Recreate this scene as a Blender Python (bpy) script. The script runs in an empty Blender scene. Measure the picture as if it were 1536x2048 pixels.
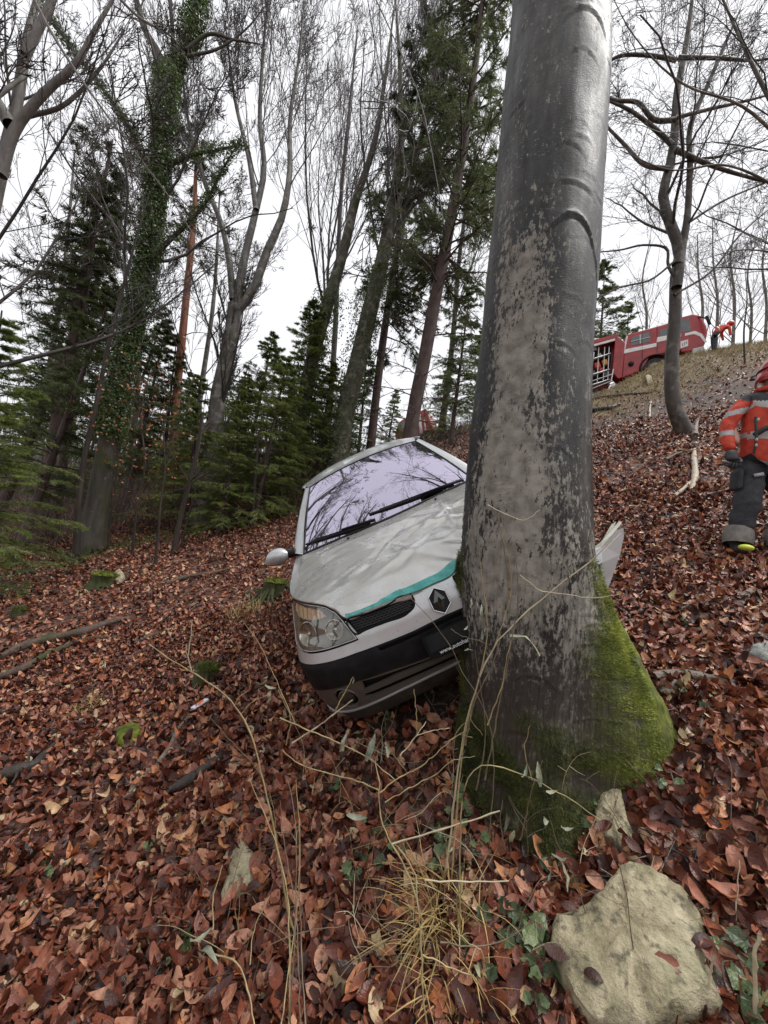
import bpy, bmesh, math, random
import numpy as np
from mathutils import Vector, Matrix, noise
from mathutils.geometry import delaunay_2d_cdt

sc = bpy.context.scene
COL = sc.collection
rng = np.random.default_rng(7)
random.seed(7)

# ------------------------------------------------------------------ camera, sky, sun, exposure
F_PX = 769.0                      # focal length in pixels of the 1536 px wide picture
PITCH, ROLL, EYE = math.radians(7.5), math.radians(7.0), 1.5
cam_data = bpy.data.cameras.new('camera')
cam_data.sensor_fit = 'HORIZONTAL'; cam_data.sensor_width = 36.0
cam_data.lens = 36.0*F_PX/1536.0
cam_data.clip_start = 0.05; cam_data.clip_end = 2000
cam = bpy.data.objects.new('camera', cam_data); COL.objects.link(cam)
CAM_R = Matrix.Rotation(math.pi/2+PITCH, 3, 'X') @ Matrix.Rotation(ROLL, 3, 'Z')
cam.matrix_world = Matrix.Translation((0, 0, EYE)) @ CAM_R.to_4x4()
sc.camera = cam
NR = np.array(CAM_R); CC = np.array([0, 0, EYE])

world = bpy.data.worlds.new('World'); sc.world = world; world.use_nodes = True
nt = world.node_tree; nt.nodes.clear()
SUN_EL, SUN_AZ = math.radians(64), math.radians(95)
sky = nt.nodes.new('ShaderNodeTexSky'); sky.sky_type = 'NISHITA'; sky.sun_disc = False
sky.sun_elevation = SUN_EL; sky.sun_rotation = SUN_AZ; sky.air_density = 1.0; sky.dust_density = 4.0
hs = nt.nodes.new('ShaderNodeHueSaturation'); hs.inputs['Saturation'].default_value = .12
mul = nt.nodes.new('ShaderNodeMixRGB'); mul.blend_type = 'MIX'; mul.inputs[0].default_value = .84
mul.inputs[2].default_value = (5.95, 5.98, 6.25, 1)      # the closed cloud deck: an even pale grey
bg = nt.nodes.new('ShaderNodeBackground'); bg.inputs['Strength'].default_value = .10
wo = nt.nodes.new('ShaderNodeOutputWorld')
nt.links.new(sky.outputs[0], hs.inputs['Color']); nt.links.new(hs.outputs[0], mul.inputs[1])
nt.links.new(mul.outputs[0], bg.inputs[0]); nt.links.new(bg.outputs[0], wo.inputs[0])

sun_d = bpy.data.lights.new('sun', 'SUN'); sun_d.energy = 1.5; sun_d.angle = math.radians(28); sun_d.color = (1, .97, .93)
sun = bpy.data.objects.new('sun', sun_d); COL.objects.link(sun)
sdir = Vector((math.sin(SUN_AZ)*math.cos(SUN_EL), math.cos(SUN_AZ)*math.cos(SUN_EL), math.sin(SUN_EL)))
sun.rotation_euler = sdir.to_track_quat('Z', 'Y').to_euler()
sc.view_settings.view_transform = 'Standard'; sc.view_settings.look = 'None'
sc.view_settings.exposure = 0.92; sc.view_settings.gamma = 1.0; sc.view_settings.use_curve_mapping = False
try:
    sc.cycles.use_denoising = True; sc.cycles.denoiser = 'OPENIMAGEDENOISE'
    sc.cycles.max_bounces = 5; sc.cycles.diffuse_bounces = 2; sc.cycles.glossy_bounces = 3
    sc.cycles.transparent_max_bounces = 12; sc.cycles.sample_clamp_indirect = 4
except Exception: pass

# ------------------------------------------------------------------ helpers
def ray(px, py): return NR @ np.array([(px-768)/F_PX, -(py-1024)/F_PX, -1.0])
def at(px, py, d): return CC+ray(px, py)*d
def obj(name, me, parent=None, m=None, smooth=False):
    o = bpy.data.objects.new(name, me); COL.objects.link(o)
    if parent is not None: o.parent = parent
    if m is not None:
        me.materials.clear()
        for q in (m if isinstance(m, (list, tuple)) else [m]): me.materials.append(q)
    if smooth: me.polygons.foreach_set('use_smooth', [True]*len(me.polygons))
    return o
def mesh(name, V, Fc, mi=None, attrs=None):
    "V (n,3) array, Fc array (m,3|4) or list of tuples"
    me = bpy.data.meshes.new(name); V = np.asarray(V, np.float32)
    if isinstance(Fc, np.ndarray) and Fc.ndim == 2:
        k = Fc.shape[1]; me.vertices.add(len(V)); me.vertices.foreach_set('co', V.ravel())
        me.loops.add(Fc.size); me.loops.foreach_set('vertex_index', Fc.ravel().astype(np.int32))
        me.polygons.add(len(Fc)); me.polygons.foreach_set('loop_start', np.arange(0, Fc.size, k, dtype=np.int32))
        try: me.polygons.foreach_set('loop_total', np.full(len(Fc), k, np.int32))
        except Exception: pass
        me.update(calc_edges=True)
    else:
        me.from_pydata([tuple(map(float, v)) for v in V], [], [tuple(map(int, f)) for f in Fc]); me.update()
    if mi is not None: me.polygons.foreach_set('material_index', np.asarray(mi, np.int32))
    for k, a in (attrs or {}).items():
        a = np.asarray(a, np.float32)
        if a.ndim == 1: at_ = me.attributes.new(k, 'FLOAT', 'POINT'); at_.data.foreach_set('value', a)
        else: at_ = me.attributes.new(k, 'FLOAT_VECTOR', 'POINT'); at_.data.foreach_set('vector', a.ravel())
    return me
def tag(o, label=None, cat=None, group=None, kind=None):
    if label: o['label'] = label
    if cat: o['category'] = cat
    if group: o['group'] = group
    if kind: o['kind'] = kind
    return o
def empty(name, loc, label=None, cat=None, group=None, mw=None):
    o = bpy.data.objects.new(name, None); COL.objects.link(o); o.empty_display_size = .1
    if mw is not None: o.matrix_world = mw
    else: o.location = loc
    return tag(o, label, cat, group)
def cat_(parts):
    "join (V,F) pieces with equal face size"
    Vs, Fs, n = [], [], 0
    for V, Fc in parts:
        if len(V) == 0: continue
        Vs.append(V); Fs.append(np.asarray(Fc)+n); n += len(V)
    return np.concatenate(Vs), np.concatenate(Fs)
def tubes(P, Rd, k=5, cap=False):
    "batch of tubes: P (B,n,3), Rd (B,n) -> V,F quads"
    P = np.asarray(P, float); Rd = np.asarray(Rd, float)
    if P.ndim == 2: P = P[None]; Rd = Rd[None]
    B, n, _ = P.shape
    T = np.gradient(P, axis=1); T /= np.linalg.norm(T, axis=2, keepdims=True)+1e-9
    m = T.mean(1, keepdims=True); m = m/(np.linalg.norm(m, axis=2, keepdims=True)+1e-9)
    ref = np.where(np.abs(m[..., 2:3]) > .75, np.array([1., .13, 0]), np.array([.1, 0, 1.]))
    X = np.cross(T, ref); X /= np.linalg.norm(X, axis=2, keepdims=True)+1e-9
    Y = np.cross(T, X)
    a = np.arange(k)*2*math.pi/k
    V = P[:, :, None]+Rd[:, :, None, None]*(np.cos(a)[None, None, :, None]*X[:, :, None]+np.sin(a)[None, None, :, None]*Y[:, :, None])
    idx = np.arange(B*n*k).reshape(B, n, k); nx = np.roll(idx, -1, axis=2)
    Fq = np.stack([idx[:, :-1], nx[:, :-1], nx[:, 1:], idx[:, 1:]], -1).reshape(-1, 4)
    V = V.reshape(-1, 3)
    if cap:
        caps = []
        for b in range(B):
            for r in (0, n-1):
                V = np.concatenate([V, P[b, r][None]]); c = len(V)-1
                for i in range(k): caps.append((c, idx[b, r, i], nx[b, r, i], c))
        Fq = np.concatenate([Fq, np.array(caps)])
    return V, Fq[:, ::-1]
def rs(pts, n, jit=0, r=None):
    "resample a polyline smoothly to n points"
    pts = np.asarray(pts, float); s = np.concatenate([[0], np.cumsum(np.linalg.norm(np.diff(pts, axis=0), axis=1))])
    t = np.linspace(0, s[-1], n)
    if len(pts) > 2:
        out = np.zeros((n, pts.shape[1])); g = np.gradient(pts, s, axis=0)
        for j, tt in enumerate(t):
            i = min(len(s)-2, max(0, np.searchsorted(s, tt)-1)); h = s[i+1]-s[i]+1e-12; u = (tt-s[i])/h
            out[j] = (2*u**3-3*u**2+1)*pts[i]+(u**3-2*u**2+u)*h*g[i]+(-2*u**3+3*u**2)*pts[i+1]+(u**3-u**2)*h*g[i+1]
    else: out = np.stack([np.interp(t, s, pts[:, i]) for i in range(pts.shape[1])], 1)
    if jit: out[1:-1] += (r or rng).normal(0, jit, (n-2, pts.shape[1]))
    return out
def fbm(P, sc_=1.0, oct=4, seed=0.0):
    "cheap vectorised value-like noise from summed sines"
    P = np.asarray(P, float)*sc_; out = np.zeros(P.shape[:-1]); a = 1.0; tot = 0
    r = np.random.default_rng(int(seed*97)+5)
    for o in range(oct):
        for k in range(4):
            d = r.normal(size=P.shape[-1]); d /= np.linalg.norm(d); w = 1.0+r.random()
            out += a*.35*np.sin((P@d)*w*(2.03**o)*2+r.random()*6.28)
        tot += a; a *= .55
    return out/tot
def box(c, s, R=None):
    "eight corners + six quads"
    c = np.asarray(c, float); s = np.asarray(s, float)/2
    V = np.array([[x, y, z] for x in (-1, 1) for y in (-1, 1) for z in (-1, 1)])*s
    if R is not None: V = V@np.asarray(R).T
    return V+c, np.array([(0, 1, 3, 2), (4, 6, 7, 5), (0, 4, 5, 1), (2, 3, 7, 6), (0, 2, 6, 4), (1, 5, 7, 3)])
def bevel(o, w=.01, seg=2):
    m = o.modifiers.new('bevel', 'BEVEL'); m.width = w; m.segments = seg; m.limit_method = 'ANGLE'; return o
def apply_mods(o):
    dg = bpy.context.evaluated_depsgraph_get(); dg.update(); me = bpy.data.meshes.new_from_object(o.evaluated_get(dg)); o.modifiers.clear(); o.data = me; return o

# ------------------------------------------------------------------ materials
class N:
    def __init__(s, name, rough=.6, base=(.5, .5, .5), metal=0, spec=None, coat=0):
        s.m = bpy.data.materials.new(name); s.m.use_nodes = True; s.t = s.m.node_tree; s.b = s.t.nodes['Principled BSDF']
        s.b.inputs['Roughness'].default_value = rough; s.b.inputs['Base Color'].default_value = (*base, 1); s.b.inputs['Metallic'].default_value = metal
        if spec is not None: s.b.inputs['Specular IOR Level'].default_value = spec
        if coat: s.b.inputs['Coat Weight'].default_value = coat; s.b.inputs['Coat Roughness'].default_value = .04
    def n(s, t, **kw):
        q = s.t.nodes.new('ShaderNode'+t)
        for k, v in kw.items():
            if hasattr(q, k) and k not in q.inputs: setattr(q, k, v)
            else: s.set(q, k, v)
        return q
    def set(s, q, k, v):
        if hasattr(v, 'is_linked') or isinstance(v, bpy.types.NodeSocket): s.t.links.new(v, q.inputs[k])
        else: q.inputs[k].default_value = v
    def co(s, scale=(1, 1, 1), obj_=True, rot=(0, 0, 0)):
        c = s.n('TexCoord'); mp = s.n('Mapping'); s.t.links.new(c.outputs['Object' if obj_ else 'Generated'], mp.inputs[0])
        mp.inputs['Scale'].default_value = scale; mp.inputs['Rotation'].default_value = rot; return mp.outputs[0]
    def noise(s, scale=5, det=4, vec=None, rough=.55, dist=0):
        q = s.n('TexNoise'); q.inputs['Scale'].default_value = scale; q.inputs['Detail'].default_value = det; q.inputs['Roughness'].default_value = rough; q.inputs['Distortion'].default_value = dist
        s.t.links.new(vec or s.co(), q.inputs['Vector']); return q.outputs[0]
    def vor(s, scale=5, vec=None, feat='F1', out='Distance', rnd=1):
        q = s.n('TexVoronoi'); q.feature = feat; q.inputs['Scale'].default_value = scale; q.inputs['Randomness'].default_value = rnd
        s.t.links.new(vec or s.co(), q.inputs['Vector']); return q.outputs[out]
    def ramp(s, fac, stops, interp='LINEAR'):
        q = s.n('ValToRGB'); r = q.color_ramp; r.interpolation = interp
        while len(r.elements) < len(stops): r.elements.new(.5)
        for e, (p, c) in zip(r.elements, stops): e.position = p; e.color = (*c, 1) if len(c) == 3 else c
        s.t.links.new(fac, q.inputs[0]); return q.outputs[0]
    def mix(s, f, a, b, mode='MIX'):
        q = s.n('MixRGB'); q.blend_type = mode
        for i, v in enumerate((f, a, b)):
            if isinstance(v, (int, float)) and i == 0: q.inputs[0].default_value = v
            elif isinstance(v, tuple): q.inputs[i].default_value = (*v, 1)
            else: s.t.links.new(v, q.inputs[i])
        return q.outputs[0]
    def math(s, op, a, b=0.0, clamp=False):
        q = s.n('Math'); q.operation = op; q.use_clamp = clamp
        for i, v in enumerate((a, b)):
            if isinstance(v, (int, float)): q.inputs[i].default_value = v
            else: s.t.links.new(v, q.inputs[i])
        return q.outputs[0]
    def rng_(s, v, a, b, c=0, d=1):
        q = s.n('MapRange'); s.t.links.new(v, q.inputs[0])
        for i, x in enumerate((a, b, c, d)): q.inputs[i+1].default_value = x
        return q.outputs[0]
    def attr(s, name, out='Fac', typ='GEOMETRY'):
        q = s.n('Attribute'); q.attribute_name = name; q.attribute_type = typ; return q.outputs[out]
    def rand(s): return s.n('ObjectInfo').outputs['Random']
    def col(s, v): s.t.links.new(v, s.b.inputs['Base Color']); return s
    def ro(s, v): s.t.links.new(v, s.b.inputs['Roughness']); return s
    def bump(s, h, dist=.01, st=1.0, prev=None):
        q = s.n('Bump'); q.inputs['Distance'].default_value = dist; q.inputs['Strength'].default_value = st
        s.t.links.new(h, q.inputs['Height'])
        if prev is not None: s.t.links.new(prev, q.inputs['Normal'])
        s.t.links.new(q.outputs[0], s.b.inputs['Normal']); return q.outputs[0]
def flat(name, base, rough=.5, metal=0, coat=0, var=.0, scale=20, bump=0, spec=None):
    m = N(name, rough, base, metal, spec, coat)
    if var:
        n = m.noise(scale, 5); lo = tuple(max(0, c*(1-var)) for c in base); hi = tuple(min(1, c*(1+var)) for c in base)
        m.col(m.ramp(n, [(.3, lo), (.7, hi)]))
        if bump: m.bump(n, bump)
    return m.m
# ------------------------------------------------------------------ terrain: a wooded slope rising to the right and away
_cp = [(0,1300,4.5),(0,1500,2.8),(0,1180,7),(300,1250,5),(450,1100,8),(150,1090,9.5),(300,1500,2.4),(600,1500,2.1),(300,1800,1.55),(600,1800,1.45),
       (1040,1680,1.42),(1330,1500,1.55),(1500,1115,3.3),(1536,1500,1.5),(1400,1900,1.1),(1200,1250,2.6),(1370,872,7),(1250,1000,4.8),
       (1300,735,20),(1430,702,20),(1200,792,21),(1200,900,9),(1200,830,14),(1536,690,17),(1536,850,7.5),(950,850,24),(820,885,27),(640,950,24),(560,1000,11.5),(600,978,12.5),(645,957,14),
       (300,1030,15),(250,975,25),(0,1070,15),(0,1000,30),(590,1200,5.5),(560,1085,8.5),(1400,1200,2.6)]
_pts = [tuple(at(*c)) for c in _cp]
_pts += [(-.25,2.75,.50),(.65,2.68,.98),(1.30,2.66,1.38),(-.5,5.1,1.02),(.98,5.1,1.90),(0,0,0),(-1,0,-.3),(1,0,.4),(0,-3,-1),(-4,-3,-2),(4,-3,.8),
         (17,25,14.6),(22,31,16),(12,30,13.6),(8,34,12.5),(1,36,10.3),(-5,38,7.5),(30,24,16),(35,50,17.5),(8,60,14.5),(-12,55,6),(-30,60,4),(-30,10,-3),(-12,-8,-5),(12,-8,2),(28,5,13),(20,-5,7)]
_pts = np.array(_pts)
def _U(r): return np.where(r > 1e-9, r*r*np.log(r+1e-12), 0)
NPT = len(_pts); _K = _U(np.linalg.norm(_pts[:, None, :2]-_pts[None, :, :2], axis=2))+np.eye(NPT)*.03*(.3+np.linalg.norm(_pts[:, :2], axis=1)/8)
_Q = np.concatenate([np.ones((NPT, 1)), _pts[:, :2]], 1)
_A = np.block([[_K, _Q], [_Q.T, np.zeros((3, 3))]])
WPT = np.linalg.solve(_A, np.concatenate([_pts[:, 2], [0, 0, 0]]))
def hgt(x, y, rough=True):
    x = np.asarray(x, float); y = np.asarray(y, float); sh = np.broadcast(x, y).shape
    x = np.broadcast_to(x, sh).ravel(); y = np.broadcast_to(y, sh).ravel()
    cx, cy = 0, 14; dx, dy = x-cx, y-cy; R = np.hypot(dx, dy); lim = 42.0
    f = np.where(R > lim, lim/np.maximum(R, 1e-6), 1.0); qx, qy = cx+dx*f, cy+dy*f
    out = np.empty(len(x))
    for i in range(0, len(x), 20000):
        s = slice(i, i+20000)
        D = _U(np.hypot(qx[s, None]-_pts[None, :, 0], qy[s, None]-_pts[None, :, 1]))
        out[s] = D@WPT[:NPT]+WPT[NPT]+WPT[NPT+1]*qx[s]+WPT[NPT+2]*qy[s]
    out -= np.maximum(0, R-lim)*.02
    if rough:
        P = np.stack([x, y], 1); d = np.hypot(x, y)
        out += .035*fbm(P, 1.6, 3, 1)*np.clip(d/2, .3, 1)+.10*fbm(P, .35, 2, 2)*np.clip((d-5)/8, 0, 1)
    return out.reshape(sh) if sh else float(out[0])
def nrm(x, y, e=.05):
    hx = (hgt(x+e, y)-hgt(x-e, y))/(2*e); hy = (hgt(x, y+e)-hgt(x, y-e))/(2*e)
    n = np.stack([-hx, -hy, np.ones_like(hx)], -1); return n/np.linalg.norm(n, axis=-1, keepdims=True)
HIT_T = np.concatenate([np.arange(.2, 6, .03), np.arange(6, 60, .1)])
def hit(px, py, maxd=60):
    "where the view ray through a picture point meets the ground"
    P = CC+ray(px, py)[None]*HIT_T[:, None]; g = hgt(P[:, 0], P[:, 1]); b = np.nonzero(P[:, 2] < g)[0]
    if len(b) == 0 or HIT_T[b[0]] > maxd: t = maxd
    else: t = HIT_T[b[0]]
    p = CC+ray(px, py)*t; p[2] = hgt(p[0], p[1]); return p
def dep(p): return float(-(NR.T@(np.asarray(p)-CC))[2])
def px_of(p):
    q = NR.T@(np.asarray(p)-CC); return 768+F_PX*q[0]/-q[2], 1024-F_PX*q[1]/-q[2]

def ground_zones(P):
    "dark bare soil and grass, as they grow on the bank"
    x, y = P[:, 0], P[:, 1]
    z = hgt(x, y, False)
    q = (P-CC)@NR; d = np.maximum(-q[:, 2], .05)
    shoulder = np.clip((y-.0*x-11.5)/5, 0, 1)*np.clip((x-3.5)/3, 0, 1)
    soil = np.clip((y-5.5)/2.5, 0, 1)*np.clip((x-2.2)/2, 0, 1)*(1-shoulder)*.8
    soil = np.maximum(soil, .55*np.clip((y-14)/6, 0, 1)*np.clip((6-x)/4, 0, 1))
    soil = np.maximum(soil, 1.0*np.exp(-(((x-.45)/.75)**2+((y-2.6)/.85)**2)**2))  # dark soil under the car nose, also painting in the shade there
    track = np.exp(-((y-(8.6+.50*(x+6.5)))/.55)**2)*np.clip((-x-1.2)/1.2, 0, 1)*np.clip((x+10)/1.5, 0, 1)
    return np.clip(soil+.2*fbm(P[:, :2], .8, 3, 4), 0, 1), np.clip(shoulder+.25*fbm(P[:, :2], .9, 3, 5)*(shoulder > .02), 0, 1), track

m = N('forest_soil', .75)
v = m.co()
leafc = m.vor(16, v, out='Color'); lsep = m.n('SeparateColor'); m.t.links.new(leafc, lsep.inputs[0])
litter = m.ramp(lsep.outputs[0], [(0, (.030, .014, .010)), (.3, (.075, .028, .018)), (.55, (.13, .055, .033)), (.8, (.19, .10, .065)), (1, (.33, .22, .16))])
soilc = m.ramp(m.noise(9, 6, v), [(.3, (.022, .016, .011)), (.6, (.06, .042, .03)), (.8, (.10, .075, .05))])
grassc = m.ramp(m.noise(14, 5, v), [(.3, (.07, .055, .022)), (.55, (.19, .15, .06)), (.8, (.30, .24, .11))])
mossg = m.ramp(m.noise(7, 5, v), [(.3, (.03, .04, .012)), (.7, (.09, .12, .03))])
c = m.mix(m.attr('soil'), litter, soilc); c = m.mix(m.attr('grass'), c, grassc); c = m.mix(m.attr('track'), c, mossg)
m.col(c); m.bump(m.noise(30, 6, v), .04, .8); M_SOIL = m.m

ax = np.concatenate([-np.geomspace(420, 16, 18), np.arange(-15, -5, .25), np.arange(-5, 5, .07), np.arange(5, 18, .22), np.geomspace(18.3, 420, 26)])
ay = np.concatenate([-np.geomspace(400, 4, 14), np.arange(-3, .4, .3), np.arange(.5, 7, .06), np.arange(7, 26, .22), np.arange(26, 50, .7), np.geomspace(51, 450, 16)])
GX, GY = np.meshgrid(ax, ay, indexing='ij'); GP = np.stack([GX.ravel(), GY.ravel(), hgt(GX, GY).ravel()], 1)
idx = np.arange(len(GP)).reshape(GX.shape)
GF = np.stack([idx[:-1, :-1], idx[1:, :-1], idx[1:, 1:], idx[:-1, 1:]], -1).reshape(-1, 4)
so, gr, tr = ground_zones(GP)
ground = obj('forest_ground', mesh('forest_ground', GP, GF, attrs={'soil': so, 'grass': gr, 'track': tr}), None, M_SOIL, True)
tag(ground, kind='structure')

# ------------------------------------------------------------------ leaf litter
def leaf_mesh(name, L=.07, W=.042, curl=.25, fold=.2, seed=0, pts=None):
    r = np.random.default_rng(seed); nx = 6; V = []; Fs = []
    for i in range(nx):
        t = i/(nx-1); w = W/2*(math.sin(math.pi*min(1, t*.96+.04))**.75)*(1-.25*t)+.0008
        x = (t-.5)*L; zc = curl*L*((t-.5)**2*2.2)+r.normal(0, .0012)
        for s, k in ((-1, 0), (0, 1), (1, 2)):
            V.append((x+r.normal(0, .0010)*abs(s), s*w*(1+r.normal(0, .10 if seed % 3 == 0 else .05)), zc+abs(s)*fold*w+r.normal(0, .0021)*abs(s)))
        if i:
            a = 3*(i-1); b = 3*i; Fs += [(a, b, b+1, a+1), (a+1, b+1, b+2, a+2)]
    V.append((-.5*L-.018, .002, .003)); n = len(V)-1
    Fs.append((0, 1, n, n)) if False else None
    return mesh(name, np.array(V), np.array([f for f in Fs if f]))
def leaf_mat(name, stops, rough=.38):
    m = N(name, rough); r = m.rand(); c = m.ramp(r, stops); n = m.noise(60, 4); c = m.mix(m.rng_(n, .35, .7, 0, .55), c, (.035, .014, .009))
    r2 = m.math('FRACT', m.math('MULTIPLY', r, 37.7)); m.ro(m.rng_(r2, 0, 1, rough-.15, rough+.17))
    w = m.n('TexWave'); w.bands_direction = 'DIAGONAL'; w.inputs['Scale'].default_value = 90; w.inputs['Distortion'].default_value = 2; m.t.links.new(m.co(), w.inputs[0])
    m.b.inputs['Specular IOR Level'].default_value = .5
    m.col(c); b0 = m.bump(m.noise(130, 4), .0035, .8); m.bump(w.outputs[1], .0006, .4, b0)
    return m.m
LST = [(0, (0.028, 0.01, 0.007)), (0.18, (0.077, 0.021, 0.013)), (0.36, (0.147, 0.037, 0.02)), (0.52, (0.23, 0.061, 0.031)), (0.66, (0.333, 0.104, 0.055)), (0.78, (0.461, 0.183, 0.109)), (0.88, (0.64, 0.342, 0.218)), (0.92, (0.589, 0.171, 0.04)), (0.965, (0.7, 0.427, 0.241)), (1, (0.7, 0.561, 0.322))]
M_LEAF = leaf_mat('wet_beech_leaf', LST)
hidden = bpy.data.collections.new('litter_leaf_kinds')
LV = []
for i in range(16):
    me = leaf_mesh('litter_leaf', .060+.026*rng.random(), .034+.020*rng.random(), rng.uniform(-.6, 1.0) if i % 4 else rng.uniform(.9, 1.5), rng.uniform(-.6, .9), i)
    me.materials.append(M_LEAF); me.polygons.foreach_set('use_smooth', [True]*len(me.polygons)); LV.append(me)
    hidden.objects.link(bpy.data.objects.new('litter_leaf', me))
def euler_on(nv, yaw, tilt, r):
    "euler angles that lay z on the (jittered) normal"
    n = nv+r.normal(0, 1, nv.shape)*tilt[:, None]; n /= np.linalg.norm(n, axis=1, keepdims=True)
    X = np.stack([np.cos(yaw), np.sin(yaw), 0*yaw], 1); X -= (X*n).sum(1, keepdims=True)*n; X /= np.linalg.norm(X, axis=1, keepdims=True)
    Y = np.cross(n, X)
    return np.stack([np.arctan2(Y[:, 2], n[:, 2]), np.arcsin(np.clip(-X[:, 2], -1, 1)), np.arctan2(X[:, 1], X[:, 0])], 1)
def scatter_gn(name, P, E, S, coll, mat=None):
    me = bpy.data.meshes.new(name); me.vertices.add(len(P)); me.vertices.foreach_set('co', P.astype(np.float32).ravel())
    a = me.attributes.new('rot', 'FLOAT_VECTOR', 'POINT'); a.data.foreach_set('vector', E.astype(np.float32).ravel())
    a = me.attributes.new('scl', 'FLOAT', 'POINT'); a.data.foreach_set('value', S.astype(np.float32))
    o = bpy.data.objects.new(name, me); COL.objects.link(o)
    g = bpy.data.node_groups.new(name, 'GeometryNodeTree')
    g.interface.new_socket('Geometry', in_out='INPUT', socket_type='NodeSocketGeometry'); g.interface.new_socket('Geometry', in_out='OUTPUT', socket_type='NodeSocketGeometry')
    gi = g.nodes.new('NodeGroupInput'); go = g.nodes.new('NodeGroupOutput'); ip = g.nodes.new('GeometryNodeInstanceOnPoints')
    ci = g.nodes.new('GeometryNodeCollectionInfo'); ci.inputs[0].default_value = coll; ci.inputs['Separate Children'].default_value = True; ci.inputs['Reset Children'].default_value = True
    ip.inputs['Pick Instance'].default_value = True
    rv = g.nodes.new('FunctionNodeRandomValue'); rv.data_type = 'INT'; rv.inputs[4].default_value = 0; rv.inputs[5].default_value = 500
    na = g.nodes.new('GeometryNodeInputNamedAttribute'); na.data_type = 'FLOAT_VECTOR'; na.inputs[0].default_value = 'rot'
    nb = g.nodes.new('GeometryNodeInputNamedAttribute'); nb.data_type = 'FLOAT'; nb.inputs[0].default_value = 'scl'
    er = g.nodes.new('FunctionNodeEulerToRotation')
    L = g.links.new; L(gi.outputs[0], ip.inputs['Points']); L(ci.outputs[0], ip.inputs['Instance']); L(rv.outputs[2], ip.inputs['Instance Index'])
    L(na.outputs[0], er.inputs[0]); L(er.outputs[0], ip.inputs['Rotation']); L(nb.outputs[0], ip.inputs['Scale']); L(ip.outputs[0], go.inputs[0])
    md = o.modifiers.new('scatter', 'NODES'); md.node_group = g
    return o
def zone_pts(n, d0, d1, a0=-58, a1=58, power=1.0):
    th = np.radians(rng.uniform(a0, a1, n)); r = (rng.random(n)*(d1**(1+power)-d0**(1+power))+d0**(1+power))**(1/(1+power))
    return np.stack([r*np.sin(th), r*np.cos(th)], 1)
Q = np.concatenate([zone_pts(36000, .5, 2.6, -80, 80), zone_pts(52000, 2.4, 6, -68, 68), zone_pts(50000, 5.5, 13), zone_pts(52000, 12, 28, -60, 52), np.stack([rng.uniform(-3, 3, 5000), rng.uniform(-1.5, 1, 5000)], 1)])
d = np.hypot(Q[:, 0], Q[:, 1]); P = np.concatenate([Q, hgt(Q[:, 0], Q[:, 1])[:, None]], 1)
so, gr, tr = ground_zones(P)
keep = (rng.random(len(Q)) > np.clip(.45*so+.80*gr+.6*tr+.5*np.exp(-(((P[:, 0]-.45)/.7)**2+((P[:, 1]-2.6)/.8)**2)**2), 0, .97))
for poly in ([(1258, 1775), (1360, 1840), (1400, 1890), (1400, 1960), (1425, 2045), (1300, 2095), (1190, 2075), (1130, 2000), (1112, 1890), (1195, 1840)], [(1205, 1600), (1238, 1618), (1256, 1680), (1248, 1730), (1225, 1710), (1196, 1685)], [(492, 1712), (512, 1730), (520, 1795), (490, 1810), (452, 1850), (450, 1815), (472, 1730)], [(238, 1478), (280, 1473), (262, 1493), (240, 1500)], [(1500, 1315), (1575, 1300), (1575, 1340), (1500, 1330)]):
    wp = np.array([hit(*q)[:2] for q in poly]); inn = np.zeros(len(P), bool); j = len(wp)-1
    for i in range(len(wp)):
        inn ^= ((wp[i, 1] > P[:, 1]) != (wp[j, 1] > P[:, 1])) & (P[:, 0] < (wp[j, 0]-wp[i, 0])*(P[:, 1]-wp[i, 1])/(wp[j, 1]-wp[i, 1]+1e-12)+wp[i, 0]); j = i
    keep &= ~inn | (rng.random(len(P)) < .012)
# bare patches where soil shows
keep &= (fbm(Q, 2.3, 3, 9) < .50) | (rng.random(len(Q)) < .4)
P = P[keep]; d = d[keep]; nv = nrm(P[:, 0], P[:, 1])
P[:, 2] += rng.uniform(.001, .035, len(P))*np.clip(d/2+.5, .6, 1.4)
S = rng.uniform(.55, 1.12, len(P))*np.where(d > 6, 1.15+.05*np.minimum(d-6, 10), 1)
E = euler_on(nv, rng.uniform(0, 6.283, len(P)), rng.choice([.15, .35, .7], len(P), p=[.3, .4, .3]), rng)
E[:, 0] += np.where(rng.random(len(P)) < .25, math.pi, 0)
litter = scatter_gn('leaf_litter', P, E, S, hidden)
tag(litter, kind='stuff'); print('litter', len(P))
# ------------------------------------------------------------------ bark and foliage materials
def bark_mat(name, a, b, rough=.6, stretch=6, lichen=None, mossy=0, scale=9):
    m = N(name, rough); v = m.co((1, 1, 1/stretch)); n = m.noise(scale, 6, v, .65, .4); c = m.ramp(n, [(.3, a), (.7, b)])
    if lichen: c = m.mix(m.rng_(m.noise(5, 5), .52, .64), c, lichen)
    if mossy: c = m.mix(m.rng_(m.noise(2.3, 4), .62-mossy*.3, .78-mossy*.3), c, (.045, .055, .015))
    m.col(c); m.bump(n, .03, .8); return m.m
M_GREYBARK = bark_mat('grey_smooth_bark', (.05, .045, .04), (.17, .155, .14), lichen=(.25, .24, .2), mossy=.2)
M_DARKBARK = bark_mat('dark_furrowed_bark', (.018, .014, .011), (.07, .052, .042), .75)
M_MOSSBARK = bark_mat('mossy_bark', (.03, .025, .018), (.13, .11, .085), .7, lichen=(.20, .19, .15), mossy=.32)
M_PINEBARK = bark_mat('orange_pine_bark', (.10, .035, .018), (.36, .13, .06), .7)
M_SPRUCEBARK = bark_mat('reddish_spruce_bark', (.035, .022, .019), (.11, .07, .06), .75, 2)
M_TWIG = flat('bare_twig_bark', (.052, .042, .037), .6, var=.35, scale=2)
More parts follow.
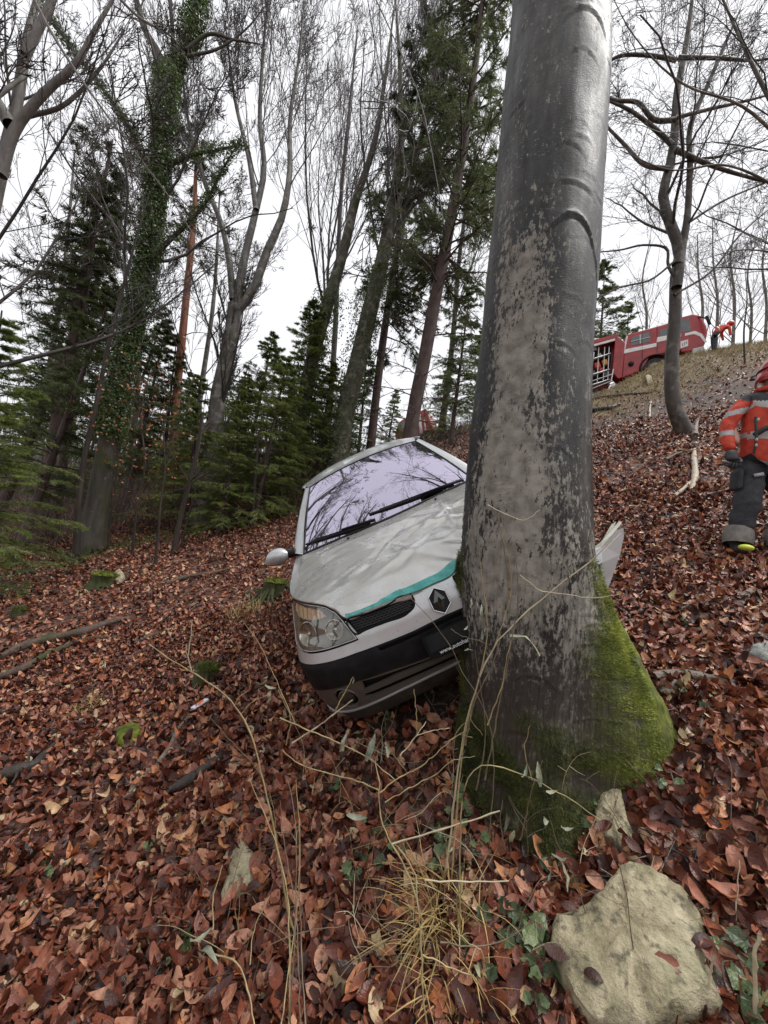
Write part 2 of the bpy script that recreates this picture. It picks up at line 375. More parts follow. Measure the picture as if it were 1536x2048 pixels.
M_TWIGP = flat('pale_bare_twig_bark', (.12, .10, .088), .6, var=.3, scale=3)
def foliage_mat(name, stops, rough=.5, scale=1.2, tr=.38):
    m = N(name, rough); n = m.noise(scale, 5); n2 = m.noise(24, 2); f = m.math('ADD', m.math('MULTIPLY', n, .6), m.math('MULTIPLY', n2, .4)); c = m.ramp(f, stops); m.col(c)
    tb = m.n('BsdfTranslucent'); m.t.links.new(c, tb.inputs[0]); mx = m.n('MixShader'); mx.inputs[0].default_value = tr; m.t.links.new(m.b.outputs[0], mx.inputs[1]); m.t.links.new(tb.outputs[0], mx.inputs[2]); m.t.links.new(mx.outputs[0], m.t.nodes['Material Output'].inputs[0]); return m.m
    m = N(name, rough); n = m.noise(scale, 5); n2 = m.noise(24, 2); f = m.math('ADD', m.math('MULTIPLY', n, .6), m.math('MULTIPLY', n2, .4)); m.col(m.ramp(f, stops)); return m.m
M_SPRUCE = foliage_mat('spruce_needles', [(.3, (.065, .10, .026)), (.5, (.20, .26, .065)), (.7, (.35, .39, .12))])
M_SPRUCED = foliage_mat('dark_spruce_needles', [(.3, (.042, .066, .026)), (.5, (.11, .145, .055)), (.72, (.22, .24, .10))])
M_PINEN = foliage_mat('pine_needles', [(.3, (.03, .04, .018)), (.55, (.075, .08, .04)), (.75, (.12, .115, .065))])
M_IVY = foliage_mat('ivy_leaf', [(.3, (.03, .06, .016)), (.5, (.08, .13, .033)), (.7, (.18, .24, .07))], .32, 3)
M_BRUSH = flat('brown_undergrowth', (.10, .07, .05), .8, var=.5, scale=1)
M_MOSS = foliage_mat('green_moss', [(.25, (.05, .065, .010)), (.45, (.12, .145, .02)), (.6, (.26, .30, .04)), (.75, (.42, .43, .08))], .8, 9)

# ------------------------------------------------------------------ branching skeletons
def grow(S, D, L, R, n, up=.0, wig=.12, taper=.25, rmin=.002, r=rng):
    B = len(S); P = np.zeros((B, n+1, 3)); P[:, 0] = S; d = D/np.linalg.norm(D, axis=1, keepdims=True); h = (L/n)[:, None]
    for i in range(n):
        d = d+r.normal(0, wig, (B, 3)); d[:, 2] += up; d /= np.linalg.norm(d, axis=1, keepdims=True); P[:, i+1] = P[:, i]+d*h
    t = np.linspace(1, taper, n+1)[None]; return P, np.maximum(R[:, None]*t, rmin)
def spawn(P, Rr, k, lo, hi, ang, lf, rf, r=rng, upb=.0, Lpar=None):
    "k children per parent at random places between lo and hi"
    B, n, _ = P.shape; t = np.sort(r.uniform(lo, hi, (B, k)), axis=1)*(n-1); i = np.minimum(t.astype(int), n-2); u = (t-i)[..., None]
    b = np.arange(B)[:, None]; A = P[b, i]; Bq = P[b, i+1]; S = A*(1-u)+Bq*u; T = Bq-A; T /= np.linalg.norm(T, axis=2, keepdims=True)+1e-9
    q = r.normal(0, 1, T.shape); q -= (q*T).sum(2, keepdims=True)*T; q /= np.linalg.norm(q, axis=2, keepdims=True)+1e-9
    an = np.radians(r.normal(ang, ang*.22, (B, k)))[..., None]; D = T*np.cos(an)+q*np.sin(an); D[..., 2] += upb
    Ls = np.linalg.norm(np.diff(P, axis=1), axis=2).sum(1)[:, None]*lf*(1-.55*(t/(n-1)-lo)/(hi-lo+1e-6))*r.uniform(.65, 1.25, (B, k))
    rr = Rr[b, i]*rf*r.uniform(.8, 1.1, (B, k))
    return S.reshape(-1, 3), D.reshape(-1, 3), Ls.ravel(), rr.ravel()
def bare_crown(stems, spec, seed, rmin=.004, up=.03, skip=0):
    """stems: list of (P (n,3), R (n,)); spec: list of (children, lo, hi, angle, length factor, radius factor, segs, sides, up, wiggle)"""
    r = np.random.default_rng(seed); n = 14; stems = stems[skip:]
    P = np.stack([rs(p, n) for p, _ in stems]); Rr = np.stack([np.interp(np.linspace(0, 1, n), np.linspace(0, 1, len(q)), q) for _, q in stems])
    out = []
    Lst = np.linalg.norm(np.diff(P, axis=1), axis=2).sum(1); first = True
    for (k, lo, hi, ang, lf, rf, sg, sd, u, wg) in spec:
        S, D, L, R0 = spawn(P, Rr, k, lo, hi, ang, lf, rf, r, .12)
        if first: kp = r.random(len(S)) < np.repeat(np.clip(Lst/(.7*Lst.max()), .2, 1), k); S, D, L, R0 = S[kp], D[kp], L[kp], R0[kp]; first = False
        P, Rr = grow(S, D, L, R0, sg, u, wg, .3, rmin, r); out.append(tubes(P, Rr, sd))
    return cat_(out)
STD = [(13, .30, .98, 42, .42, .24, 8, 5, .05, .10), (8, .15, .98, 38, .48, .45, 6, 4, .05, .13), (7, .15, .98, 38, .5, .55, 4, 3, .03, .16), (4, .2, .98, 36, .55, .6, 3, 3, .02, .2)]
BROOM = [(17, .34, .99, 28, .50, .20, 9, 4, .10, .06), (7, .1, .95, 26, .55, .45, 7, 3, .07, .08), (6, .15, .95, 26, .5, .6, 4, 3, .04, .12), (2, .2, .95, 30, .5, .7, 3, 3, .02, .15)]
def scaled(spec, f): return [(max(1, int(round(a[0]*(f if i < 3 else f))),),)+a[1:] for i, a in enumerate(spec)]
def stem_obj(stems, k=12, name='trunk', m=M_GREYBARK, parent=None, flare=1.5, bumpy=.03, seed=0):
    parts = []
    for j, (p, q) in enumerate(stems):
        n = 40 if j == 0 else 22; P = rs(p, n); R_ = np.interp(np.linspace(0, 1, n), np.linspace(0, 1, len(q)), q).astype(float)
        if j == 0 and flare > 1: R_ *= 1+(flare-1)*np.exp(-np.linspace(0, 1, n)*n/2.2)
        V, Fq = tubes(P, R_, k); c = np.repeat(P, k, axis=0); rad = V-c; V = c+rad*(1+bumpy*2*fbm(V, 2.2, 3, seed+j)[:, None]); parts.append((V, Fq))
    V, Fq = cat_(parts); o = obj(name, mesh(name, V, Fq), parent, m, True); return o
def rel(stems, base): return [(np.asarray(p)-base, q) for p, q in stems]
def pxs(lst): return np.array([at(*a) for a in lst])
def ground_under(p): q = np.array(p, float); q[2] = hgt(q[0], q[1])-.15; return q

def tree(name, stems, label, spec=STD, seed=1, bark=M_GREYBARK, twig=M_TWIG, group=None, cat='tree', rmin=.005, flare=1.5, k=12, on_ground=True, skip=0):
    """stems: list of (world points, radii); the first is rooted in the ground"""
    p0 = np.asarray(stems[0][0], float).copy()
    if on_ground:
        g = ground_under(p0[0]); p0 = np.concatenate([[g], p0[1:]]) if abs(p0[0][2]-g[2]) < 1.5 else np.concatenate([[g], p0]); stems = [(p0, stems[0][1])]+stems[1:]
    base = p0[0].copy(); t = empty(name, base, label, cat, group); st = rel(stems, base)
    stem_obj(st, k, 'trunk', bark, t, flare, seed=seed)
    if spec:
        V, Fq = bare_crown(st, spec, seed, rmin, skip=skip); obj('crown', mesh('crown', V, Fq), t, twig, True)
    return t, st

# ------------------------------------------------------------------ conifers
def needle_sprays(S, D, n_len, n_per, ln, w, r, droop=.25, flatn=.35):
    "needles as thin blades along twigs S->S+D*len"
    B = len(S); t = r.random((B, n_per)); L = n_len[:, None]
    P = S[:, None]+D[:, None]*(t*L)[..., None]; P[..., 2] -= droop*(t*L)**2
    T = np.repeat(D[:, None], n_per, 1); q = r.normal(0, 1, T.shape); q[..., 2] *= flatn; q -= (q*T).sum(2, keepdims=True)*T; q /= np.linalg.norm(q, axis=2, keepdims=True)+1e-9
    N_ = T*.75+q*.9; N_ /= np.linalg.norm(N_, axis=2, keepdims=True); ll = ln*r.uniform(.7, 1.3, (B, n_per))[..., None]
    sd = np.cross(N_, r.normal(0, 1, N_.shape)); sd /= np.linalg.norm(sd, axis=2, keepdims=True)+1e-9
    A = P-sd*w; Bv = P+sd*w; C = P+N_*ll
    V = np.stack([A, Bv, C], 2).reshape(-1, 3); return V, np.arange(len(V)).reshape(-1, 3)
def spruce_meshes(name, H, W, seed, whorl=.28, start=.12, dens=1.0, droop=.22, up=-.05, nl=.10, needle=M_SPRUCE, sparse=0, tw=7, nper=9, wmul=1.0, tipw=.25):
    r = np.random.default_rng(seed); zs = np.arange(H*start, H*.985, whorl); S = []; D = []; L = []
    for z in zs:
        f = 1-z/H
        for a in range(r.integers(4, 7)):
            if r.random() < sparse: continue
            an = r.uniform(0, 6.283); e = r.uniform(-.15, .25)+.5*(1-f)
            S.append((0, 0, z+r.normal(0, .06))); D.append((math.cos(an), math.sin(an), e)); L.append(W*(f**.75+tipw*.2)*r.uniform(.6, 1.15))
    S = np.array(S); D = np.array(D); L = np.array(L); R0 = .006+.010*L
    P, Rr = grow(S, D, L, R0, 7, -droop*.3, .05, .3, .003, r); bark = tubes(P, Rr, 3)
    # side twigs lying flat along the branch
    k = int(tw*dens); B, n, _ = P.shape; t = r.uniform(.12, 1, (B, k))*(n-1); i = np.minimum(t.astype(int), n-2); b = np.arange(B)[:, None]; u = (t-i)[..., None]
    Sp = P[b, i]*(1-u)+P[b, i+1]*u; T = P[b, i+1]-P[b, i]; T /= np.linalg.norm(T, axis=2, keepdims=True)
    side = np.cross(T, [0, 0, 1.]); side /= np.linalg.norm(side, axis=2, keepdims=True)+1e-9; sg = r.choice([-1, 1], (B, k))[..., None]
    Dt = T*.8+side*sg*r.uniform(.5, 1, (B, k))[..., None]+r.normal(0, .12, T.shape); Dt[..., 2] -= .12; Dt /= np.linalg.norm(Dt, axis=2, keepdims=True)
    Lt = (L[:, None]*.36*(1.1-.6*t/(n-1))*r.uniform(.6, 1.3, (B, k))).clip(.08, .9)
    Sp, Dt, Lt = Sp.reshape(-1, 3), Dt.reshape(-1, 3), Lt.ravel()
    tp = np.stack([Sp, Sp+Dt*Lt[:, None]*.5-[0, 0, .01], Sp+Dt*Lt[:, None]-np.stack([0*Lt, 0*Lt, droop*Lt**2], 1)], 1)
    bark2 = tubes(tp, np.repeat([[.004, .003, .002]], len(tp), 0), 3)
    nd = needle_sprays(Sp, Dt, Lt, nper, nl, nl*.085*wmul, r, droop)
    me = mesh(name, *nd); me.materials.append(needle)
    bv, bf = cat_([bark, bark2]); bm_ = mesh(name+'_branches', bv, bf); bm_.materials.append(M_SPRUCEBARK)
    return me, bm_
def conifer(name, base, H, meshes, H0, label, group=None, lean=(0, 0), bark=M_SPRUCEBARK, r0=None, yaw=0, cat='conifer'):
    s = H/H0; base = ground_under(base); t = empty(name, base, label, cat, group)
    t.rotation_euler = (lean[1], lean[0], yaw); r0 = r0 or (.012*H+.02)
    V, Fq = tubes(rs([(0, 0, 0), (0, 0, H*.5), (0, 0, H)], 16), np.linspace(r0, .012, 16), 9); obj('trunk', mesh('trunk', V, Fq), t, bark, True)
    for me, nm in zip(meshes, ('needles', 'branches')):
        if me is None: continue
        o = bpy.data.objects.new(nm, me); COL.objects.link(o); o.parent = t; o.scale = (s, s, s)
    return t
SPR_A = spruce_meshes('needles', 6, 1.9, 11, .22, .08, 1.1, nper=60, tw=15, nl=.07, wmul=.72)
SPR_B = spruce_meshes('needles', 6, 1.6, 12, .21, .06, 1.0, nper=60, tw=15, nl=.068, wmul=.72)
SPR_D = spruce_meshes('needles', 10, 2.6, 13, .38, .25, 1.0, needle=M_SPRUCED, nper=30, tw=14, nl=.13, sparse=.12)
SPR_T = spruce_meshes('needles', 14, 2.7, 14, .5, .33, 1.0, needle=M_SPRUCED, nper=30, tw=14, nl=.16, sparse=.2, droop=.35)
# ------------------------------------------------------------------ the big beech the car has hit
BE_Y  = [-260, 0, 200, 400, 560, 700, 850, 1000, 1100, 1150, 1200, 1250, 1300, 1350, 1400, 1450, 1500, 1560, 1640, 1720]
BE_L  = [1045, 1030, 1010, 992, 974, 962, 946, 932, 925, 922, 922, 924, 926, 928, 928, 925, 922, 930, 950, 980]
BE_R  = [1220, 1213, 1203, 1190, 1181, 1172, 1170, 1172, 1175, 1184, 1204, 1228, 1254, 1278, 1300, 1318, 1335, 1345, 1355, 1365]
def be_d(y): return np.interp(y, [-260, 0, 1100, 1700], [2.32, 2.16, 1.80, 1.72])
def be_cx(y): return np.interp(y, [-260, 0, 1100, 1700], [1132, 1121, 1050, 1040])
nlev, nth = 520, 200
pys = np.concatenate([np.linspace(-260, 1000, 260), np.linspace(1003, 1720, 260)])
th = np.arange(nth)*2*math.pi/nth; cxs = be_cx(pys); dd = be_d(pys)
axis = np.array([at(x, y, d_) for x, y, d_ in zip(cxs, pys, dd)])
rL = (cxs-np.interp(pys, BE_Y, BE_L))*dd/F_PX; rR = (np.interp(pys, BE_Y, BE_R)-cxs)*dd/F_PX
r0 = np.interp(pys, BE_Y, [a for a in np.minimum((np.array(BE_R)-np.array(BE_L))/2, 124)])*dd/F_PX
ct, st_ = np.cos(th), np.sin(th)
def lobe(c, w): return np.exp(-(((th-c+math.pi) % (2*math.pi)-math.pi)/w)**2)
Rr = r0[:, None]*np.ones(nth)
Rr += (rR-r0)[:, None]*np.where(pys[:, None] > 1100, (1.12*lobe(-.12, .62))[None], np.maximum(ct, 0)[None]**1.0)
Rr += (rL-r0)[:, None]*lobe(math.pi, .7)[None]*.9
front = np.interp(pys, [1300, 1400, 1500, 1600, 1720], [0, .02, .07, .17, .30])
Rr += front[:, None]*lobe(-math.pi/2-.05, .45)[None]
Rr += np.interp(pys, [1250, 1450, 1600, 1720], [0, .02, .08, .14])[:, None]*(.6*lobe(-math.pi/2-1.0, .35)+.8*lobe(-math.pi/2+.75, .3)+lobe(math.pi/2, .6))[None]
Zw = axis[:, 2]
X = axis[:, 0:1]+Rr*ct; Y = axis[:, 1:2]+Rr*st_; Z = np.repeat(Zw[:, None], nth, 1)
V = np.stack([X, Y, Z], -1); TH = np.repeat(th[None], nlev, 0)
cyl = np.stack([ct[None]*.27*np.ones((nlev, 1)), st_[None]*.27*np.ones((nlev, 1)), Z], -1)
low = np.clip((1.9-Z)/1.2, 0, 1)                     # lower bark is furrowed, upper is smooth
rad = np.stack([ct[None]*np.ones((nlev, 1)), st_[None]*np.ones((nlev, 1)), 0*Z], -1)
disp = .010*fbm(cyl*[1, 1, .5], 2.5, 3, 3)+.005*fbm(cyl*[1, 1, .2], 9, 3, 4)
fur = np.abs(fbm(cyl*[1, 1, .07], 14, 3, 6)); disp -= low*.0018*np.exp(-(fur/.13)**2)
r_ = np.random.default_rng(5); scar = np.zeros_like(Z)
for i in range(190):                                  # curved horizontal folds in the bark
    z0 = r_.uniform(.9, 4.9); t0 = r_.uniform(-math.pi, math.pi); w = r_.uniform(.15, .55); am = r_.uniform(.0006, .0036); arch = r_.uniform(.0, .16)
    dt = (TH-t0+math.pi) % (2*math.pi)-math.pi; zz = z0-arch*(dt/w)**2*w; env = np.exp(-(dt/w)**4)
    prof = np.exp(-((Z-zz)/.006)**2)-.8*np.exp(-((Z-zz+.013)/.008)**2); scar += env*prof*am
for (z0, t0, w, am, arch) in [(at(1110, 505, 1.95)[2], -1.45, .75, .008, .20), (at(1120, 22, 2.15)[2], -1.5, .6, .006, .18), (at(1115, 140, 2.1)[2], -1.4, .5, .005, .12)]:
    dt = (TH-t0+math.pi) % (2*math.pi)-math.pi; zz = z0-arch*(dt/w)**2*w*1.6; scar += np.exp(-(dt/w)**4)*(np.exp(-((Z-zz)/.010)**2)-.9*np.exp(-((Z-zz+.02)/.011)**2))*am
disp += scar
# moss where it grows: the right-hand root, a strip on the left edge, the foot
q = (V.reshape(-1, 3)-CC)@NR; PXm = (768+F_PX*q[:, 0]/-q[:, 2]).reshape(Z.shape); PYm = (1024-F_PX*q[:, 1]/-q[:, 2]).reshape(Z.shape)
zb = hgt(axis[-1, 0], axis[-1, 1]); nz = fbm(cyl, 6, 4, 8)
h1 = 1.02-.0*Z
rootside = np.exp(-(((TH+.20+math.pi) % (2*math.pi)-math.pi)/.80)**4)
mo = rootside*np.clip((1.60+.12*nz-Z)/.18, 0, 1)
mosslit = np.clip(rootside*1.3*np.clip(1.2-.6*np.clip(TH*0-.0, 0, 1), 0, 1), 0, 1)  # moss colour mask: root side painted as lit, front dark as wet and shaded
frm = np.clip((1.0+.20*nz-Z)/.25, 0, 1)*np.clip(.85+1.0*fbm(cyl, 9, 3, 18), 0, 1); mo = np.maximum(mo*np.clip(.75+1.1*fbm(cyl, 11, 3, 19)+.4*(np.cos(TH) > .8), 0, 1), frm)
mo = np.maximum(mo, np.clip(.9+.4*nz, 0, 1)*np.exp(-(((TH-3.05+math.pi) % (2*math.pi)-math.pi)/.16)**2)*np.clip(1-abs(Z-1.50)/.13, 0, 1)*1.6)
mo = np.clip(mo+.25*nz*(mo > .05), 0, 1)
disp += mo*(.012+.010*fbm(cyl, 22, 3, 11))
V = V+rad*disp[..., None]
idx = np.arange(nlev*nth).reshape(nlev, nth); nx = np.roll(idx, -1, 1)
BF = np.stack([idx[:-1], nx[:-1], nx[1:], idx[1:]], -1).reshape(-1, 4)
m = N('beech_bark', .35)
vu = m.co((1, 1, .13)); vm = m.co((1, 1, .5))
big = m.noise(2.6, 5, m.co((1, 1, .22)), .6, .5)
base_c = m.ramp(big, [(.34, (.012, .0115, .011)), (.5, (.030, .029, .027)), (.66, (.075, .072, .066))])
blotch = m.ramp(m.noise(24, 6, m.co((1, 1, .6)), .7), [(.4, (.55, .55, .55)), (.62, (1.25, 1.22, 1.15))])
c = m.mix(1.0, base_c, blotch, 'MULTIPLY')
# pale dry lichen crust: sheltered flank and scattered flecks
dryv = m.attr('dry'); lich = m.rng_(m.math('ADD', m.math('ADD', m.math('MULTIPLY', m.noise(46, 6, m.co((1.2, 1.2, .55)), .78), .75), m.math('MULTIPLY', m.noise(9, 4, m.co((1, 1, .5))), .35)), m.math('MULTIPLY', dryv, .16)), .632, .668)
streak = m.rng_(m.noise(30, 4, m.co((1, 1, .035)), .6), .38, .62, .45, 1.35); sk = m.n('CombineColor'); [m.t.links.new(streak, sk.inputs[i]) for i in range(3)]; c = m.mix(.8, c, sk.outputs[0], 'MULTIPLY')
c = m.mix(m.math('MULTIPLY', lich, .85), c, m.ramp(m.noise(20, 3), [(.35, (.20, .185, .16)), (.65, (.38, .36, .31))]))
fl = m.math('MULTIPLY', m.rng_(m.noise(42, 4, m.co((1, 1, 1.4)), .7), .60, .66), m.rng_(m.noise(5, 3), .5, .62))
c = m.mix(fl, c, (.30, .29, .26))
# dark vertical cracks in the lower bark, short horizontal dashes above
m.b.inputs['Specular IOR Level'].default_value = .4
w1 = m.n('TexVoronoi'); w1.feature = 'DISTANCE_TO_EDGE'; w1.inputs['Scale'].default_value = 38; m.t.links.new(m.co((1, 1, .075)), w1.inputs['Vector'])
crack = m.math('MULTIPLY', m.rng_(w1.outputs[0], .16, .02), m.attr('low'))
crack = m.math('MULTIPLY', crack, m.rng_(m.noise(7, 3), .35, .6))
w2 = m.n('TexVoronoi'); w2.feature = 'DISTANCE_TO_EDGE'; w2.inputs['Scale'].default_value = 20; m.t.links.new(m.co((.45, .45, 3.5)), w2.inputs['Vector'])
dash = m.math('MULTIPLY', m.rng_(w2.outputs[0], .06, .01), m.rng_(m.noise(11, 4), .5, .66))
c = m.mix(m.math('MULTIPLY', crack, .85), c, (.018, .015, .013)); c = m.mix(m.math('MULTIPLY', dash, .45), c, (.02, .018, .016))
redb = m.math('MULTIPLY', m.attr('foot'), .55); c = m.mix(redb, c, (.055, .040, .028))
mossc = m.mix(m.attr('mosslit'), m.ramp(m.noise(18, 4), [(.3, (.018, .022, .008)), (.5, (.05, .06, .015)), (.7, (.11, .12, .03))]), m.ramp(m.noise(16, 4), [(.3, (.05, .065, .010)), (.5, (.12, .145, .02)), (.7, (.26, .29, .045))]))
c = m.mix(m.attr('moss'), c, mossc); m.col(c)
wet = m.attr('wet'); rr = m.math('ADD', m.math('MULTIPLY', wet, -.20), .64); rr = m.math('ADD', rr, m.math('MULTIPLY', lich, .25)); rr = m.math('ADD', rr, m.rng_(m.noise(12, 5, m.co((1, 1, .3))), .3, .7, -.08, .14)); rr = m.math('ADD', rr, m.math('MULTIPLY', m.attr('moss'), .35)); m.ro(rr)
hh = m.math('ADD', m.math('MULTIPLY', m.noise(40, 6, vm, .7), .35), m.math('MULTIPLY', m.rng_(w1.outputs[0], 0, .12), m.attr('low')))
hh = m.math('ADD', hh, m.math('MULTIPLY', m.noise(160, 3, m.co((.4, .4, 1.5))), .25))
m.bump(hh, .008, .6)
M_BEECH = m.m
leftdry = np.exp(-((((TH-(-2.25)-.0*Z+math.pi) % (2*math.pi)-math.pi))/.50)**4)*np.clip((3.6-Z)/1.2, 0.05, 1)
dry = np.clip(leftdry*1.0+.22*np.clip((2.6-Z)/1.2, 0, 1)+.50*np.clip((2.15-Z)/.6, 0, 1)*np.clip(1.1-.9*np.exp(-(((TH+.75)/.35)**2)), 0, 1)+.35*fbm(cyl*[1, 1, .3], 3, 3, 14), 0, 1)*np.clip((Z-1.0)/.4, .25, 1)
wetv = np.clip(np.clip((Z-1.5)/.9, 0, 1)*(1-.8*leftdry)+.15, 0, 1)
foot = np.clip((1.35-Z)/.4, 0, 1)
beech_base = np.array([axis[-1, 0], axis[-1, 1], zb])
beech = empty('beech_tree', beech_base, 'huge wet grey beech trunk with a bright mossy root, the crashed car wedged behind it', 'tree')
VB = V.reshape(-1, 3)-beech_base
obj('trunk', mesh('trunk', VB, BF, attrs={'moss': mo.ravel(), 'mosslit': mosslit.ravel(), 'low': low.ravel(), 'dry': dry.ravel(), 'wet': wetv.ravel(), 'foot': foot.ravel()}), beech, M_BEECH, True)
# moss tufts: thousands of short blades standing out of the mossy bark
prob = (mo**1.5*np.clip((Z-(.35))/.2, 0, 1)).ravel(); prob[PXm.ravel() < 800] = 0; facing = (rad.reshape(-1, 3)*(V.reshape(-1, 3)-CC)).sum(1) < .25; prob *= facing; prob /= prob.sum()
sel = rng.choice(len(prob), 52000, p=prob); Pm = VB[sel]+rng.normal(0, .0035, (52000, 3)); Nm = rad.reshape(-1, 3)[sel]+rng.normal(0, .45, (52000, 3)); Nm[:, 2] += .25; Nm /= np.linalg.norm(Nm, axis=1, keepdims=True)
ln = rng.uniform(.007, .022, (52000, 1)); sd = np.cross(Nm, rng.normal(0, 1, Nm.shape)); sd /= np.linalg.norm(sd, axis=1, keepdims=True)
Vt = np.stack([Pm-sd*.0013, Pm+sd*.0013, Pm+Nm*ln], 1).reshape(-1, 3)
mt_ = N('beech_moss_tufts', .8); mt_.col(mt_.mix(mt_.attr('mosslit'), mt_.ramp(mt_.noise(12, 4), [(.3, (.02, .026, .008)), (.5, (.06, .072, .016)), (.7, (.14, .15, .03))]), mt_.ramp(mt_.noise(9, 4), [(.3, (.08, .10, .012)), (.5, (.17, .20, .028)), (.7, (.38, .42, .07))])))
tag(obj('moss', mesh('moss', Vt, np.arange(len(Vt)).reshape(-1, 3), attrs={'mosslit': np.repeat(mosslit.ravel()[sel], 3)}), beech, mt_.m), kind='stuff')
# the crown far above the frame
topP = axis[0]-beech_base; st0 = [(np.array([topP, topP+[.3, .3, 3], topP+[.3, .5, 7], topP+[.9, .9, 12]]), [.24, .2, .14, .05]), (np.array([topP+[.2, .2, 2.5], topP+[-1.5, -1, 5], topP+[-3, -2, 9]]), [.13, .09, .03]), (np.array([topP+[.2, .3, 3.5], topP+[2, -1.4, 6], topP+[3, -3, 9]]), [.12, .08, .03])]
st0 += [(np.array([topP+[0, .1, 2.2], topP+[-1.2, .7, 4.2], topP+[-3.2, 1.6, 5.8], topP+[-4.6, 2.4, 6.6]]), [.10, .08, .045, .015]), (np.array([topP+[0, .2, 3.0], topP+[-.6, 1.2, 4.8], topP+[-1.9, 2.6, 6.4]]), [.08, .06, .02]),
        (rs(pxs([(560, -700, 5.0), (690, -250, 4.4), (745, -10, 4.2), (800, 100, 4.2), (850, 230, 4.1), (872, 360, 4.0), (888, 450, 4.0)])-beech_base, 12), [.02, .012, .008, .006, .004])]
stem_obj(st0, 10, 'upper_stem', M_GREYBARK, beech, 1)
V2, F2 = bare_crown(st0, [(8, .3, .98, 45, .45, .45, 7, 4, .04, .1), (6, .2, .98, 40, .5, .5, 5, 3, .03, .14), (5, .2, .98, 40, .5, .6, 4, 3, .02, .18)], 77, .005); obj('crown', mesh('crown', V2, F2), beech, M_TWIG, True)
# ------------------------------------------------------------------ trees of the wood
def limb(lst, r): return (pxs(lst), r)
def depthline(lst, d0, k=0.0):
    "picture points of a stem standing at depth d0, slowly deeper with height as the camera looks up"
    y0 = lst[0][1]; return pxs([(x, y, d0*(1+k*(y0-y)/1000.)) for x, y in lst])
def dstem(lst, d0, r, k=.12): return (depthline(lst, d0, k), r)

# crooked hornbeam in front of the fire engine
d7 = 7.0
T1 = [dstem([(1388, 886), (1366, 856), (1349, 812), (1343, 740), (1350, 640), (1353, 545), (1360, 495)], d7, [.135, .13, .115, .108, .10, .098, .055], .05),
      dstem([(1353, 575), (1358, 500), (1338, 440), (1326, 400), (1340, 330), (1349, 270), (1352, 200), (1372, 90), (1392, -60)], d7, [.09, .092, .08, .072, .065, .056, .048, .034, .015], .05),
      dstem([(1355, 530), (1374, 440), (1378, 380), (1380, 320), (1378, 270), (1420, 160), (1480, 20)], d7, [.09, .055, .05, .045, .04, .03, .012], .05),
      dstem([(1350, 240), (1310, 240), (1275, 205), (1225, 200), (1170, 150)], d7, [.045, .04, .035, .03, .012], .02),
      dstem([(1345, 290), (1300, 250), (1262, 222), (1200, 195)], d7, [.045, .038, .03, .014], .02),
      dstem([(1338, 338), (1290, 330), (1250, 290), (1212, 250), (1180, 200)], d7, [.045, .036, .03, .022, .01], .02),
      dstem([(1350, 236), (1420, 218), (1500, 200), (1600, 170)], d7, [.036, .028, .02, .01], .02),
      dstem([(1352, 300), (1420, 330), (1500, 355), (1600, 380)], d7, [.05, .035, .025, .01], .02),
      dstem([(1353, 120), (1290, 110), (1240, 112), (1190, 140)], d7, [.04, .035, .03, .015], .02),
      dstem([(1358, 115), (1430, 116), (1520, 120), (1600, 100)], d7, [.04, .03, .02, .01], .02),
      dstem([(1353, 560), (1336, 530), (1335, 500), (1290, 490), (1240, 500), (1185, 505)], d7, [.03, .024, .02, .018, .014, .008], .0),
      dstem([(1348, 590), (1420, 545), (1480, 470), (1560, 400)], d7, [.022, .018, .014, .008], .0),
      dstem([(1352, 520), (1300, 560), (1240, 575), (1170, 610)], d7*.97, [.02, .016, .012, .008], .0),
      dstem([(1370, 450), (1450, 400), (1520, 370), (1600, 340)], d7, [.022, .018, .014, .008], .0)]
SPT = [(10, .12, .98, 46, .50, .30, 9, 4, .02, .13), (7, .12, .98, 40, .60, .45, 7, 3, .01, .15), (6, .15, .98, 40, .6, .55, 5, 3, .0, .17), (2, .3, .95, 40, .6, .6, 3, 3, 0, .2)]
hb, hst = tree('hornbeam_tree', T1, 'crooked forked grey tree with snaking limbs in front of the fire engine', SPT, 31, bark_mat('hornbeam_bark', (.028, .023, .018), (.10, .085, .07), .5, 3, lichen=(.17, .155, .13)), M_TWIG, rmin=.003, flare=1.25, skip=1)

# ivy-clad tree on the left
d9 = 8.8
T2 = [dstem([(183, 1092), (196, 1000), (215, 890), (248, 720), (278, 600), (300, 480), (318, 330), (328, 215), (335, 150)], d9, [.24, .21, .19, .17, .16, .15, .14, .14, .13], .12),
      dstem([(335, 155), (362, 110), (385, 40), (410, -60), (440, -200)], d9*1.15, [.13, .11, .10, .07, .03], .16),
      dstem([(331, 160), (318, 110), (290, 60), (268, -20), (235, -140)], d9*1.15, [.10, .085, .07, .05, .02], .16),
      dstem([(348, 135), (345, 60), (340, 0), (350, -100)], d9*1.15, [.07, .05, .04, .02], .1),
      dstem([(372, 100), (420, 68), (470, 80), (520, 88)], d9*1.15, [.05, .04, .03, .012], .0),
      dstem([(375, 112), (430, 100), (490, 60), (540, 0)], d9*1.15, [.04, .03, .02, .01], .0),
      dstem([(298, 350), (262, 260), (200, 170), (140, 90), (60, -30)], d9*1.05, [.05, .045, .04, .03, .015], .0),
      dstem([(322, 335), (370, 315), (430, 300), (490, 290)], d9*1.1, [.07, .05, .035, .015], .0),
      dstem([(300, 520), (350, 470), (400, 420), (450, 330), (480, 280)], d9*1.05, [.06, .05, .04, .025, .012], .0)]
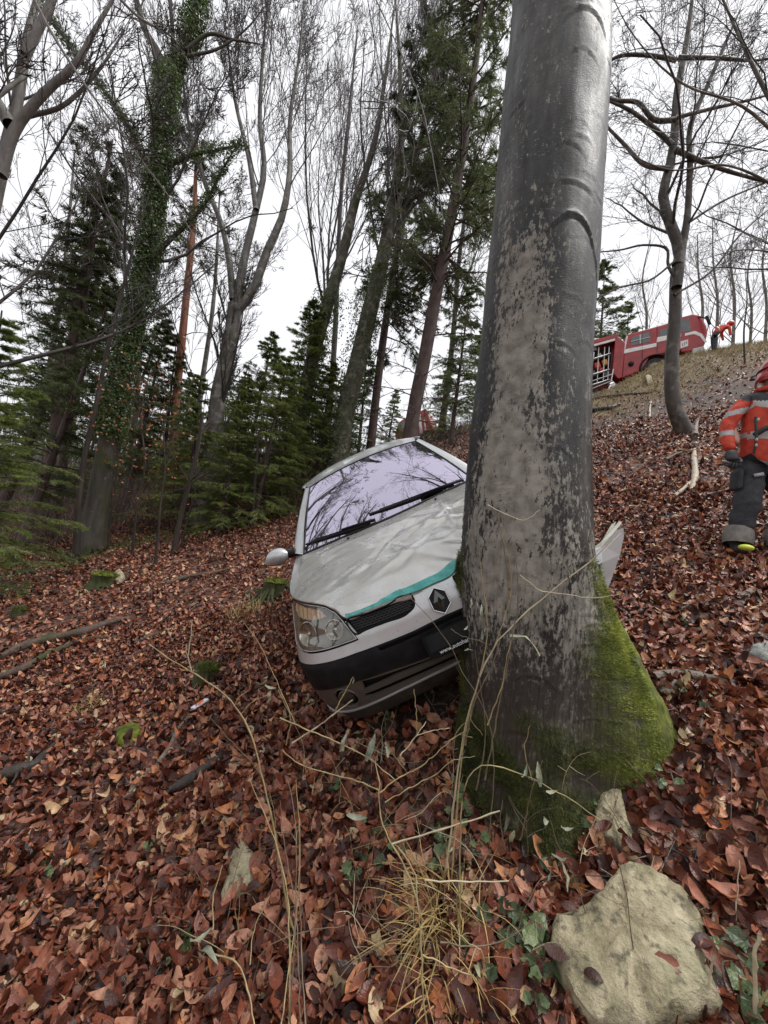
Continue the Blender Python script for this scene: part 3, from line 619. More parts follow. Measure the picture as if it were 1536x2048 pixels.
iv, ist = tree('ivy_tree', T2, 'leaning tree wrapped in dark green ivy, its foot mossy beside the slimmer dark stem', [(7, .35, .98, 40, .40, .30, 8, 4, .03, .12), (7, .15, .98, 38, .48, .45, 6, 4, .05, .13), (6, .15, .98, 38, .5, .55, 4, 3, .03, .15), (2, .2, .98, 36, .6, .6, 3, 3, .02, .16)], 32, bark_mat('ivy_tree_bark', (.03, .025, .02), (.11, .095, .08), .7, 5, mossy=.45), M_TWIG, rmin=.004, flare=1.5)
def ivy_on(stems, n, spread, seed, parent, size=.05, zlo=-9, zhi=99, thick=None):
    r = np.random.default_rng(seed); Vs = []
    P = np.concatenate([rs(p, 60) for p, _ in stems]); Rr = np.concatenate([np.interp(np.linspace(0, 1, 60), np.linspace(0, 1, len(q)), q) for _, q in stems])
    w = np.concatenate([np.full(60, np.linalg.norm(np.diff(p, axis=0), axis=1).sum()*(np.mean(q)+.1)) for p, q in stems]); w = w*((P[:, 2] > zlo) & (P[:, 2] < zhi)); w /= w.sum()
    i = r.choice(len(P), n, p=w); a = r.uniform(0, 6.283, n); o = np.stack([np.cos(a), np.sin(a), r.normal(0, .25, n)], 1)
    c = P[i]+r.normal(0, .05, (n, 3))*[.3, .3, 1.6]; clump = 1+.9*np.clip(fbm(c, 1.6, 3, seed), -.5, 1.2)
    rr = Rr[i]+spread*r.random(n)**.8*clump; c = c+o*rr[:, None]
    nrm_ = o+r.normal(0, .5, (n, 3)); nrm_[:, 2] += .35; nrm_ /= np.linalg.norm(nrm_, axis=1, keepdims=True)
    u = np.cross(nrm_, r.normal(0, 1, (n, 3))); u /= np.linalg.norm(u, axis=1, keepdims=True); v = np.cross(nrm_, u); s = (size*r.uniform(.6, 1.3, n))[:, None]
    V = np.stack([c-u*s*.5, c+v*s*.45-nrm_*s*.12, c+u*s*.65, c-v*s*.45-nrm_*s*.12], 1).reshape(-1, 3)
    return tag(obj('ivy', mesh('ivy', V, np.arange(len(V)).reshape(-1, 4)), parent, M_IVY), kind='stuff')
b2 = ist[0][0][0]; zz = lambda y, d_: at(200, y, d_)[2]-iv.location[2]
ivy_on(ist[:2], 40000, .17, 41, iv, .05, zlo=zz(870, d9))
ivy_on(ist[6:9], 6500, .13, 42, iv, .045)

# slim dark stem twinned with it and saplings
tree('slim_stem_tree', [dstem([(158, 1112), (156, 1030), (166, 930), (190, 820), (215, 700), (250, 560), (300, 380)], 8.0, [.07, .058, .05, .043, .036, .025, .010], .1)], 'slim dark stem rising just left of the ivy-clad trunk', [(8, .4, .98, 35, .3, .4, 6, 4, .05, .1), (5, .2, .98, 35, .5, .5, 4, 3, .03, .12), (4, .2, .98, 35, .5, .6, 3, 3, .03, .15)], 33, M_DARKBARK, rmin=.004, k=8, flare=1.3)
# twin-stemmed beech in the middle left
dt = 10.5
T3 = [dstem([(425, 905), (436, 800), (452, 720), (466, 650), (470, 610)], dt, [.27, .24, .22, .20, .19], .1),
      dstem([(470, 620), (488, 520), (512, 420), (528, 345), (520, 250), (525, 120), (540, -40)], dt*1.03, [.13, .105, .085, .07, .055, .04, .015], .14),
      dstem([(472, 625), (500, 590), (535, 500), (562, 440), (578, 360), (580, 240), (600, 100), (610, -30)], dt*1.03, [.13, .115, .10, .08, .06, .045, .03, .015], .14),
      dstem([(466, 600), (458, 520), (440, 440), (415, 380), (380, 260), (360, 100)], dt*1.03, [.10, .08, .07, .05, .04, .015], .14),
      dstem([(512, 420), (500, 330), (470, 200), (450, 40)], dt*1.05, [.08, .06, .04, .015], .14)]
tree('beech_tree', T3, 'pale forked beech with two fanning stems, rising behind the young spruces', BROOM, 34, M_GREYBARK, rmin=.0055)
# mossy and ivied trees in the middle
T4 = [dstem([(587, 985), (600, 860), (620, 740), (655, 610), (690, 490), (712, 400), (745, 300), (770, 160), (790, 0)], 12.2, [.27, .24, .22, .20, .16, .12, .08, .05, .02], .16)]
t4, s4 = tree('ash_tree', T4, 'mossy leaning tree with thin upright twigs, left of the two trunks behind the car roof', BROOM, 35, M_MOSSBARK, rmin=.0055)
ivy_on(s4, 7000, .42, 43, t4, .055, zlo=1.2, zhi=7)
T5 = [dstem([(675, 930), (692, 820), (712, 740), (735, 640), (762, 530), (782, 430), (800, 300), (800, 150), (790, -20)], 12, [.32, .29, .28, .25, .20, .15, .10, .06, .02], .16),
      dstem([(762, 530), (800, 400), (850, 250), (880, 100), (900, -40)], 12.4, [.12, .09, .07, .04, .02], .16)]
t5, s5 = tree('ash_tree', T5, 'stout grey tree rising straight above the car roof with broom-like twigs', BROOM, 36, M_MOSSBARK, rmin=.005)
ivy_on(s5[:1], 6000, .36, 44, t5, .055, zlo=.8, zhi=8)
# dark spruce trunk with hanging branches
def tall_conifer(name, lst, d0, r, label, seed, z0, z1, n, L, needle=M_SPRUCED, group=None, bark=M_SPRUCEBARK, kk=.16, dens=7, nl=.16, nper=12, droop=.3, updir=.1, cat='conifer', dead=12):
    s = dstem(lst, d0, r, kk); t, st = tree(name, [s], label, None, seed, bark, group=group, k=10, cat=cat, flare=1.3)
    rr = np.random.default_rng(seed); P0 = rs(st[0][0], 60); H = P0[-1, 2]
    def mk(lo, hi, cnt, Lf, bare):
        tt = rr.uniform(lo, hi, cnt); i = (tt*59).astype(int); S = P0[i]; an = rr.uniform(0, 6.283, cnt); f = (1-(tt-lo)/(hi-lo+1e-6))
        D = np.stack([np.cos(an), np.sin(an), rr.normal(updir, .15, cnt)], 1); Ls = Lf*(.35+.65*np.sin(np.clip(f*.9+.1, 0, 1)*math.pi*.62))*rr.uniform(.55, 1.15, cnt)
        return grow(S, D, Ls, .010+.011*Ls, 7, -.05, .07, .3, .004, rr), Ls
    (P, Rr), Ls = mk(z0, z1, n, L, False); parts = [tubes(P, Rr, 3)]
    (Pd, Rd), Ld = mk(max(.12, z0-.25), z0+.1, dead, L*.85, True) if dead else ((P, Rr), Ls)
    if dead:
        parts.append(tubes(Pd, Rd*.8, 3)); S, D, l, r0 = spawn(Pd, Rd, 7, .15, .98, 48, .38, .5, rr, -.15); Pq, Rq = grow(S, D, l, r0, 4, -.05, .12, .3, .003, rr); parts.append(tubes(Pq, Rq, 3))
        S, D, l, r0 = spawn(Pq, Rq, 4, .15, .98, 48, .5, .6, rr, -.1); Pq, Rq = grow(S, D, l, r0, 3, -.03, .15, .3, .003, rr); parts.append(tubes(Pq, Rq, 3))
    S, D, l, r0 = spawn(P, Rr, dens, .12, .99, 45, .36, .5, rr, -.1); Pq, Rq = grow(S, D, l, r0, 4, -.06, .12, .3, .003, rr); parts.append(tubes(Pq, Rq, 3))
    i0 = rr.integers(0, 2, len(Pq)); nd = needle_sprays(np.concatenate([Pq[:, 0], Pq[:, 2]]), np.concatenate([Pq[:, 2]-Pq[:, 0], Pq[:, 4]-Pq[:, 2]])/np.maximum(.01, np.linalg.norm(np.concatenate([Pq[:, 2]-Pq[:, 0], Pq[:, 4]-Pq[:, 2]]), axis=1, keepdims=True)), np.tile(l*.5, 2), nper, nl, nl*.075, rr, droop*.3)
    obj('needles', mesh('needles', *nd), t, needle); obj('branches', mesh('branches', *cat_(parts)), t, M_SPRUCEBARK, True)
    return t
tall_conifer('spruce_tree', [(815, 900), (828, 820), (848, 720), (868, 610), (890, 500), (912, 380), (930, 270), (948, 150), (965, 0), (980, -140)], 10.5, [.20, .19, .185, .175, .16, .14, .12, .09, .06, .02], 'tall dark reddish spruce trunk directly behind the car windscreen, dead branches low, needles high', 51, .34, .99, 125, 2.3, dens=13, nper=20, nl=.14, dead=26)
tall_conifer('pine_tree', [(742, 900), (756, 760), (775, 620), (800, 470), (830, 330), (862, 180), (885, 40)], 13, [.15, .14, .13, .12, .10, .07, .03], 'slender conifer with heavy green boughs between the grey trunks above the car', 52, .28, .98, 95, 2.2, needle=foliage_mat('mid_green_needles', [(.3, (.02, .034, .012)), (.55, (.05, .07, .024)), (.75, (.10, .12, .04))]), dens=12, nper=20, nl=.17, dead=8)
# orange-barked pine further back and its neighbours
tall_conifer('scots_pine', [(345, 905), (354, 780), (366, 660), (378, 540), (388, 440), (392, 330), (396, 260)], 15, [.17, .16, .15, .14, .12, .08, .03], 'distant pine with a bright orange-red trunk right of the ivy-clad tree', 53, .66, .99, 40, 1.9, needle=M_PINEN, bark=M_PINEBARK, nl=.2, updir=.35, dead=6)
# far left large beech, its base just outside the picture
T6 = [dstem([(-250, 1250), (-140, 950), (-70, 660), (0, 350), (35, 200), (52, 90), (90, -60)], 6.2, [.24, .20, .16, .13, .10, .08, .04], .12),
      dstem([(0, 350), (30, 260), (95, 180), (150, 130), (190, 60), (260, -60)], 6.3, [.09, .075, .06, .045, .03, .015], .12),
      dstem([(-10, 380), (40, 240), (120, 215), (190, 150), (250, 60)], 6.5, [.055, .045, .035, .025, .012], .1),
      dstem([(20, 250), (-30, 160), (-60, 60), (-90, -60)], 6.4, [.10, .08, .06, .03], .1),
      dstem([(50, 110), (95, 20), (140, -80)], 6.6, [.08, .06, .03], .1)]
T6 += [dstem([(40, -60), (100, 60), (150, 140), (215, 232), (290, 330), (350, 410), (394, 482)], 4.6, [.018, .016, .014, .012, .010, .007, .004], 0), dstem([(190, -60), (285, 40), (345, 75), (385, 140), (428, 205)], 4.8, [.018, .016, .013, .010, .005], 0)]
tree('beech_tree', T6, 'thick pale branching beech leaning in from the left edge of the wood', [(9, .30, .98, 42, .42, .24, 8, 5, .05, .08), (7, .15, .98, 36, .50, .45, 6, 4, .05, .10), (6, .15, .98, 36, .55, .55, 5, 3, .03, .12), (2, .2, .98, 34, .6, .6, 3, 3, .02, .15)], 37, bark_mat('pale_beech_bark', (.09, .08, .07), (.22, .20, .18), .6, 4), M_TWIG, rmin=.004)
# background bare trees filling the left and middle
bgs = [(60, 1030, 20, 150, 300, 'crooked bare tree deep in the left wood behind the conifers'), (255, 1010, 18, 320, 240, 'bare tree behind the ivy-clad trunk'), 
       (120, 1020, 26, 215, 380, 'faint bare tree far back at the left, between the ivy tree and the conifers'), (650, 940, 20, 715, 60, 'tall bare tree with brush-like twigs in the gap left of the stout grey tree'),
       (385, 960, 16, 440, 380, 'dark ivied stem left of the forked beech'), (880, 880, 24, 960, 250, 'bare tree far behind the dark spruce trunk'), ]
for i, (x0, y0, d0, x1, y1, lab) in enumerate(bgs):
    h = y0-y1; tree('bare_tree', [dstem([(x0, y0), (x0+(x1-x0)*.3, y0-h*.3), (x0+(x1-x0)*.6+8*(-1)**i, y0-h*.6), (x1, y1)], d0, [.009*d0, .007*d0, .005*d0, .002*d0], .1)], lab, BROOM if i % 2 else STD, 60+i, [M_GREYBARK, M_DARKBARK][i % 2], M_TWIG, rmin=.0004*d0+.0015, k=7, flare=1.3)
SKYL = [(11, .25, .99, 34, .5, .35, 7, 3, .06, .1), (6, .15, .95, 32, .5, .5, 5, 3, .04, .12), (4, .2, .95, 30, .5, .7, 3, 3, .02, .15)]
# trees beyond the road at the right
for i, (x0, y0, d0, x1, y1, lab) in enumerate([(1402, 665, 30, 1395, 470, 'slim bare tree directly above the fire engine cab'), (1432, 665, 32, 1425, 440, 'slim bare tree just above the bending firefighter'), (1466, 668, 31, 1480, 420, 'slim bare tree above the helmet of the bending firefighter'), (1500, 675, 33, 1515, 470, 'slim bare tree on the skyline right of the bending firefighter'), (1530, 675, 30, 1540, 440, 'slim bare tree on the skyline at the right edge'), (1290, 690, 34, 1300, 480, 'slim bare tree behind the middle of the fire engine')]):
    h = y0-y1; tree('skyline_tree', [dstem([(x0, y0+20), (x0+3, y0-h*.3), (x0-5, y0-h*.6), (x1, y1)], d0, [.16, .13, .09, .03], .05)], lab, SKYL, 80+i, M_GREYBARK, M_TWIGP, 'bare trees on the skyline beyond the road', rmin=.008, k=6, flare=1.2)
# young and old conifers
for i, (x, y, d0, H, ms, H0, lab, ln) in enumerate([
    (510, 1020, 9.5, 4.6, SPR_A, 6, 'bushy young spruce nearest the path, left of the car roof', (.05, .03)),
    (440, 1050, 9.0, 4.1, SPR_B, 6, 'bright green young spruce left of the bushy one', (.06, 0)),
    (375, 1040, 10, 4.3, SPR_A, 6, 'young spruce just right of the ivy-clad trunk', (.08, 0)),
    (570, 985, 12, 6.6, SPR_B, 6, 'taller young spruce with a clear leader behind the bushy one', (.05, 0)),
    (480, 990, 13, 6.4, SPR_A, 6, 'mid-height spruce behind the first row of young spruces', (.03, 0)),
    (630, 965, 12, 4.6, SPR_B, 6, 'young spruce hugging the mossy trunk left of the car roof', (.04, .02)),
    (715, 940, 13, 4.9, SPR_D, 10, 'low dark spruce just over the left part of the car roof', (.04, .02)),
    (900, 890, 16, 7.2, SPR_D, 10, 'bushy spruce between the dark trunk and the huge beech', (.04, .02)),
    (880, 880, 19, 4.6, SPR_B, 6, 'small spruce in front of the second red vehicle', (.04, .02)),
    (955, 880, 20, 6.0, SPR_A, 6, 'spruce half hidden by the left flank of the huge beech', (.04, .02)),
    (1196, 770, 27, 11.5, SPR_D, 10, 'tall dark conifer behind the rear of the fire engine', (.02, 0)),
    (1252, 740, 29, 9.2, SPR_D, 10, 'broad dark conifer behind the fire engine body', (.0, 0)),
    (30, 1110, 8.5, 7.8, SPR_D, 10, 'large dark conifer at the left edge of the wood', (.12, 0)),
    (-60, 1180, 6.5, 5.5, SPR_A, 6, 'dark conifer boughs reaching in at the far left edge', (.12, 0)),
    (110, 1060, 12, 11.5, SPR_T, 14, 'tall dark conifer between the left edge and the ivy-clad trunk', (.16, 0)),
    (-30, 1080, 12, 13, SPR_T, 14, 'tall heavy conifer rising at the left edge', (.12, 0)),
    (250, 1020, 14, 8.5, SPR_D, 10, 'dark conifer directly behind the ivy-clad trunk', (.1, 0)),
    (320, 1010, 15, 7.5, SPR_D, 10, 'dark conifer right behind the saplings', (.08, 0)),
    (60, 1040, 17, 9.5, SPR_T, 14, 'shaded conifer deep in the left wood', (.08, 0)),
    (190, 1030, 19, 12, SPR_T, 14, 'shaded tall conifer deep behind the ivy tree', (.1, 0)),
    (415, 990, 20, 8.5, SPR_T, 14, 'dark conifer far behind the young spruces', (.06, 0)),
    (610, 960, 22, 8, SPR_T, 14, 'dark conifer far behind the mossy leaning tree', (.06, 0)),
    (20, 1040, 24, 9, SPR_A, 6, 'pale green conifer far back at the left edge', (.06, 0)),
    (150, 1020, 24, 7.5, SPR_B, 6, 'pale green conifer far behind the slim dark stem', (.06, 0)),
    (270, 1005, 23, 7, SPR_A, 6, 'light green conifer far back right of the ivy-clad trunk', (.06, 0)),
    (345, 995, 25, 8, SPR_B, 6, 'light green conifer far back at the foot of the orange-barked pine', (.06, 0)),
    (430, 1030, 12.5, 4.9, SPR_A, 6, 'full light green spruce between the forked beech and the bushy spruce', (.05, 0)),
    (340, 1045, 12, 3.6, SPR_B, 6, 'low light green spruce right of the copper-leaved young beech', (.05, 0)),
    (560, 1015, 10.5, 3.6, SPR_B, 6, 'low light green spruce nearest the car mirror side', (.05, 0)),
    (660, 965, 15, 4.2, SPR_A, 6, 'light green spruce filling the gap over the left end of the car roof', (.05, 0)),
    (770, 925, 17, 3.4, SPR_B, 6, 'small spruce over the middle of the car roof', (.05, 0))]):
    p = at(x, y, d0); conifer('spruce_tree', p, H, ms, H0, lab, None, ln, yaw=i*1.7)
tall_conifer('scots_pine', [(85, 1040), (110, 860), (140, 700), (165, 560), (190, 430), (215, 330), (225, 280)], 11, [.17, .15, .14, .12, .10, .07, .03], 'leaning pine with a dark ragged crown against the sky at the left', 54, .55, .99, 60, 1.9, needle=M_PINEN, nl=.2, updir=.25, dead=14)
# saplings
for i, (pts, d0, r, lab) in enumerate([
    ([(315, 1118), (317, 1060), (322, 1000), (330, 940), (328, 860), (345, 780)], 7.2, [.028, .022, .018, .014, .010, .005], 'thin dark sapling with a forked top right of the ivy-clad trunk'),
    ([(348, 1103), (362, 1030), (380, 960), (395, 900), (405, 830)], 7.8, [.06, .05, .045, .04, .03], 'slanting grey young trunk under the spruce boughs'),
    ([(447, 1070), (454, 1000), (458, 940), (462, 880)], 9, [.035, .028, .022, .012], 'small straight dark sapling under the bright green spruce'),
    ([(507, 1050), (508, 990), (512, 930), (520, 860)], 9.3, [.055, .045, .04, .03], 'young trunk under the bushy spruce nearest the path'),
    ([(360, 1090), (372, 1050), (385, 1000), (400, 930)], 8.2, [.02, .016, .012, .006], 'thin dark stem beside the slanting young trunk'),
    ([(222, 1080), (224, 1020), (232, 960), (236, 900)], 8.6, [.02, .016, .012, .006], 'thin upright sapling just right of the mossy foot of the ivy tree'),
    ([(1490, 700), (1488, 660), (1494, 600), (1490, 540)], 14, [.035, .028, .02, .01], 'thin young tree on the bank above the standing firefighter')]):
    tree('sapling', [dstem(pts, d0, r, .03)], lab, [(7, .35, .98, 45, .35, .4, 5, 3, .05, .12), (4, .2, .98, 40, .45, .5, 3, 3, .0, .15)], 90+i, M_DARKBARK, M_TWIG, rmin=.003, k=7, flare=1.2)
T7 = [dstem([(1760, 900), (1720, 700), (1660, 480), (1590, 300), (1500, 120), (1420, -60)], 5.2, [.10, .075, .055, .034, .02, .01], .05), dstem([(1660, 480), (1560, 380), (1450, 330), (1340, 340), (1240, 300)], 5.2, [.024, .019, .014, .009, .005], 0),
      dstem([(1600, 320), (1480, 210), (1370, 170), (1260, 60), (1210, -40)], 5.4, [.022, .017, .013, .008, .004], 0), dstem([(1690, 560), (1600, 520), (1480, 500), (1400, 520)], 5.1, [.02, .014, .009, .004], 0)]
tree('bare_tree', T7, 'bare tree outside the right edge whose fine twigs reach over the hornbeam', [(11, .2, .98, 42, .42, .36, 8, 4, -.01, .13), (8, .15, .98, 40, .5, .5, 6, 3, -.01, .15), (6, .15, .98, 40, .55, .55, 4, 3, -.01, .18)], 39, M_GREYBARK, M_TWIG, rmin=.0018)
# copper leaves still hanging on a young beech
sp, ss = tree('sapling', [dstem([(268, 1100), (275, 1010), (290, 930), (282, 830), (300, 740)], 8, [.03, .025, .02, .015, .008], .03)], 'young beech still holding a few copper leaves between the ivy tree and the spruces', [(9, .35, .98, 60, .45, .4, 6, 3, .02, .12), (5, .2, .98, 40, .45, .5, 3, 3, .0, .15)], 99, M_DARKBARK, M_TWIG, rmin=.003, k=7, flare=1.2)
r_ = np.random.default_rng(3); n = 420; P = rs(ss[0][0], 30)[r_.integers(12, 30, n)]+r_.normal(0, 1, (n, 3))*[.55, .4, .35]; a = r_.normal(0, 1, (n, 3)); a /= np.linalg.norm(a, axis=1, keepdims=True); b = np.cross(a, r_.normal(0, 1, (n, 3))); b /= np.linalg.norm(b, axis=1, keepdims=True)
V = np.stack([P-a*.035, P+b*.02, P+a*.035, P-b*.02], 1).reshape(-1, 3); tag(obj('leaves', mesh('leaves', V, np.arange(len(V)).reshape(-1, 4)), sp, flat('copper_leaf', (.33, .11, .045), .5, var=.4)), kind='stuff')

# trees behind the photographer: the windscreen and bonnet mirror them
def simple_tree(base, H, seed, label, lean=(0, 0)):
    b = np.array([base[0], base[1], hgt(*base)-.2]); r = np.random.default_rng(seed)
    P = np.array([b, b+[lean[0]*.3*H, lean[1]*.3*H, H*.3], b+[lean[0]*.6*H, lean[1]*.6*H, H*.62], b+[lean[0]*H, lean[1]*H, H]])
    st = [(P, [H*.014, H*.011, H*.008, H*.003])]
    for k in range(3):
        a = r.uniform(0, 6.28); o = np.array([math.cos(a), math.sin(a), 0]); s = P[1]+(P[2]-P[1])*(.2+.3*k); st.append((np.array([s, s+o*H*.12+[0, 0, H*.14], s+o*H*.2+[0, 0, H*.36]]), [H*.007, H*.005, H*.002]))
    return tree('beech_tree', st, label, [(9, .25, .98, 42, .42, .45, 7, 4, .05, .12), (7, .15, .98, 38, .48, .5, 5, 3, .04, .15), (5, .15, .98, 38, .5, .6, 4, 3, .02, .18)], seed, M_GREYBARK, M_TWIG, 'bare beeches behind the photographer', rmin=.008, on_ground=False)[0]
for i, (b, H, ln) in enumerate([((-4.5, -6), 15, (.05, .05)), ((3.5, -7), 16, (0, .04)), ((-7.6, 3.0), 12, (.03, .0)), ((-5.2, .6), 10.5, (.0, .05)), ((-10.5, 6.0), 13, (.0, -.05)), ((-3.0, -1.9), 11.5, (.0, .10))]):
    simple_tree(b, H, 120+i, ['bare beech directly behind the photographer', 'bare beech behind the photographer on the uphill side', 'bare beech downhill, level with the car bonnet, mirrored in the windscreen', 'small bare beech at the left beside the photographer', 'bare beech further downhill past the left edge', 'bare beech just behind the left shoulder of the photographer'][i], ln)
# brown undergrowth deep in the wood, low brush behind the car, dry grass on the bank
def brush(name, n, fx, fy, h0, h1, w, mat, seed, bend=.3, k=3, seg=3, filt=None):
    r = np.random.default_rng(seed); x = r.uniform(*fx, n); y = r.uniform(*fy, n)
    if filt is not None: kq = filt(x, y); x, y = x[kq], y[kq]
    n = len(x); S = np.stack([x, y, hgt(x, y)-.02], 1); D = np.stack([r.normal(0, bend, n), r.normal(0, bend, n), np.ones(n)], 1)
    P, R_ = grow(S, D, r.uniform(h0, h1, n), np.full(n, w), seg, -.02, bend*.5, .35, w*.4, r); return tag(obj(name, mesh(name, *tubes(P, R_, k)), None, mat), kind='stuff')
brush('undergrowth', 15000, (-30, -2), (9.5, 30), .5, 2.6, .011, M_BRUSH, 5, .4, filt=lambda x, y: (y > 8.6+.4*(x+6)) & (fbm(np.stack([x, y], 1), .4, 3, 3) > -.15))
brush('bank_brush', 1900, (-4.5, 8), (13, 27), .3, 1.2, .012, flat('dark_brush', (.05, .038, .028), .8, var=.5, scale=1), 6, .5)
shf = lambda x, y: (lambda g: r_.random(len(x)) < np.clip(g*1.3, 0, 1))(ground_zones(np.stack([x, y, 0*x], 1))[1])
M_FARW = flat('far_wood_bark', (.13, .11, .10), .8, var=.45, scale=.3)
brush('far_wood', 1500, (-46, -5), (27, 50), 3.5, 9.5, .055, M_FARW, 15, .12, 4, 4)
brush('far_wood_twigs', 9000, (-44, -4), (24, 46), 1.5, 6.0, .016, M_FARW, 16, .35, 3, 4)
M_STRAW = flat('straw_grass', (.26, .20, .09), .6, var=.5, scale=1.5)
brush('bank_grass', 42000, (4, 24), (10, 26), .12, .34, .010, M_STRAW, 7, .7, 3, 2, shf)
brush('path_grass', 9000, (-10, -1), (6.5, 12.5), .08, .24, .006, flat('path_green', (.11, .14, .03), .6, var=.5, scale=2), 8, .6, 3, 2, lambda x, y: r_.random(len(x)) < np.clip(ground_zones(np.stack([x, y, 0*x], 1))[2]*1.2, 0, 1))
# ------------------------------------------------------------------ the crashed car
# ---- car body surface, car coordinates: x to the picture's right, y backwards from the nose, z up (metres)
HW, NL = .82, .62
def _plan(p, nl):
    x = HW*np.sin(np.linspace(0, math.pi/2, 400))**.9
    y = nl*(1-np.sqrt(np.clip(1-(x/HW)**p, 0, 1)))
    xs = np.concatenate([x, np.full(300, HW)]); ys = np.concatenate([y, np.linspace(nl, 3.25, 301)[1:]])
    t = np.linspace(0, math.pi/2, 200)[1:]
    return np.concatenate([xs, HW*np.cos(t)**.55]), np.concatenate([ys, 3.25+.5*np.sin(t)**.75])
PX, PY = _plan(2.8, .62)
PYB = _plan(4.0, .47)[1]; PYC = _plan(2.2, .78)[1]
PS = np.concatenate([[0], np.cumsum(np.hypot(np.diff(PX), np.diff(PY)))])
AMAX = PS[-1]
PNX = np.gradient(PY, PS); PNY = -np.gradient(PX, PS)
_l = np.hypot(PNX, PNY)+1e-9; PNX /= _l; PNY /= _l
def hoodz(x, y):
    zc = np.interp(y, [0, .085, .14, .22, .32, .45, .6, .8, 1.0, 1.2, 3.4, 3.8], [.65, .712, .742, .778, .812, .845, .872, .905, .935, .955, .965, .93])
    fall = np.interp(y, [0, .6, 1.1, 3.8], [.05, .05, .03, .01])
    return zc-fall*(np.abs(x)/.7)**3*(np.abs(x) < .9)
FZ = [.10, .16, .22, .30, .38, .46, .52, .56, .62, .68, .72, .80, 1.0]
FD = [.22, .13, .075, .035, .012, 0, 0, .008, .022, .045, .075, .11, .16]
SZ = [.10, .16, .3, .5, .6, .72, .80, .87, .93, 1.0]
SD = [.08, .05, .008, 0, .002, .02, .035, .05, .065, .09]
def wrap(a, z):
    "outer skin below the shoulder; a = signed arc length round the plan outline"
    a = np.asarray(a, float); z = np.asarray(z, float); s = np.sign(a)+(a == 0); m = np.abs(a)
    x = np.interp(m, PS, PX); y = np.interp(m, PS, PY)
    wb = np.clip((.64-z)/.12, 0, 1); wc = np.clip((z-.62)/.16, 0, 1)
    y = y+wb*(np.interp(m, PS, PYB)-y)+wc*(np.interp(m, PS, PYC)-y); nx = np.interp(m, PS, PNX); ny = np.interp(m, PS, PNY)
    l = np.hypot(nx, ny)+1e-9; nx /= l; ny /= l
    d = np.interp(z, FZ, FD)*ny**2+np.interp(z, SZ, SD)*nx**2
    return np.stack([s*(x-nx*d), y-ny*d, z], -1)
def ztop(a):
    z = np.full(np.shape(a), .8)
    for _ in range(12):
        p = wrap(a, z); z = .6*hoodz(p[..., 0], p[..., 1])+.4*z
    return z
def wnorm(a, z, e=.004):
    A = wrap(np.asarray(a)+e, z)-wrap(np.asarray(a)-e, z); B = wrap(a, np.asarray(z)+e)-wrap(a, np.asarray(z)-e)
    n = np.cross(A, B); return n/(np.linalg.norm(n, axis=-1, keepdims=True)+1e-12)
CAR_M = np.array([[ 0.85627948, -0.10357624, -0.50602115], [-0.02576189,  0.96990397, -0.24212108], [ 0.51586991,  0.22035937,  0.82784055]])
CAR_T = np.array([0.62746649, 1.9579331 , 0.83341628])
mw = Matrix([list(CAR_M[i])+[CAR_T[i]] for i in range(3)]+[[0, 0, 0, 1]])
car = empty('crashed_car', None, 'silver-beige hatchback tilted on the slope, its nose jammed against the huge beech', 'car', mw=mw)

# paint
def paint(name, base, dirt=.5, metal=.55, rough=.33, creased=False):
    m = N(name, rough, base, metal, None, .85); n = m.noise(6, 6); n2 = m.noise(85, 4)
    c = m.mix(m.rng_(n, .4, .75, 0, dirt), tuple(base), (base[0]*.72, base[1]*.66, base[2]*.55)); sp = m.rng_(n2, .66, .72, 0, .7); c = m.mix(sp, c, (.10, .08, .055)); m.col(c)
    m.ro(m.rng_(n, .3, .7, rough-.05, rough+.2)); m.b.inputs['Coat Roughness'].default_value = .06
    return m.m
M_HOOD = paint('beige_silver_paint', (.60, .605, .58), .5, .6, .24)
M_SILV = paint('silver_paint', (.56, .58, .59), .5, .5, .32)
M_SILVD = paint('grimy_silver_paint', (.125, .115, .10), .9, .35, .4)
M_BLK = flat('black_bumper_plastic', (.011, .011, .012), .6, var=.5, scale=18, spec=.2)
M_BLKG = flat('black_gloss_plastic', (.004, .004, .0045), .35, spec=.2)
M_GRL = flat('grille_plastic', (.035, .035, .036), .3)
M_RUB = flat('black_rubber', (.016, .016, .016), .7)
M_CHR = flat('chrome', (.75, .76, .77), .10, 1)
M_TEAL = N('teal_paint_strip', .4); _n = M_TEAL.noise(30, 5); M_TEAL.col(M_TEAL.ramp(_n, [(.3, (.05, .30, .27)), (.6, (.10, .44, .40)), (.72, (.20, .52, .48))])); M_TEAL = M_TEAL.m
M_DARK = flat('car_underside_black', (.006, .006, .006), .8)
m = N('coated_windscreen_glass', .02); g = m.n('BsdfGlossy'); g.inputs['Color'].default_value = (.66, .61, .76, 1); g.inputs['Roughness'].default_value = .012
tr_ = m.n('BsdfTransparent'); tr_.inputs[0].default_value = (.30, .31, .33, 1); mx = m.n('MixShader'); lw = m.n('LayerWeight'); lw.inputs['Blend'].default_value = .35
m.t.links.new(m.rng_(lw.outputs['Facing'], 0, 1, .66, .97), mx.inputs[0]); m.t.links.new(tr_.outputs[0], mx.inputs[1]); m.t.links.new(g.outputs[0], mx.inputs[2]); dd2 = m.n('BsdfDiffuse'); dd2.inputs[0].default_value = (.45, .43, .40, 1); mx2 = m.n('MixShader'); m.t.links.new(m.math('MULTIPLY', m.rng_(m.noise(9, 6, None, .7), .48, .72), .16), mx2.inputs[0]); m.t.links.new(mx.outputs[0], mx2.inputs[1]); m.t.links.new(dd2.outputs[0], mx2.inputs[2]); m.t.links.new(mx2.outputs[0], m.t.nodes['Material Output'].inputs[0]); M_WGLASS = m.m
m = N('clear_lamp_lens', .05); g = m.n('BsdfGlossy'); g.inputs['Color'].default_value = (.95, .95, .93, 1); g.inputs['Roughness'].default_value = .06
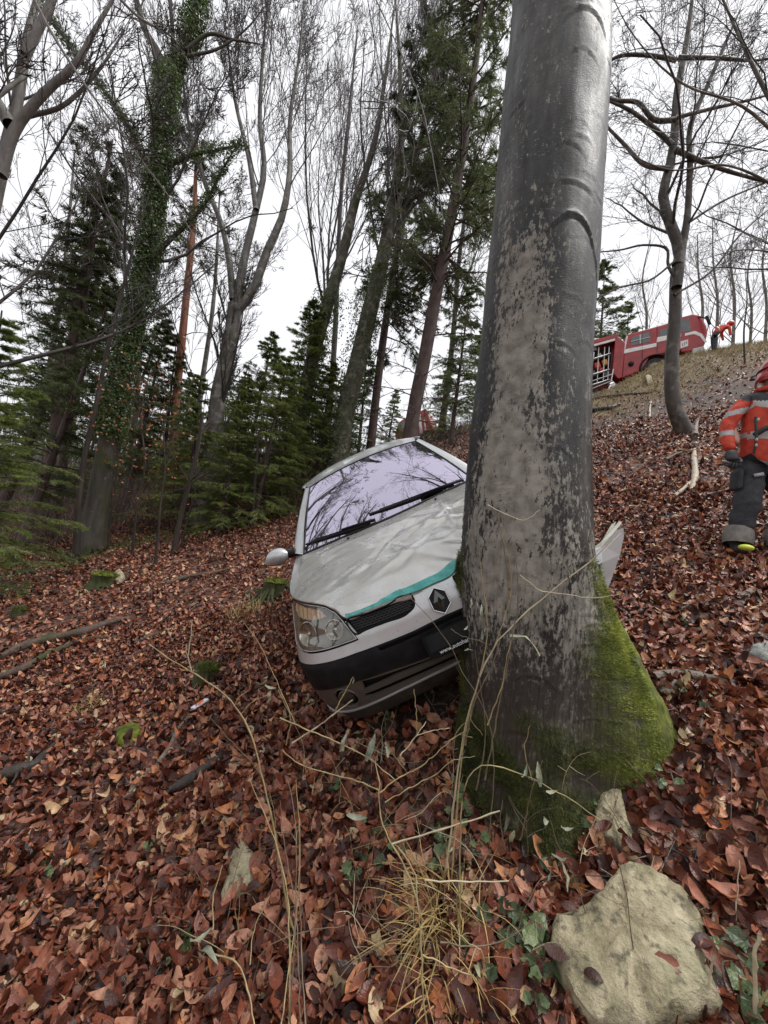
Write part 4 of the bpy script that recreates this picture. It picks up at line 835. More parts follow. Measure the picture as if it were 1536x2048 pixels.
tr_ = m.n('BsdfTransparent'); tr_.inputs[0].default_value = (.86, .85, .80, 1); df = m.n('BsdfDiffuse'); df.inputs[0].default_value = (.30, .28, .22, 1); mx0 = m.n('MixShader'); mx0.inputs[0].default_value = .07; mx = m.n('MixShader'); lw = m.n('LayerWeight'); lw.inputs['Blend'].default_value = .25
m.t.links.new(tr_.outputs[0], mx0.inputs[1]); m.t.links.new(df.outputs[0], mx0.inputs[2]); m.t.links.new(m.rng_(lw.outputs['Facing'], 0, 1, .05, .6), mx.inputs[0]); m.t.links.new(mx0.outputs[0], mx.inputs[1]); m.t.links.new(g.outputs[0], mx.inputs[2]); m.t.links.new(mx.outputs[0], m.t.nodes['Material Output'].inputs[0]); M_LENS = m.m
M_SGLASS = flat('dark_side_glass', (.02, .022, .026), .04, 0, 1)
M_REFL = flat('lamp_reflector', (.50, .49, .44), .16, 1)
M_LAMPIN = flat('lamp_housing_grey', (.12, .112, .085), .35, .6)
M_AMBER = flat('amber_indicator_bulb', (.55, .38, .25), .2, .7)

# polygon helpers in the (a, z) plane of the wrapped skin
def dens(poly, h=.012):
    out = []
    for (a, b), (c, d) in zip(poly, poly[1:]+poly[:1]):
        k = max(1, int(math.hypot(c-a, d-b)/h)); out += [(a+(c-a)*i/k, b+(d-b)*i/k) for i in range(k)]
    return out
def area(p): return sum(a*d-c*b for (a, b), (c, d) in zip(p, p[1:]+p[:1]))/2
def inset(poly, g):
    p = np.array(poly); p = p if area(poly) > 0 else p[::-1]; e = np.roll(p, -1, 0)-p; e /= np.linalg.norm(e, axis=1, keepdims=True)+1e-9; n = np.stack([-e[:, 1], e[:, 0]], 1)
    m_ = n+np.roll(n, 1, 0); m_ /= np.maximum(.5, np.linalg.norm(m_, axis=1, keepdims=True)); q = p+m_*g; return [tuple(t) for t in q]
def inside(P, poly):
    P = np.asarray(P); x, y = P[:, 0], P[:, 1]; r = np.zeros(len(P), bool); q = np.array(poly); j = len(q)-1
    for i in range(len(q)):
        c = ((q[i, 1] > y) != (q[j, 1] > y)) & (x < (q[j, 0]-q[i, 0])*(y-q[i, 1])/(q[j, 1]-q[i, 1]+1e-12)+q[i, 0]); r ^= c; j = i
    return r
def cdt(outer, holes=(), h=.02, gap=.0, hx=None):
    outer = inset(dens(outer, min(h, .02)), gap) if gap else dens(outer, min(h, .02)); hs_ = [inset(dens(q, min(h, .016)), -0) for q in holes]
    pts = list(outer); edges = [(i, (i+1) % len(outer)) for i in range(len(outer))]
    for q in hs_: b = len(pts); pts += q; edges += [(b+i, b+(i+1) % len(q)) for i in range(len(q))]
    o = np.array(outer); hx = hx or h; X, Y = np.meshgrid(np.arange(o[:, 0].min(), o[:, 0].max(), hx), np.arange(o[:, 1].min(), o[:, 1].max(), h), indexing='ij'); G = np.stack([X.ravel(), Y.ravel()], 1)
    k = inside(G, outer)
    for q in hs_: k &= ~inside(G, q)
    B = np.array(pts); G = G[k]
    if len(G): G = G[np.array([np.min(np.hypot(B[:, 0]-g_[0], B[:, 1]-g_[1])) > h*.45 for g_ in G])]
    allp = pts+[tuple(g_) for g_ in G]
    v, e, f, *_ = delaunay_2d_cdt([Vector(p) for p in allp], edges, [], 0, 1e-7)
    V = np.array([tuple(q) for q in v]); f = np.array([t for t in f if len(t) == 3]); c = V[f].mean(1); k = inside(c, outer)
    for q in hs_: k &= ~inside(c, q)
    return V, f[k]
def walled(P, Nn, f, depth):
    "add a turned-in lip of the given depth along the open edges"
    e = np.concatenate([f[:, [0, 1]], f[:, [1, 2]], f[:, [2, 0]]]); key = np.sort(e, 1); _, inv, cnt = np.unique(key, axis=0, return_inverse=True, return_counts=True); be = e[cnt[inv.ravel()] == 1]
    n = len(P); P2 = np.concatenate([P, P-Nn*depth]); q = np.array([(b, a, a+n, b+n) for a, b in be])
    fs = [tuple(t) for t in f]+[tuple(t) for t in q]; return P2, fs
def skin(name, outer, holes=(), mat=None, off=0.0, depth=.014, gap=.0018, h=.02, parent=car, warp=None, hx=None):
    V, f = cdt(outer, holes, h, gap, hx); P = wrap(V[:, 0], V[:, 1]); Nn = -wnorm(V[:, 0], V[:, 1])
    if (Nn[:, 1].mean() > 0 and np.abs(V[:, 0]).mean() < 1) : Nn = -Nn
    P = P+Nn*off
    if warp is not None: P = warp(P)
    P2, fs = walled(P, Nn, f, depth); o = obj(name, mesh(name, P2, fs), parent, mat)
    finish(o); return o
def finish(o, ang=35):
    bm = bmesh.new(); bm.from_mesh(o.data); bmesh.ops.remove_doubles(bm, verts=bm.verts, dist=1e-6); bmesh.ops.recalc_face_normals(bm, faces=bm.faces); bm.to_mesh(o.data); bm.free()
    o.data.polygons.foreach_set('use_smooth', [True]*len(o.data.polygons))
    try: o.data.set_sharp_from_angle(angle=math.radians(ang))
    except Exception: pass
def mir(poly): return [(-a, z) for a, z in poly][::-1]
def half2full(top): return mir(top)+top

ZT = lambda a: float(ztop(np.array(a)))
HLP = [(.441, .611), (.465, .648), (.495, .688), (.54, .726), (.60, .754), (.66, .766), (.75, .775), (.86, .784), (.945, .786), (1.0, .755), (1.025, .70), (1.015, .645), (.975, .605), (.88, .590), (.77, .591), (.62, .600), (.507, .608)]
GRP = [(.109, .6945), (.107, .678), (.119, .651), (.163, .633), (.279, .634), (.40, .630), (.428, .626), (.472, .687), (.35, .691), (.253, .694)]
FOG = [(.642+.072*math.cos(t), .346+.058*math.sin(t)) for t in np.linspace(0, 2*math.pi, 20)[:-1]]
SL1 = [(-.0, .372), (.175, .378), (.335, .387), (.511, .369), (.50, .421), (.447, .417), (.325, .409), (.173, .396), (-.0, .390)]
SL2 = [(.0, .322), (.185, .325), (.331, .327), (.497, .323), (.537, .329), (.519, .347), (.349, .355), (.177, .353), (.0, .350)]
btop = [(0, .558), (.17, .552), (.36, .556), (.47, .556), (.70, .545), (.90, .532), (1.04, .520)]
bbot = [(0, .400), (.175, .407), (.373, .427), (.53, .430), (.75, .408), (.90, .38), (1.04, .36)]
lipl = [(0, .308), (.19, .304), (.355, .298), (.487, .284), (.689, .258), (.87, .235), (1.02, .225)]
hoodline = [(0, .697), (.115, .697), (.253, .697), (.35, .694), (.44, .690), (.475, .693), (.50, .706), (.535, .733), (.60, .760), (.66, .771), (.75, .780), (.86, .789)]
# bumper: painted upper half round the badge, black band, painted lower lip
upper = btop[::1]+[(1.04, .58), (.975, .597), (.88, .583), (.77, .584), (.62, .593), (.507, .601), (.434, .605), (.45, .640), (.485, .688), (.472, .687), (.428, .626), (.40, .630), (.279, .634), (.163, .633), (.119, .651), (.106, .678), (.109, .694), (0, .694)]
full_upper = upper+[(-a, z) for a, z in upper[::-1] if a > 0]
bumper = skin('front_bumper', full_upper, [], M_SILV, h=.014)
full_band = btop+bbot[::-1]; full_band = full_band+[(-a, z) for a, z in full_band[::-1] if a > 0]
gro = [(0, .5495), (.17, .545), (.355, .549), (.345, .531), (.17, .529), (0, .530)]
grof = gro+[(-a, z) for a, z in gro[::-1] if a > 0]
def ordered(half_lo, half_hi):
    "closed outline from a lower and an upper half line, mirrored"
    return [(-a, z) for a, z in half_lo[::-1]]+[p for p in half_lo if p[0] > 0]+half_hi[::-1]+[(-a, z) for a, z in half_hi if a > 0]
skin('bumper_band', ordered(bbot, btop), [ordered([(0, .530), (.17, .529), (.345, .531)], [(0, .5495), (.17, .545), (.355, .549)])], M_BLK, off=.006, h=.02, parent=bumper)
s1l = [(0, .372), (.175, .378), (.335, .387), (.511, .369)]; s1h = [(0, .388), (.173, .396), (.325, .409), (.447, .417), (.50, .421)]
s2l = [(0, .322), (.185, .325), (.331, .327), (.497, .321), (.537, .329)]; s2h = [(0, .350), (.177, .353), (.349, .355), (.519, .347)]
skin('bumper_lower', ordered(lipl, bbot), [ordered(s1l, s1h), ordered(s2l, s2h), FOG, mir(FOG)], M_SILVD, h=.016, parent=bumper)
skin('bumper_lip', ordered([(a, z-.008) for a, z in lipl], [(a, z) for a, z in lipl]), [], M_SILV, off=.006, depth=.012, gap=0, h=.01, parent=bumper)
skin('lower_apron', ordered([(0, .17), (.5, .15), (.9, .13), (1.02, .13)], [(a, z-.006) for a, z in lipl]), [], flat('muddy_apron', (.045, .038, .032), .75, var=.5, scale=12), off=-.012, h=.03, parent=bumper)
# dark insides seen through the openings
skin('front_carrier', ordered([(0, .16), (.95, .14)], [(0, .675), (.46, .675), (.60, .60), (.95, .57)]), [], M_DARK, off=-.045, h=.05)
# grilles: slanting mesh bars
for sg in (1, -1):
    P_ = GRP if sg == 1 else mir(GRP); gr_ = skin('grille', P_, [], M_DARK, off=-.028, gap=0, h=.03)
    rim = np.array([P_[i] for i in range(len(P_))]+[P_[0]]); R3 = wrap(rim[:, 0], rim[:, 1]); obj('grille_frame', mesh('grille_frame', *tubes(rs(R3, 60), np.full(60, .0045), 6)), gr_, M_BLKG, True)
    for k in range(6):
        z = .642+.0095*k; aa = np.linspace(.118+.01*abs(k-2), .43+.006*k, 24)*sg; W = wrap(aa, np.full(24, z)); W[:, 1] += .014; V_, F_ = tubes(W, np.full(24, .0026), 4); obj('grille_bar', mesh('grille_bar', V_, F_), gr_, M_GRL, True)
    pc = []
    for k in range(5):
        z = .647+.0095*k
        for j in range(13):
            a0 = sg*(.13+.022*j+.011*(k % 2)); W = wrap(np.array([a0, a0]), np.array([z-.004, z+.006])); W[:, 1] += .014; pc.append(tubes(W, np.full(2, .002), 4))
    obj('grille_mesh', mesh('grille_mesh', *cat_(pc)), gr_, M_GRL)
# headlamps: housing, two round reflectors, indicator, clear lens
for sg in (-1, 1):
    P_ = HLP if sg == 1 else mir(HLP); hl = skin('headlight', P_, [], M_LENS, off=.001, gap=.004, depth=.004, h=.016)
    V_, f_ = cdt(P_, [], .016, .001); W = wrap(V_[:, 0], V_[:, 1]); Nn = -wnorm(V_[:, 0], V_[:, 1]); Nn = Nn*np.where((Nn[:, 1:2] > 0), -1, 1)
    dd_ = np.full(len(V_), .030)
    e_ = [np.min(np.hypot(np.array(dens(P_, .006))[:, 0]-p[0], np.array(dens(P_, .006))[:, 1]-p[1])) for p in V_]; dd_ = np.minimum(.034, np.array(e_)*1.6+.004)
    ho = obj('lamp_housing', mesh('lamp_housing', W-Nn*dd_[:, None], [tuple(t) for t in f_]), hl, M_LAMPIN, True); finish(ho, 60)
    for (a0, z0, r0, nm) in ((.565, .664, .047, 'reflector'), (.795, .650, .062, 'reflector')):
        c0 = wrap(np.array(a0*sg), np.array(z0)); n0 = -wnorm(np.array(a0*sg), np.array(z0)); n0 = n0*(-1 if n0[1] > 0 else 1); n0 = n0+np.array([0, -.5, 0]); n0 /= np.linalg.norm(n0)
        u = np.cross(n0, [0, 0, 1]); u /= np.linalg.norm(u); v = np.cross(n0, u); rr_, hh_ = np.array([1.08, 1.0, .85, .62, .4, .22, .2, .0])*r0, np.array([-.012, -.012, -.024, -.036, -.044, -.046, -.022, -.018])
        t = np.linspace(0, 2*math.pi, 29)[:-1]; W = np.array([c0+n0*h_+(u*math.cos(q)+v*math.sin(q))*r_i for r_i, h_ in zip(rr_, hh_) for q in t]); ix = np.arange(len(rr_)*28).reshape(-1, 28); F_ = np.stack([ix[:-1], np.roll(ix, -1, 1)[:-1], np.roll(ix, -1, 1)[1:], ix[1:]], -1).reshape(-1, 4)
        rf = obj(nm, mesh(nm, W, F_), hl, M_REFL, True); finish(rf, 40); q_t = np.linspace(0, 2*math.pi, 33); obj('reflector_rim', mesh('reflector_rim', *tubes(np.array([c0+n0*-.010+(u*math.cos(q)+v*math.sin(q))*r0*1.02 for q in q_t]), np.full(33, .0022), 5)), rf, M_CHR, True); obj('bulb', mesh('bulb', *tubes(np.array([c0-n0*.04, c0-n0*.012]), [.010, .007], 8, True)), rf, M_CHR, True)
    ip = [(a*sg, z) for a, z in [(.62, .722), (.70, .712), (.80, .712), (.92, .715), (.985, .735), (.955, .770), (.86, .771), (.75, .762), (.66, .752)]]; ip = ip if sg == 1 else ip[::-1]
    V_, f_ = cdt(ip, [], .01, 0); W = wrap(V_[:, 0], V_[:, 1]); Nn = -wnorm(V_[:, 0], V_[:, 1]); Nn = Nn*np.where((Nn[:, 1:2] > 0), -1, 1); dz = .014+.004*np.sin(V_[:, 0]*260); o_ = obj('indicator_lamp', mesh('indicator_lamp', W-Nn*dz[:, None], [tuple(t) for t in f_]), hl, M_AMBER, False)
    R_ = wrap(np.array([p[0] for p in dens(P_, .01)]+[P_[0][0]]), np.array([p[1] for p in dens(P_, .01)]+[P_[0][1]])); obj('lamp_seal', mesh('lamp_seal', *tubes(R_, np.full(len(R_), .0028), 5)), hl, M_SILV, True)
    ga = np.linspace(.475, .99, 40); gz = np.interp(ga, [p[0] for p in HLP[2:10]], [p[1] for p in HLP[2:10]])+.007; G_ = wrap(ga*sg, gz); obj('shut_line', mesh('shut_line', *tubes(G_, np.interp(np.linspace(0, 1, 40), [0, .5, 1], [.003, .0055, .007]), 5)), hl, M_BLKG, True)
# fog lamps
for sg in (-1, 1):
    P_ = FOG if sg == 1 else mir(FOG); fl = skin('fog_lamp', P_, [], M_BLKG, off=-.020, gap=0, depth=.01, h=.02)
    c0 = wrap(np.array(.640*sg), np.array(.345)); n0 = np.array([0, -1, 0.]); t = np.linspace(0, 2*math.pi, 25)[:-1]
    W = [c0+n0*h_+np.array([math.cos(q)*r_i, 0, math.sin(q)*r_i]) for r_i, h_ in ((.044, -.018), (.044, -.012), (.036, -.007), (.0, -.004)) for q in t]; ix = np.arange(96).reshape(4, 24); F_ = np.stack([ix[:-1], np.roll(ix, -1, 1)[:-1], np.roll(ix, -1, 1)[1:], ix[1:]], -1).reshape(-1, 4)
    q_ = obj('fog_lens', mesh('fog_lens', np.array(W), F_), fl, flat('murky_fog_lens', (.04, .04, .032), .12, .3, 1), True)
    R_ = wrap(np.array([p[0] for p in dens(P_, .01)]+[P_[0][0]]), np.array([p[1] for p in dens(P_, .01)]+[P_[0][1]])); obj('fog_surround', mesh('fog_surround', *tubes(R_, np.full(len(R_), .004), 6)), fl, M_SILVD, True)
# badge: black hexagonal recess, chrome-edged, with the folded diamond ring
c0 = wrap(np.array(0.), np.array(.628)); nn = wnorm(np.array(0.), np.array(.628)); nn = nn*(-1 if nn[1] > 0 else 1); ux = np.array([1., 0, 0]); uz = np.cross(ux, nn); uz *= np.sign(uz[2])
def loc(x, z, d_): return c0+ux*x+uz*z+nn*d_
hexa = [(0, .062), (.042, .030), (.042, -.030), (0, -.062), (-.042, -.030), (-.042, .030)]
def plate(name, poly, d0, d1, mat, parent, holes=None):
    n = len(poly); V_ = [loc(x, z, d1) for x, z in poly]+[loc(x, z, d0) for x, z in poly]; fs = [tuple(range(n))]+[(i, (i+1) % n, n+(i+1) % n, n+i) for i in range(n)]+[tuple(range(2*n-1, n-1, -1))]
    o = obj(name, mesh(name, np.array(V_), fs), parent, mat); finish(o, 20); return o
badge = plate('badge', hexa, -.004, .004, M_BLKG, car)
hx3 = np.array([loc(x*1.02, z*1.02, .005) for x, z in hexa+[hexa[0]]])
for i in range(6): q_ = tubes(hx3[[i, i+1]], [.0032, .0032], 5)
obj('badge_rim', mesh('badge_rim', *cat_([tubes(hx3[[i, i+1]], [.0034, .0034], 5) for i in range(6)])), badge, M_CHR, True)
def ring(name, oc, ic, d0, d1, mat, parent):
    n = len(oc); V_ = [loc(x, z, d1 if i % 2 else d1*.8) for i, (x, z) in enumerate(oc)]+[loc(x, z, d1*1.5) for x, z in ic]+[loc(x, z, d0) for x, z in oc]+[loc(x, z, d0) for x, z in ic]; fs = []
    for i in range(n):
        j = (i+1) % n; fs += [(i, j, n+j, n+i), (2*n+i, 2*n+j, j, i), (n+i, n+j, 3*n+j, 3*n+i)]
    o = obj(name, mesh(name, np.array(V_), fs), parent, mat); finish(o, 15); return o
ring('badge_diamond', [(0, .052), (.030, 0), (0, -.052), (-.030, 0)], [(0, .020), (.010, 0), (0, -.020), (-.010, 0)], .003, .012, flat('dull_chrome', (.13, .135, .13), .22, 1), badge)
# number plate holder with its printed web address
ph = plate('plate_holder', [(-.15, .515-.628), (.15, .515-.628), (.15, .412-.628), (-.15, .412-.628)], .0, .034, flat('plate_holder_black', (.003, .003, .003), .6, spec=.15), car)
plate('holder_inset', [(-.135, .506-.628), (.135, .506-.628), (.135, .438-.628), (-.135, .438-.628)], .033, .0355, M_BLK, ph)
cu = bpy.data.curves.new('dealer_lettering', 'FONT'); cu.body = 'www.autohandel.ch'; cu.size = .026; cu.align_x = 'CENTER'; cu.extrude = .0004
to = bpy.data.objects.new('dealer_lettering', cu); COL.objects.link(to); to = apply_mods(to) if False else to
_me = bpy.data.meshes.new_from_object(to.evaluated_get(bpy.context.evaluated_depsgraph_get())); bpy.data.objects.remove(to)
to = obj('dealer_lettering', _me, ph, flat('white_print', (.75, .75, .75), .5)); o3 = loc(.005, .417-.628, .0352)
to.matrix_local = Matrix([[1.0, 0, 0, o3[0]], [0, uz[1], nn[1], o3[1]], [0, uz[2], nn[2], o3[2]], [0, 0, 0, 1]])

# bonnet with its dents: front lip on the wrapped skin, then back to the scuttle
def ycowl(x): return .955+.155*(np.abs(x)/.69)**2
def dent(P):
    x, y = P[:, 0], P[:, 1]; d_ = np.zeros(len(P))
    def seg(x0, y0, x1, y1, w, am):
        L = np.hypot(x1-x0, y1-y0); t = ((x-x0)*(x1-x0)+(y-y0)*(y1-y0))/L**2; s = (x-x0)*(y1-y0)/L-(y-y0)*(x1-x0)/L; e = np.clip(1-np.abs(t-.5)*2+.25, 0, 1)**.6*((t > -.12) & (t < 1.12)); return am*np.exp(-(s/w)**2)*e
    d_ += seg(-.22, .40, .02, .33, .008, .011)+seg(-.22, .40, -.10, .54, .008, .011)+seg(-.10, .54, .02, .33, .008, .010)+seg(-.22, .40, -.36, .35, .02, -.006)+seg(-.02, .33, .30, .30, .02, .008)
    tri = np.exp(-(((x+.10)/.08)**2+((y-.42)/.07)**2)); d_ -= tri*.012
    d_ += seg(-.30, .24, .16, .44, .018, .006)+seg(-.45, .42, .26, .66, .022, .005)+seg(-.34, .30, .05, .74, .03, -.006)+seg(-.1, .25, .3, .55, .02, -.008)+seg(.02, .62, .40, .50, .02, .014)+seg(.15, .80, .48, .62, .02, -.013)+seg(.06, .50, .45, .74, .016, .012)+seg(.28, .36, .36, .95, .02, .014)
    d_ += seg(-.62, .70, -.1, .55, .05, .004)+seg(-.5, .9, .1, .78, .03, .004)
    d_ += .0032*fbm(np.stack([x, y], 1), 5, 3, 21)*np.clip((x+.5)/.6, .25, 1.6)+.0014*fbm(np.stack([x, y], 1), 16, 3, 22)
    d_ *= np.clip((y-.10-.10*np.abs(x))/.16, 0, 1)
    k = np.exp(-(((x-.26)/.20)**2+((y-.16)/.22)**2)); P = P.copy(); P[:, 1] += .018*k; d_ += .012*k*np.sin((x+y)*34)    # crushed where the tree bit in
    P[:, 2] += d_; return P
ncol = 112; aa = np.concatenate([np.linspace(-.945, .945, ncol)]); zt_ = ztop(aa); W0 = wrap(aa, zt_)
rows = []
hl_a = np.array([p[0] for p in hoodline]); hl_z = np.array([p[1] for p in hoodline])
zlow = np.minimum(np.interp(np.abs(aa), hl_a, hl_z)+.003, zt_-.0015)
for k in range(5): rows.append(wrap(aa, zlow+(zt_-zlow)*k/4.0))
nr = 84; xx = W0[:, 0]; xs_ = np.clip(xx, -.705, .705)
for k in range(1, nr+1):
    t = (k/nr)**1.05; x_ = xx+(xs_-xx)*min(1, t*3); y_ = W0[:, 1]+(ycowl(x_)-W0[:, 1])*t; rows.append(np.stack([x_, y_, hoodz(x_, y_)], 1))
HP = np.array(rows); sh_ = HP.shape; HPf = dent(HP.reshape(-1, 3))
HPf[:, 2] += .004*np.clip(HPf[:, 1]*10, 0, 1)
ix = np.arange(len(HPf)).reshape(sh_[0], sh_[1]); F_ = np.stack([ix[:-1, :-1], ix[:-1, 1:], ix[1:, 1:], ix[1:, :-1]], -1).reshape(-1, 4)
be = np.concatenate([ix[0], ix[1:, -1], ix[-1, ::-1][1:], ix[::-1, 0][1:]]); nV = len(HPf); low = HPf[be]-[0, 0, .014]; low[:, 1] += .002
fs = [tuple(f) for f in F_]+[(int(be[(i+1) % len(be)]), int(be[i]), nV+i, nV+(i+1) % len(be)) for i in range(len(be)-1)]
hood = obj('bonnet', mesh('bonnet', np.concatenate([HPf, low]), fs), car, M_HOOD); finish(hood, 50)
# the teal strip along its front edge: a thin painted-on band
ta = np.linspace(-.475, .42, 90); tl = np.minimum(np.interp(np.abs(ta), hl_a, hl_z), ztop(ta)-.002)+.003; wd = .012+.011*np.clip((ta+.35)/.5, 0, 1)
S_ = []
for k in range(4):
    z_ = tl+.002+wd*k/3.0; zt2 = ztop(ta); over = np.maximum(0, z_-zt2+.001); P_ = wrap(ta, np.minimum(z_, zt2-.001)); P_[:, 1] += over*1.9; P_[:, 2] = np.where(over > 0, hoodz(P_[:, 0], P_[:, 1])+.0052, P_[:, 2]); P_ = dent(P_); P_[:, 1] -= .0045; P_[:, 2] += .0035+.004*np.clip(P_[:, 1]*10, 0, 1); S_.append(P_)
S_ = np.array(S_); ix = np.arange(S_.size//3).reshape(4, -1); F_ = np.stack([ix[:-1, :-1], ix[:-1, 1:], ix[1:, 1:], ix[1:, :-1]], -1).reshape(-1, 4)
obj('teal_strip', mesh('teal_strip', S_.reshape(-1, 3), F_), hood, M_TEAL, True)
ch = [(-.20, .0), (-.17, .012), (-.13, .016), (-.09, .022), (-.06, .020), (-.05, .006), (-.1, .001), (-.16, -.002)]
Pc = np.array([dent(wrap(np.array([a]), np.array([min(ZT(a)-.001, .722+z)])))[0]+[0, -.003-.08*max(0, .0), .001] for a, z in ch]); Pc[:, 1] += np.array([z for _, z in ch])*.5; Pc[:, 2] = np.maximum(Pc[:, 2], hoodz(Pc[:, 0], Pc[:, 1])+.007)
obj('paint_chip', mesh('paint_chip', Pc, [tuple(range(8))]), hood, flat('bare_grey_primer', (.20, .19, .18), .7))
for x_, y_ in ((-.33, .93), (.33, .93)):
    z_ = float(hoodz(np.array(x_), np.array(y_))); obj('washer_nozzle', mesh('washer_nozzle', *tubes(np.array([(x_, y_, z_), (x_, y_-.003, z_+.016)]), [.011, .007], 8, True)), hood, M_BLK, True)

# wings, doors, rear quarters: the side skin with the wheel arches cut out
def a_of_y(y, z): aa_ = np.linspace(.3, AMAX, 3000); return np.interp(y, wrap(aa_, np.full(3000, z))[:2200, 1], aa_[:2200])
def arch(yc, r, sg):
    pts = []
    for t in np.linspace(-.32*math.pi, 1.32*math.pi, 34): y = yc+r*math.cos(t); z = .29+r*math.sin(t); pts.append((sg*a_of_y(y, z), z))
    return pts if sg > 0 else pts[::-1]
A1, A2, A3, A4 = 1.72, 2.62, 3.0, AMAX-.002
fen = [(1.055, .14), (1.75, .14), (1.75, .60), (1.70, .90)]
for sg in (-1, 1):
    top = [(a, ZT(a)-.001) for a in np.linspace(1.70, .955, 30)]
    P_ = [(1.05, .16), (1.80, .16), (1.80, .55), (1.78, ZT(1.78)-.001)]+[(a, ZT(a)-.001) for a in np.linspace(1.74, .965, 26)]+[(.955, .792), (1.01, .76), (1.033, .70), (1.025, .64), (1.045, .585), (1.05, .5)]
    P_ = [(a*sg, z) for a, z in P_]; P_ = P_ if sg > 0 else P_[::-1]
    # the outline already turns round the arch, cut it away with a hole polygon kept inside the panel
    ar = arch(.75, .315, sg); arc = [(a if abs(a) > 1.052 else 1.052*sg, max(z, .161)) for a, z in ar]
    V_, f_ = cdt(P_, [], .022, .0); c_ = V_[f_].mean(1); yy = wrap(V_[:, 0], V_[:, 1])
    V_, f_ = cdt(P_, [], .02, .0018); c3 = wrap(V_[:, 0], V_[:, 1])[f_].mean(1); k = np.hypot(c3[:, 1]-.75, c3[:, 2]-.29) > .315; f_ = f_[k]
    W = wrap(V_[:, 0], V_[:, 1]); rr_ = np.hypot(W[:, 1]-.75, W[:, 2]-.29); Nn = -wnorm(V_[:, 0], V_[:, 1]); Nn *= np.where(Nn[:, 0:1]*sg < 0, -1, 1)
    fix = (rr_ < .335) & (rr_ > .29); W[fix, 1] = .75+(W[fix, 1]-.75)/rr_[fix]*.315; W[fix, 2] = .29+(W[fix, 2]-.29)/rr_[fix]*.315
    P2, fs = walled(W, Nn, f_, .02); wing = obj('front_wing', mesh('front_wing', P2, fs), car, M_SILV); finish(wing, 40)
    # wing top between bonnet and screen pillar
    n_ = 40; ys_ = np.linspace(.49, 1.22, n_); rws = []
    for t in np.linspace(0, 1, 6):
        xo = np.array([wrap(np.array(a_of_y(y, .80)), np.array(ZT(float(a_of_y(y, .80)))))[0] for y in ys_]); xi = np.minimum(.709+.0*ys_, xo-.004); x_ = xi+(xo-xi)*t; rws.append(np.stack([x_*sg, ys_, hoodz(x_, ys_)], 1))
    G_ = np.array(rws); ix = np.arange(G_.size//3).reshape(6, n_); F_ = np.stack([ix[:-1, :-1], ix[:-1, 1:], ix[1:, 1:], ix[1:, :-1]], -1).reshape(-1, 4); obj('wing_top', mesh('wing_top', G_.reshape(-1, 3), F_), wing, M_SILV, True)
    ae = A4
    P_ = [(1.803, .17), (2.72, .17), (2.72, .60), (2.78, ZT(2.78)-.001)]+[(a, ZT(a)-.001) for a in np.linspace(2.7, 1.80, 14)]; P_ = [(a*sg, z) for a, z in P_]; P_ = P_ if sg > 0 else P_[::-1]; dr = skin('door', P_, [], M_SILV, h=.06, gap=.002)
    hb_ = wrap(np.array([2.5, 2.62])*sg, np.array([.78, .78])); hb_[:, 0] += .018*sg; obj('handle', mesh('handle', *tubes(hb_, [.012, .012], 8, True)), dr, M_BLK, True)
    P_ = [(2.724, .17), (ae, .17), (ae, .93)]+[(a, ZT(a)-.001) for a in np.linspace(ae, 2.785, 20)]; P_ = [(a*sg, z) for a, z in P_]; P_ = P_ if sg > 0 else P_[::-1]
    V_, f_ = cdt(P_, [], .05, .002); c3 = wrap(V_[:, 0], V_[:, 1])[f_].mean(1); f_ = f_[~((np.hypot(c3[:, 1]-3.2, c3[:, 2]-.29) < .32) & (np.abs(c3[:, 0]) > .55))]
    W = wrap(V_[:, 0], V_[:, 1]); Nn = -wnorm(V_[:, 0], V_[:, 1]); P2, fs = walled(W, Nn, f_, .02); rq = obj('rear_quarter', mesh('rear_quarter', P2, fs), car, M_SILV); finish(rq, 40)
    # wheels
    for yc in (.75, 3.2):
        t = np.linspace(0, 2*math.pi, 33)[:-1]
        def lathe(prof, nm, par, mat, x0):
            W = np.array([(x0+sg*px_, yc+r_i*math.cos(q), .29+r_i*math.sin(q)) for px_, r_i in prof for q in t]); ix = np.arange(len(prof)*32).reshape(-1, 32); F_ = np.stack([ix[:-1], np.roll(ix, -1, 1)[:-1], np.roll(ix, -1, 1)[1:], ix[1:]], -1).reshape(-1, 4); o = obj(nm, mesh(nm, W, F_), par, mat); finish(o, 35); return o
        wh = lathe([(-.085, .19), (-.088, .26), (-.07, .287), (-.03, .293), (.03, .293), (.07, .287), (.088, .26), (.083, .20), (.07, .185)], 'wheel', car, M_RUB, .695*sg)
        lathe([(.075, .19), (.068, .175), (.03, .15), (.035, .06), (.05, .05), (.05, .0)], 'rim', wh, flat('grey_wheel_trim', (.35, .35, .35), .4, .5), .695*sg)
# windscreen, pillars, roof, side glass, tail
def surf(name, fn, nu, nv, mat, par=car, thick=0):
    U, Vv = np.meshgrid(np.linspace(0, 1, nu), np.linspace(0, 1, nv), indexing='ij'); P = fn(U, Vv).reshape(-1, 3); ix = np.arange(nu*nv).reshape(nu, nv); F_ = np.stack([ix[:-1, :-1], ix[1:, :-1], ix[1:, 1:], ix[:-1, 1:]], -1).reshape(-1, 4)
    o = obj(name, mesh(name, P, F_), par, mat); finish(o, 50); return o
WB = lambda x: np.stack([x, ycowl(x)+.022, hoodz(x, ycowl(x)+.022)+.004], -1)
def WT(x): q = np.abs(x)/.505; return np.stack([x, 1.625+.082*q**2, 1.395-.042*q**2], -1)
def wsf(U, V_):
    xb = (U*2-1)*.688; xt = (U*2-1)*.505; P = WB(xb)*(1-V_[..., None])+WT(xt)*V_[..., None]; P[..., 2] += .03*np.sin(math.pi*V_)*(1-(U*2-1)**2*.7); P[..., 1] -= .012*np.sin(math.pi*V_); return P
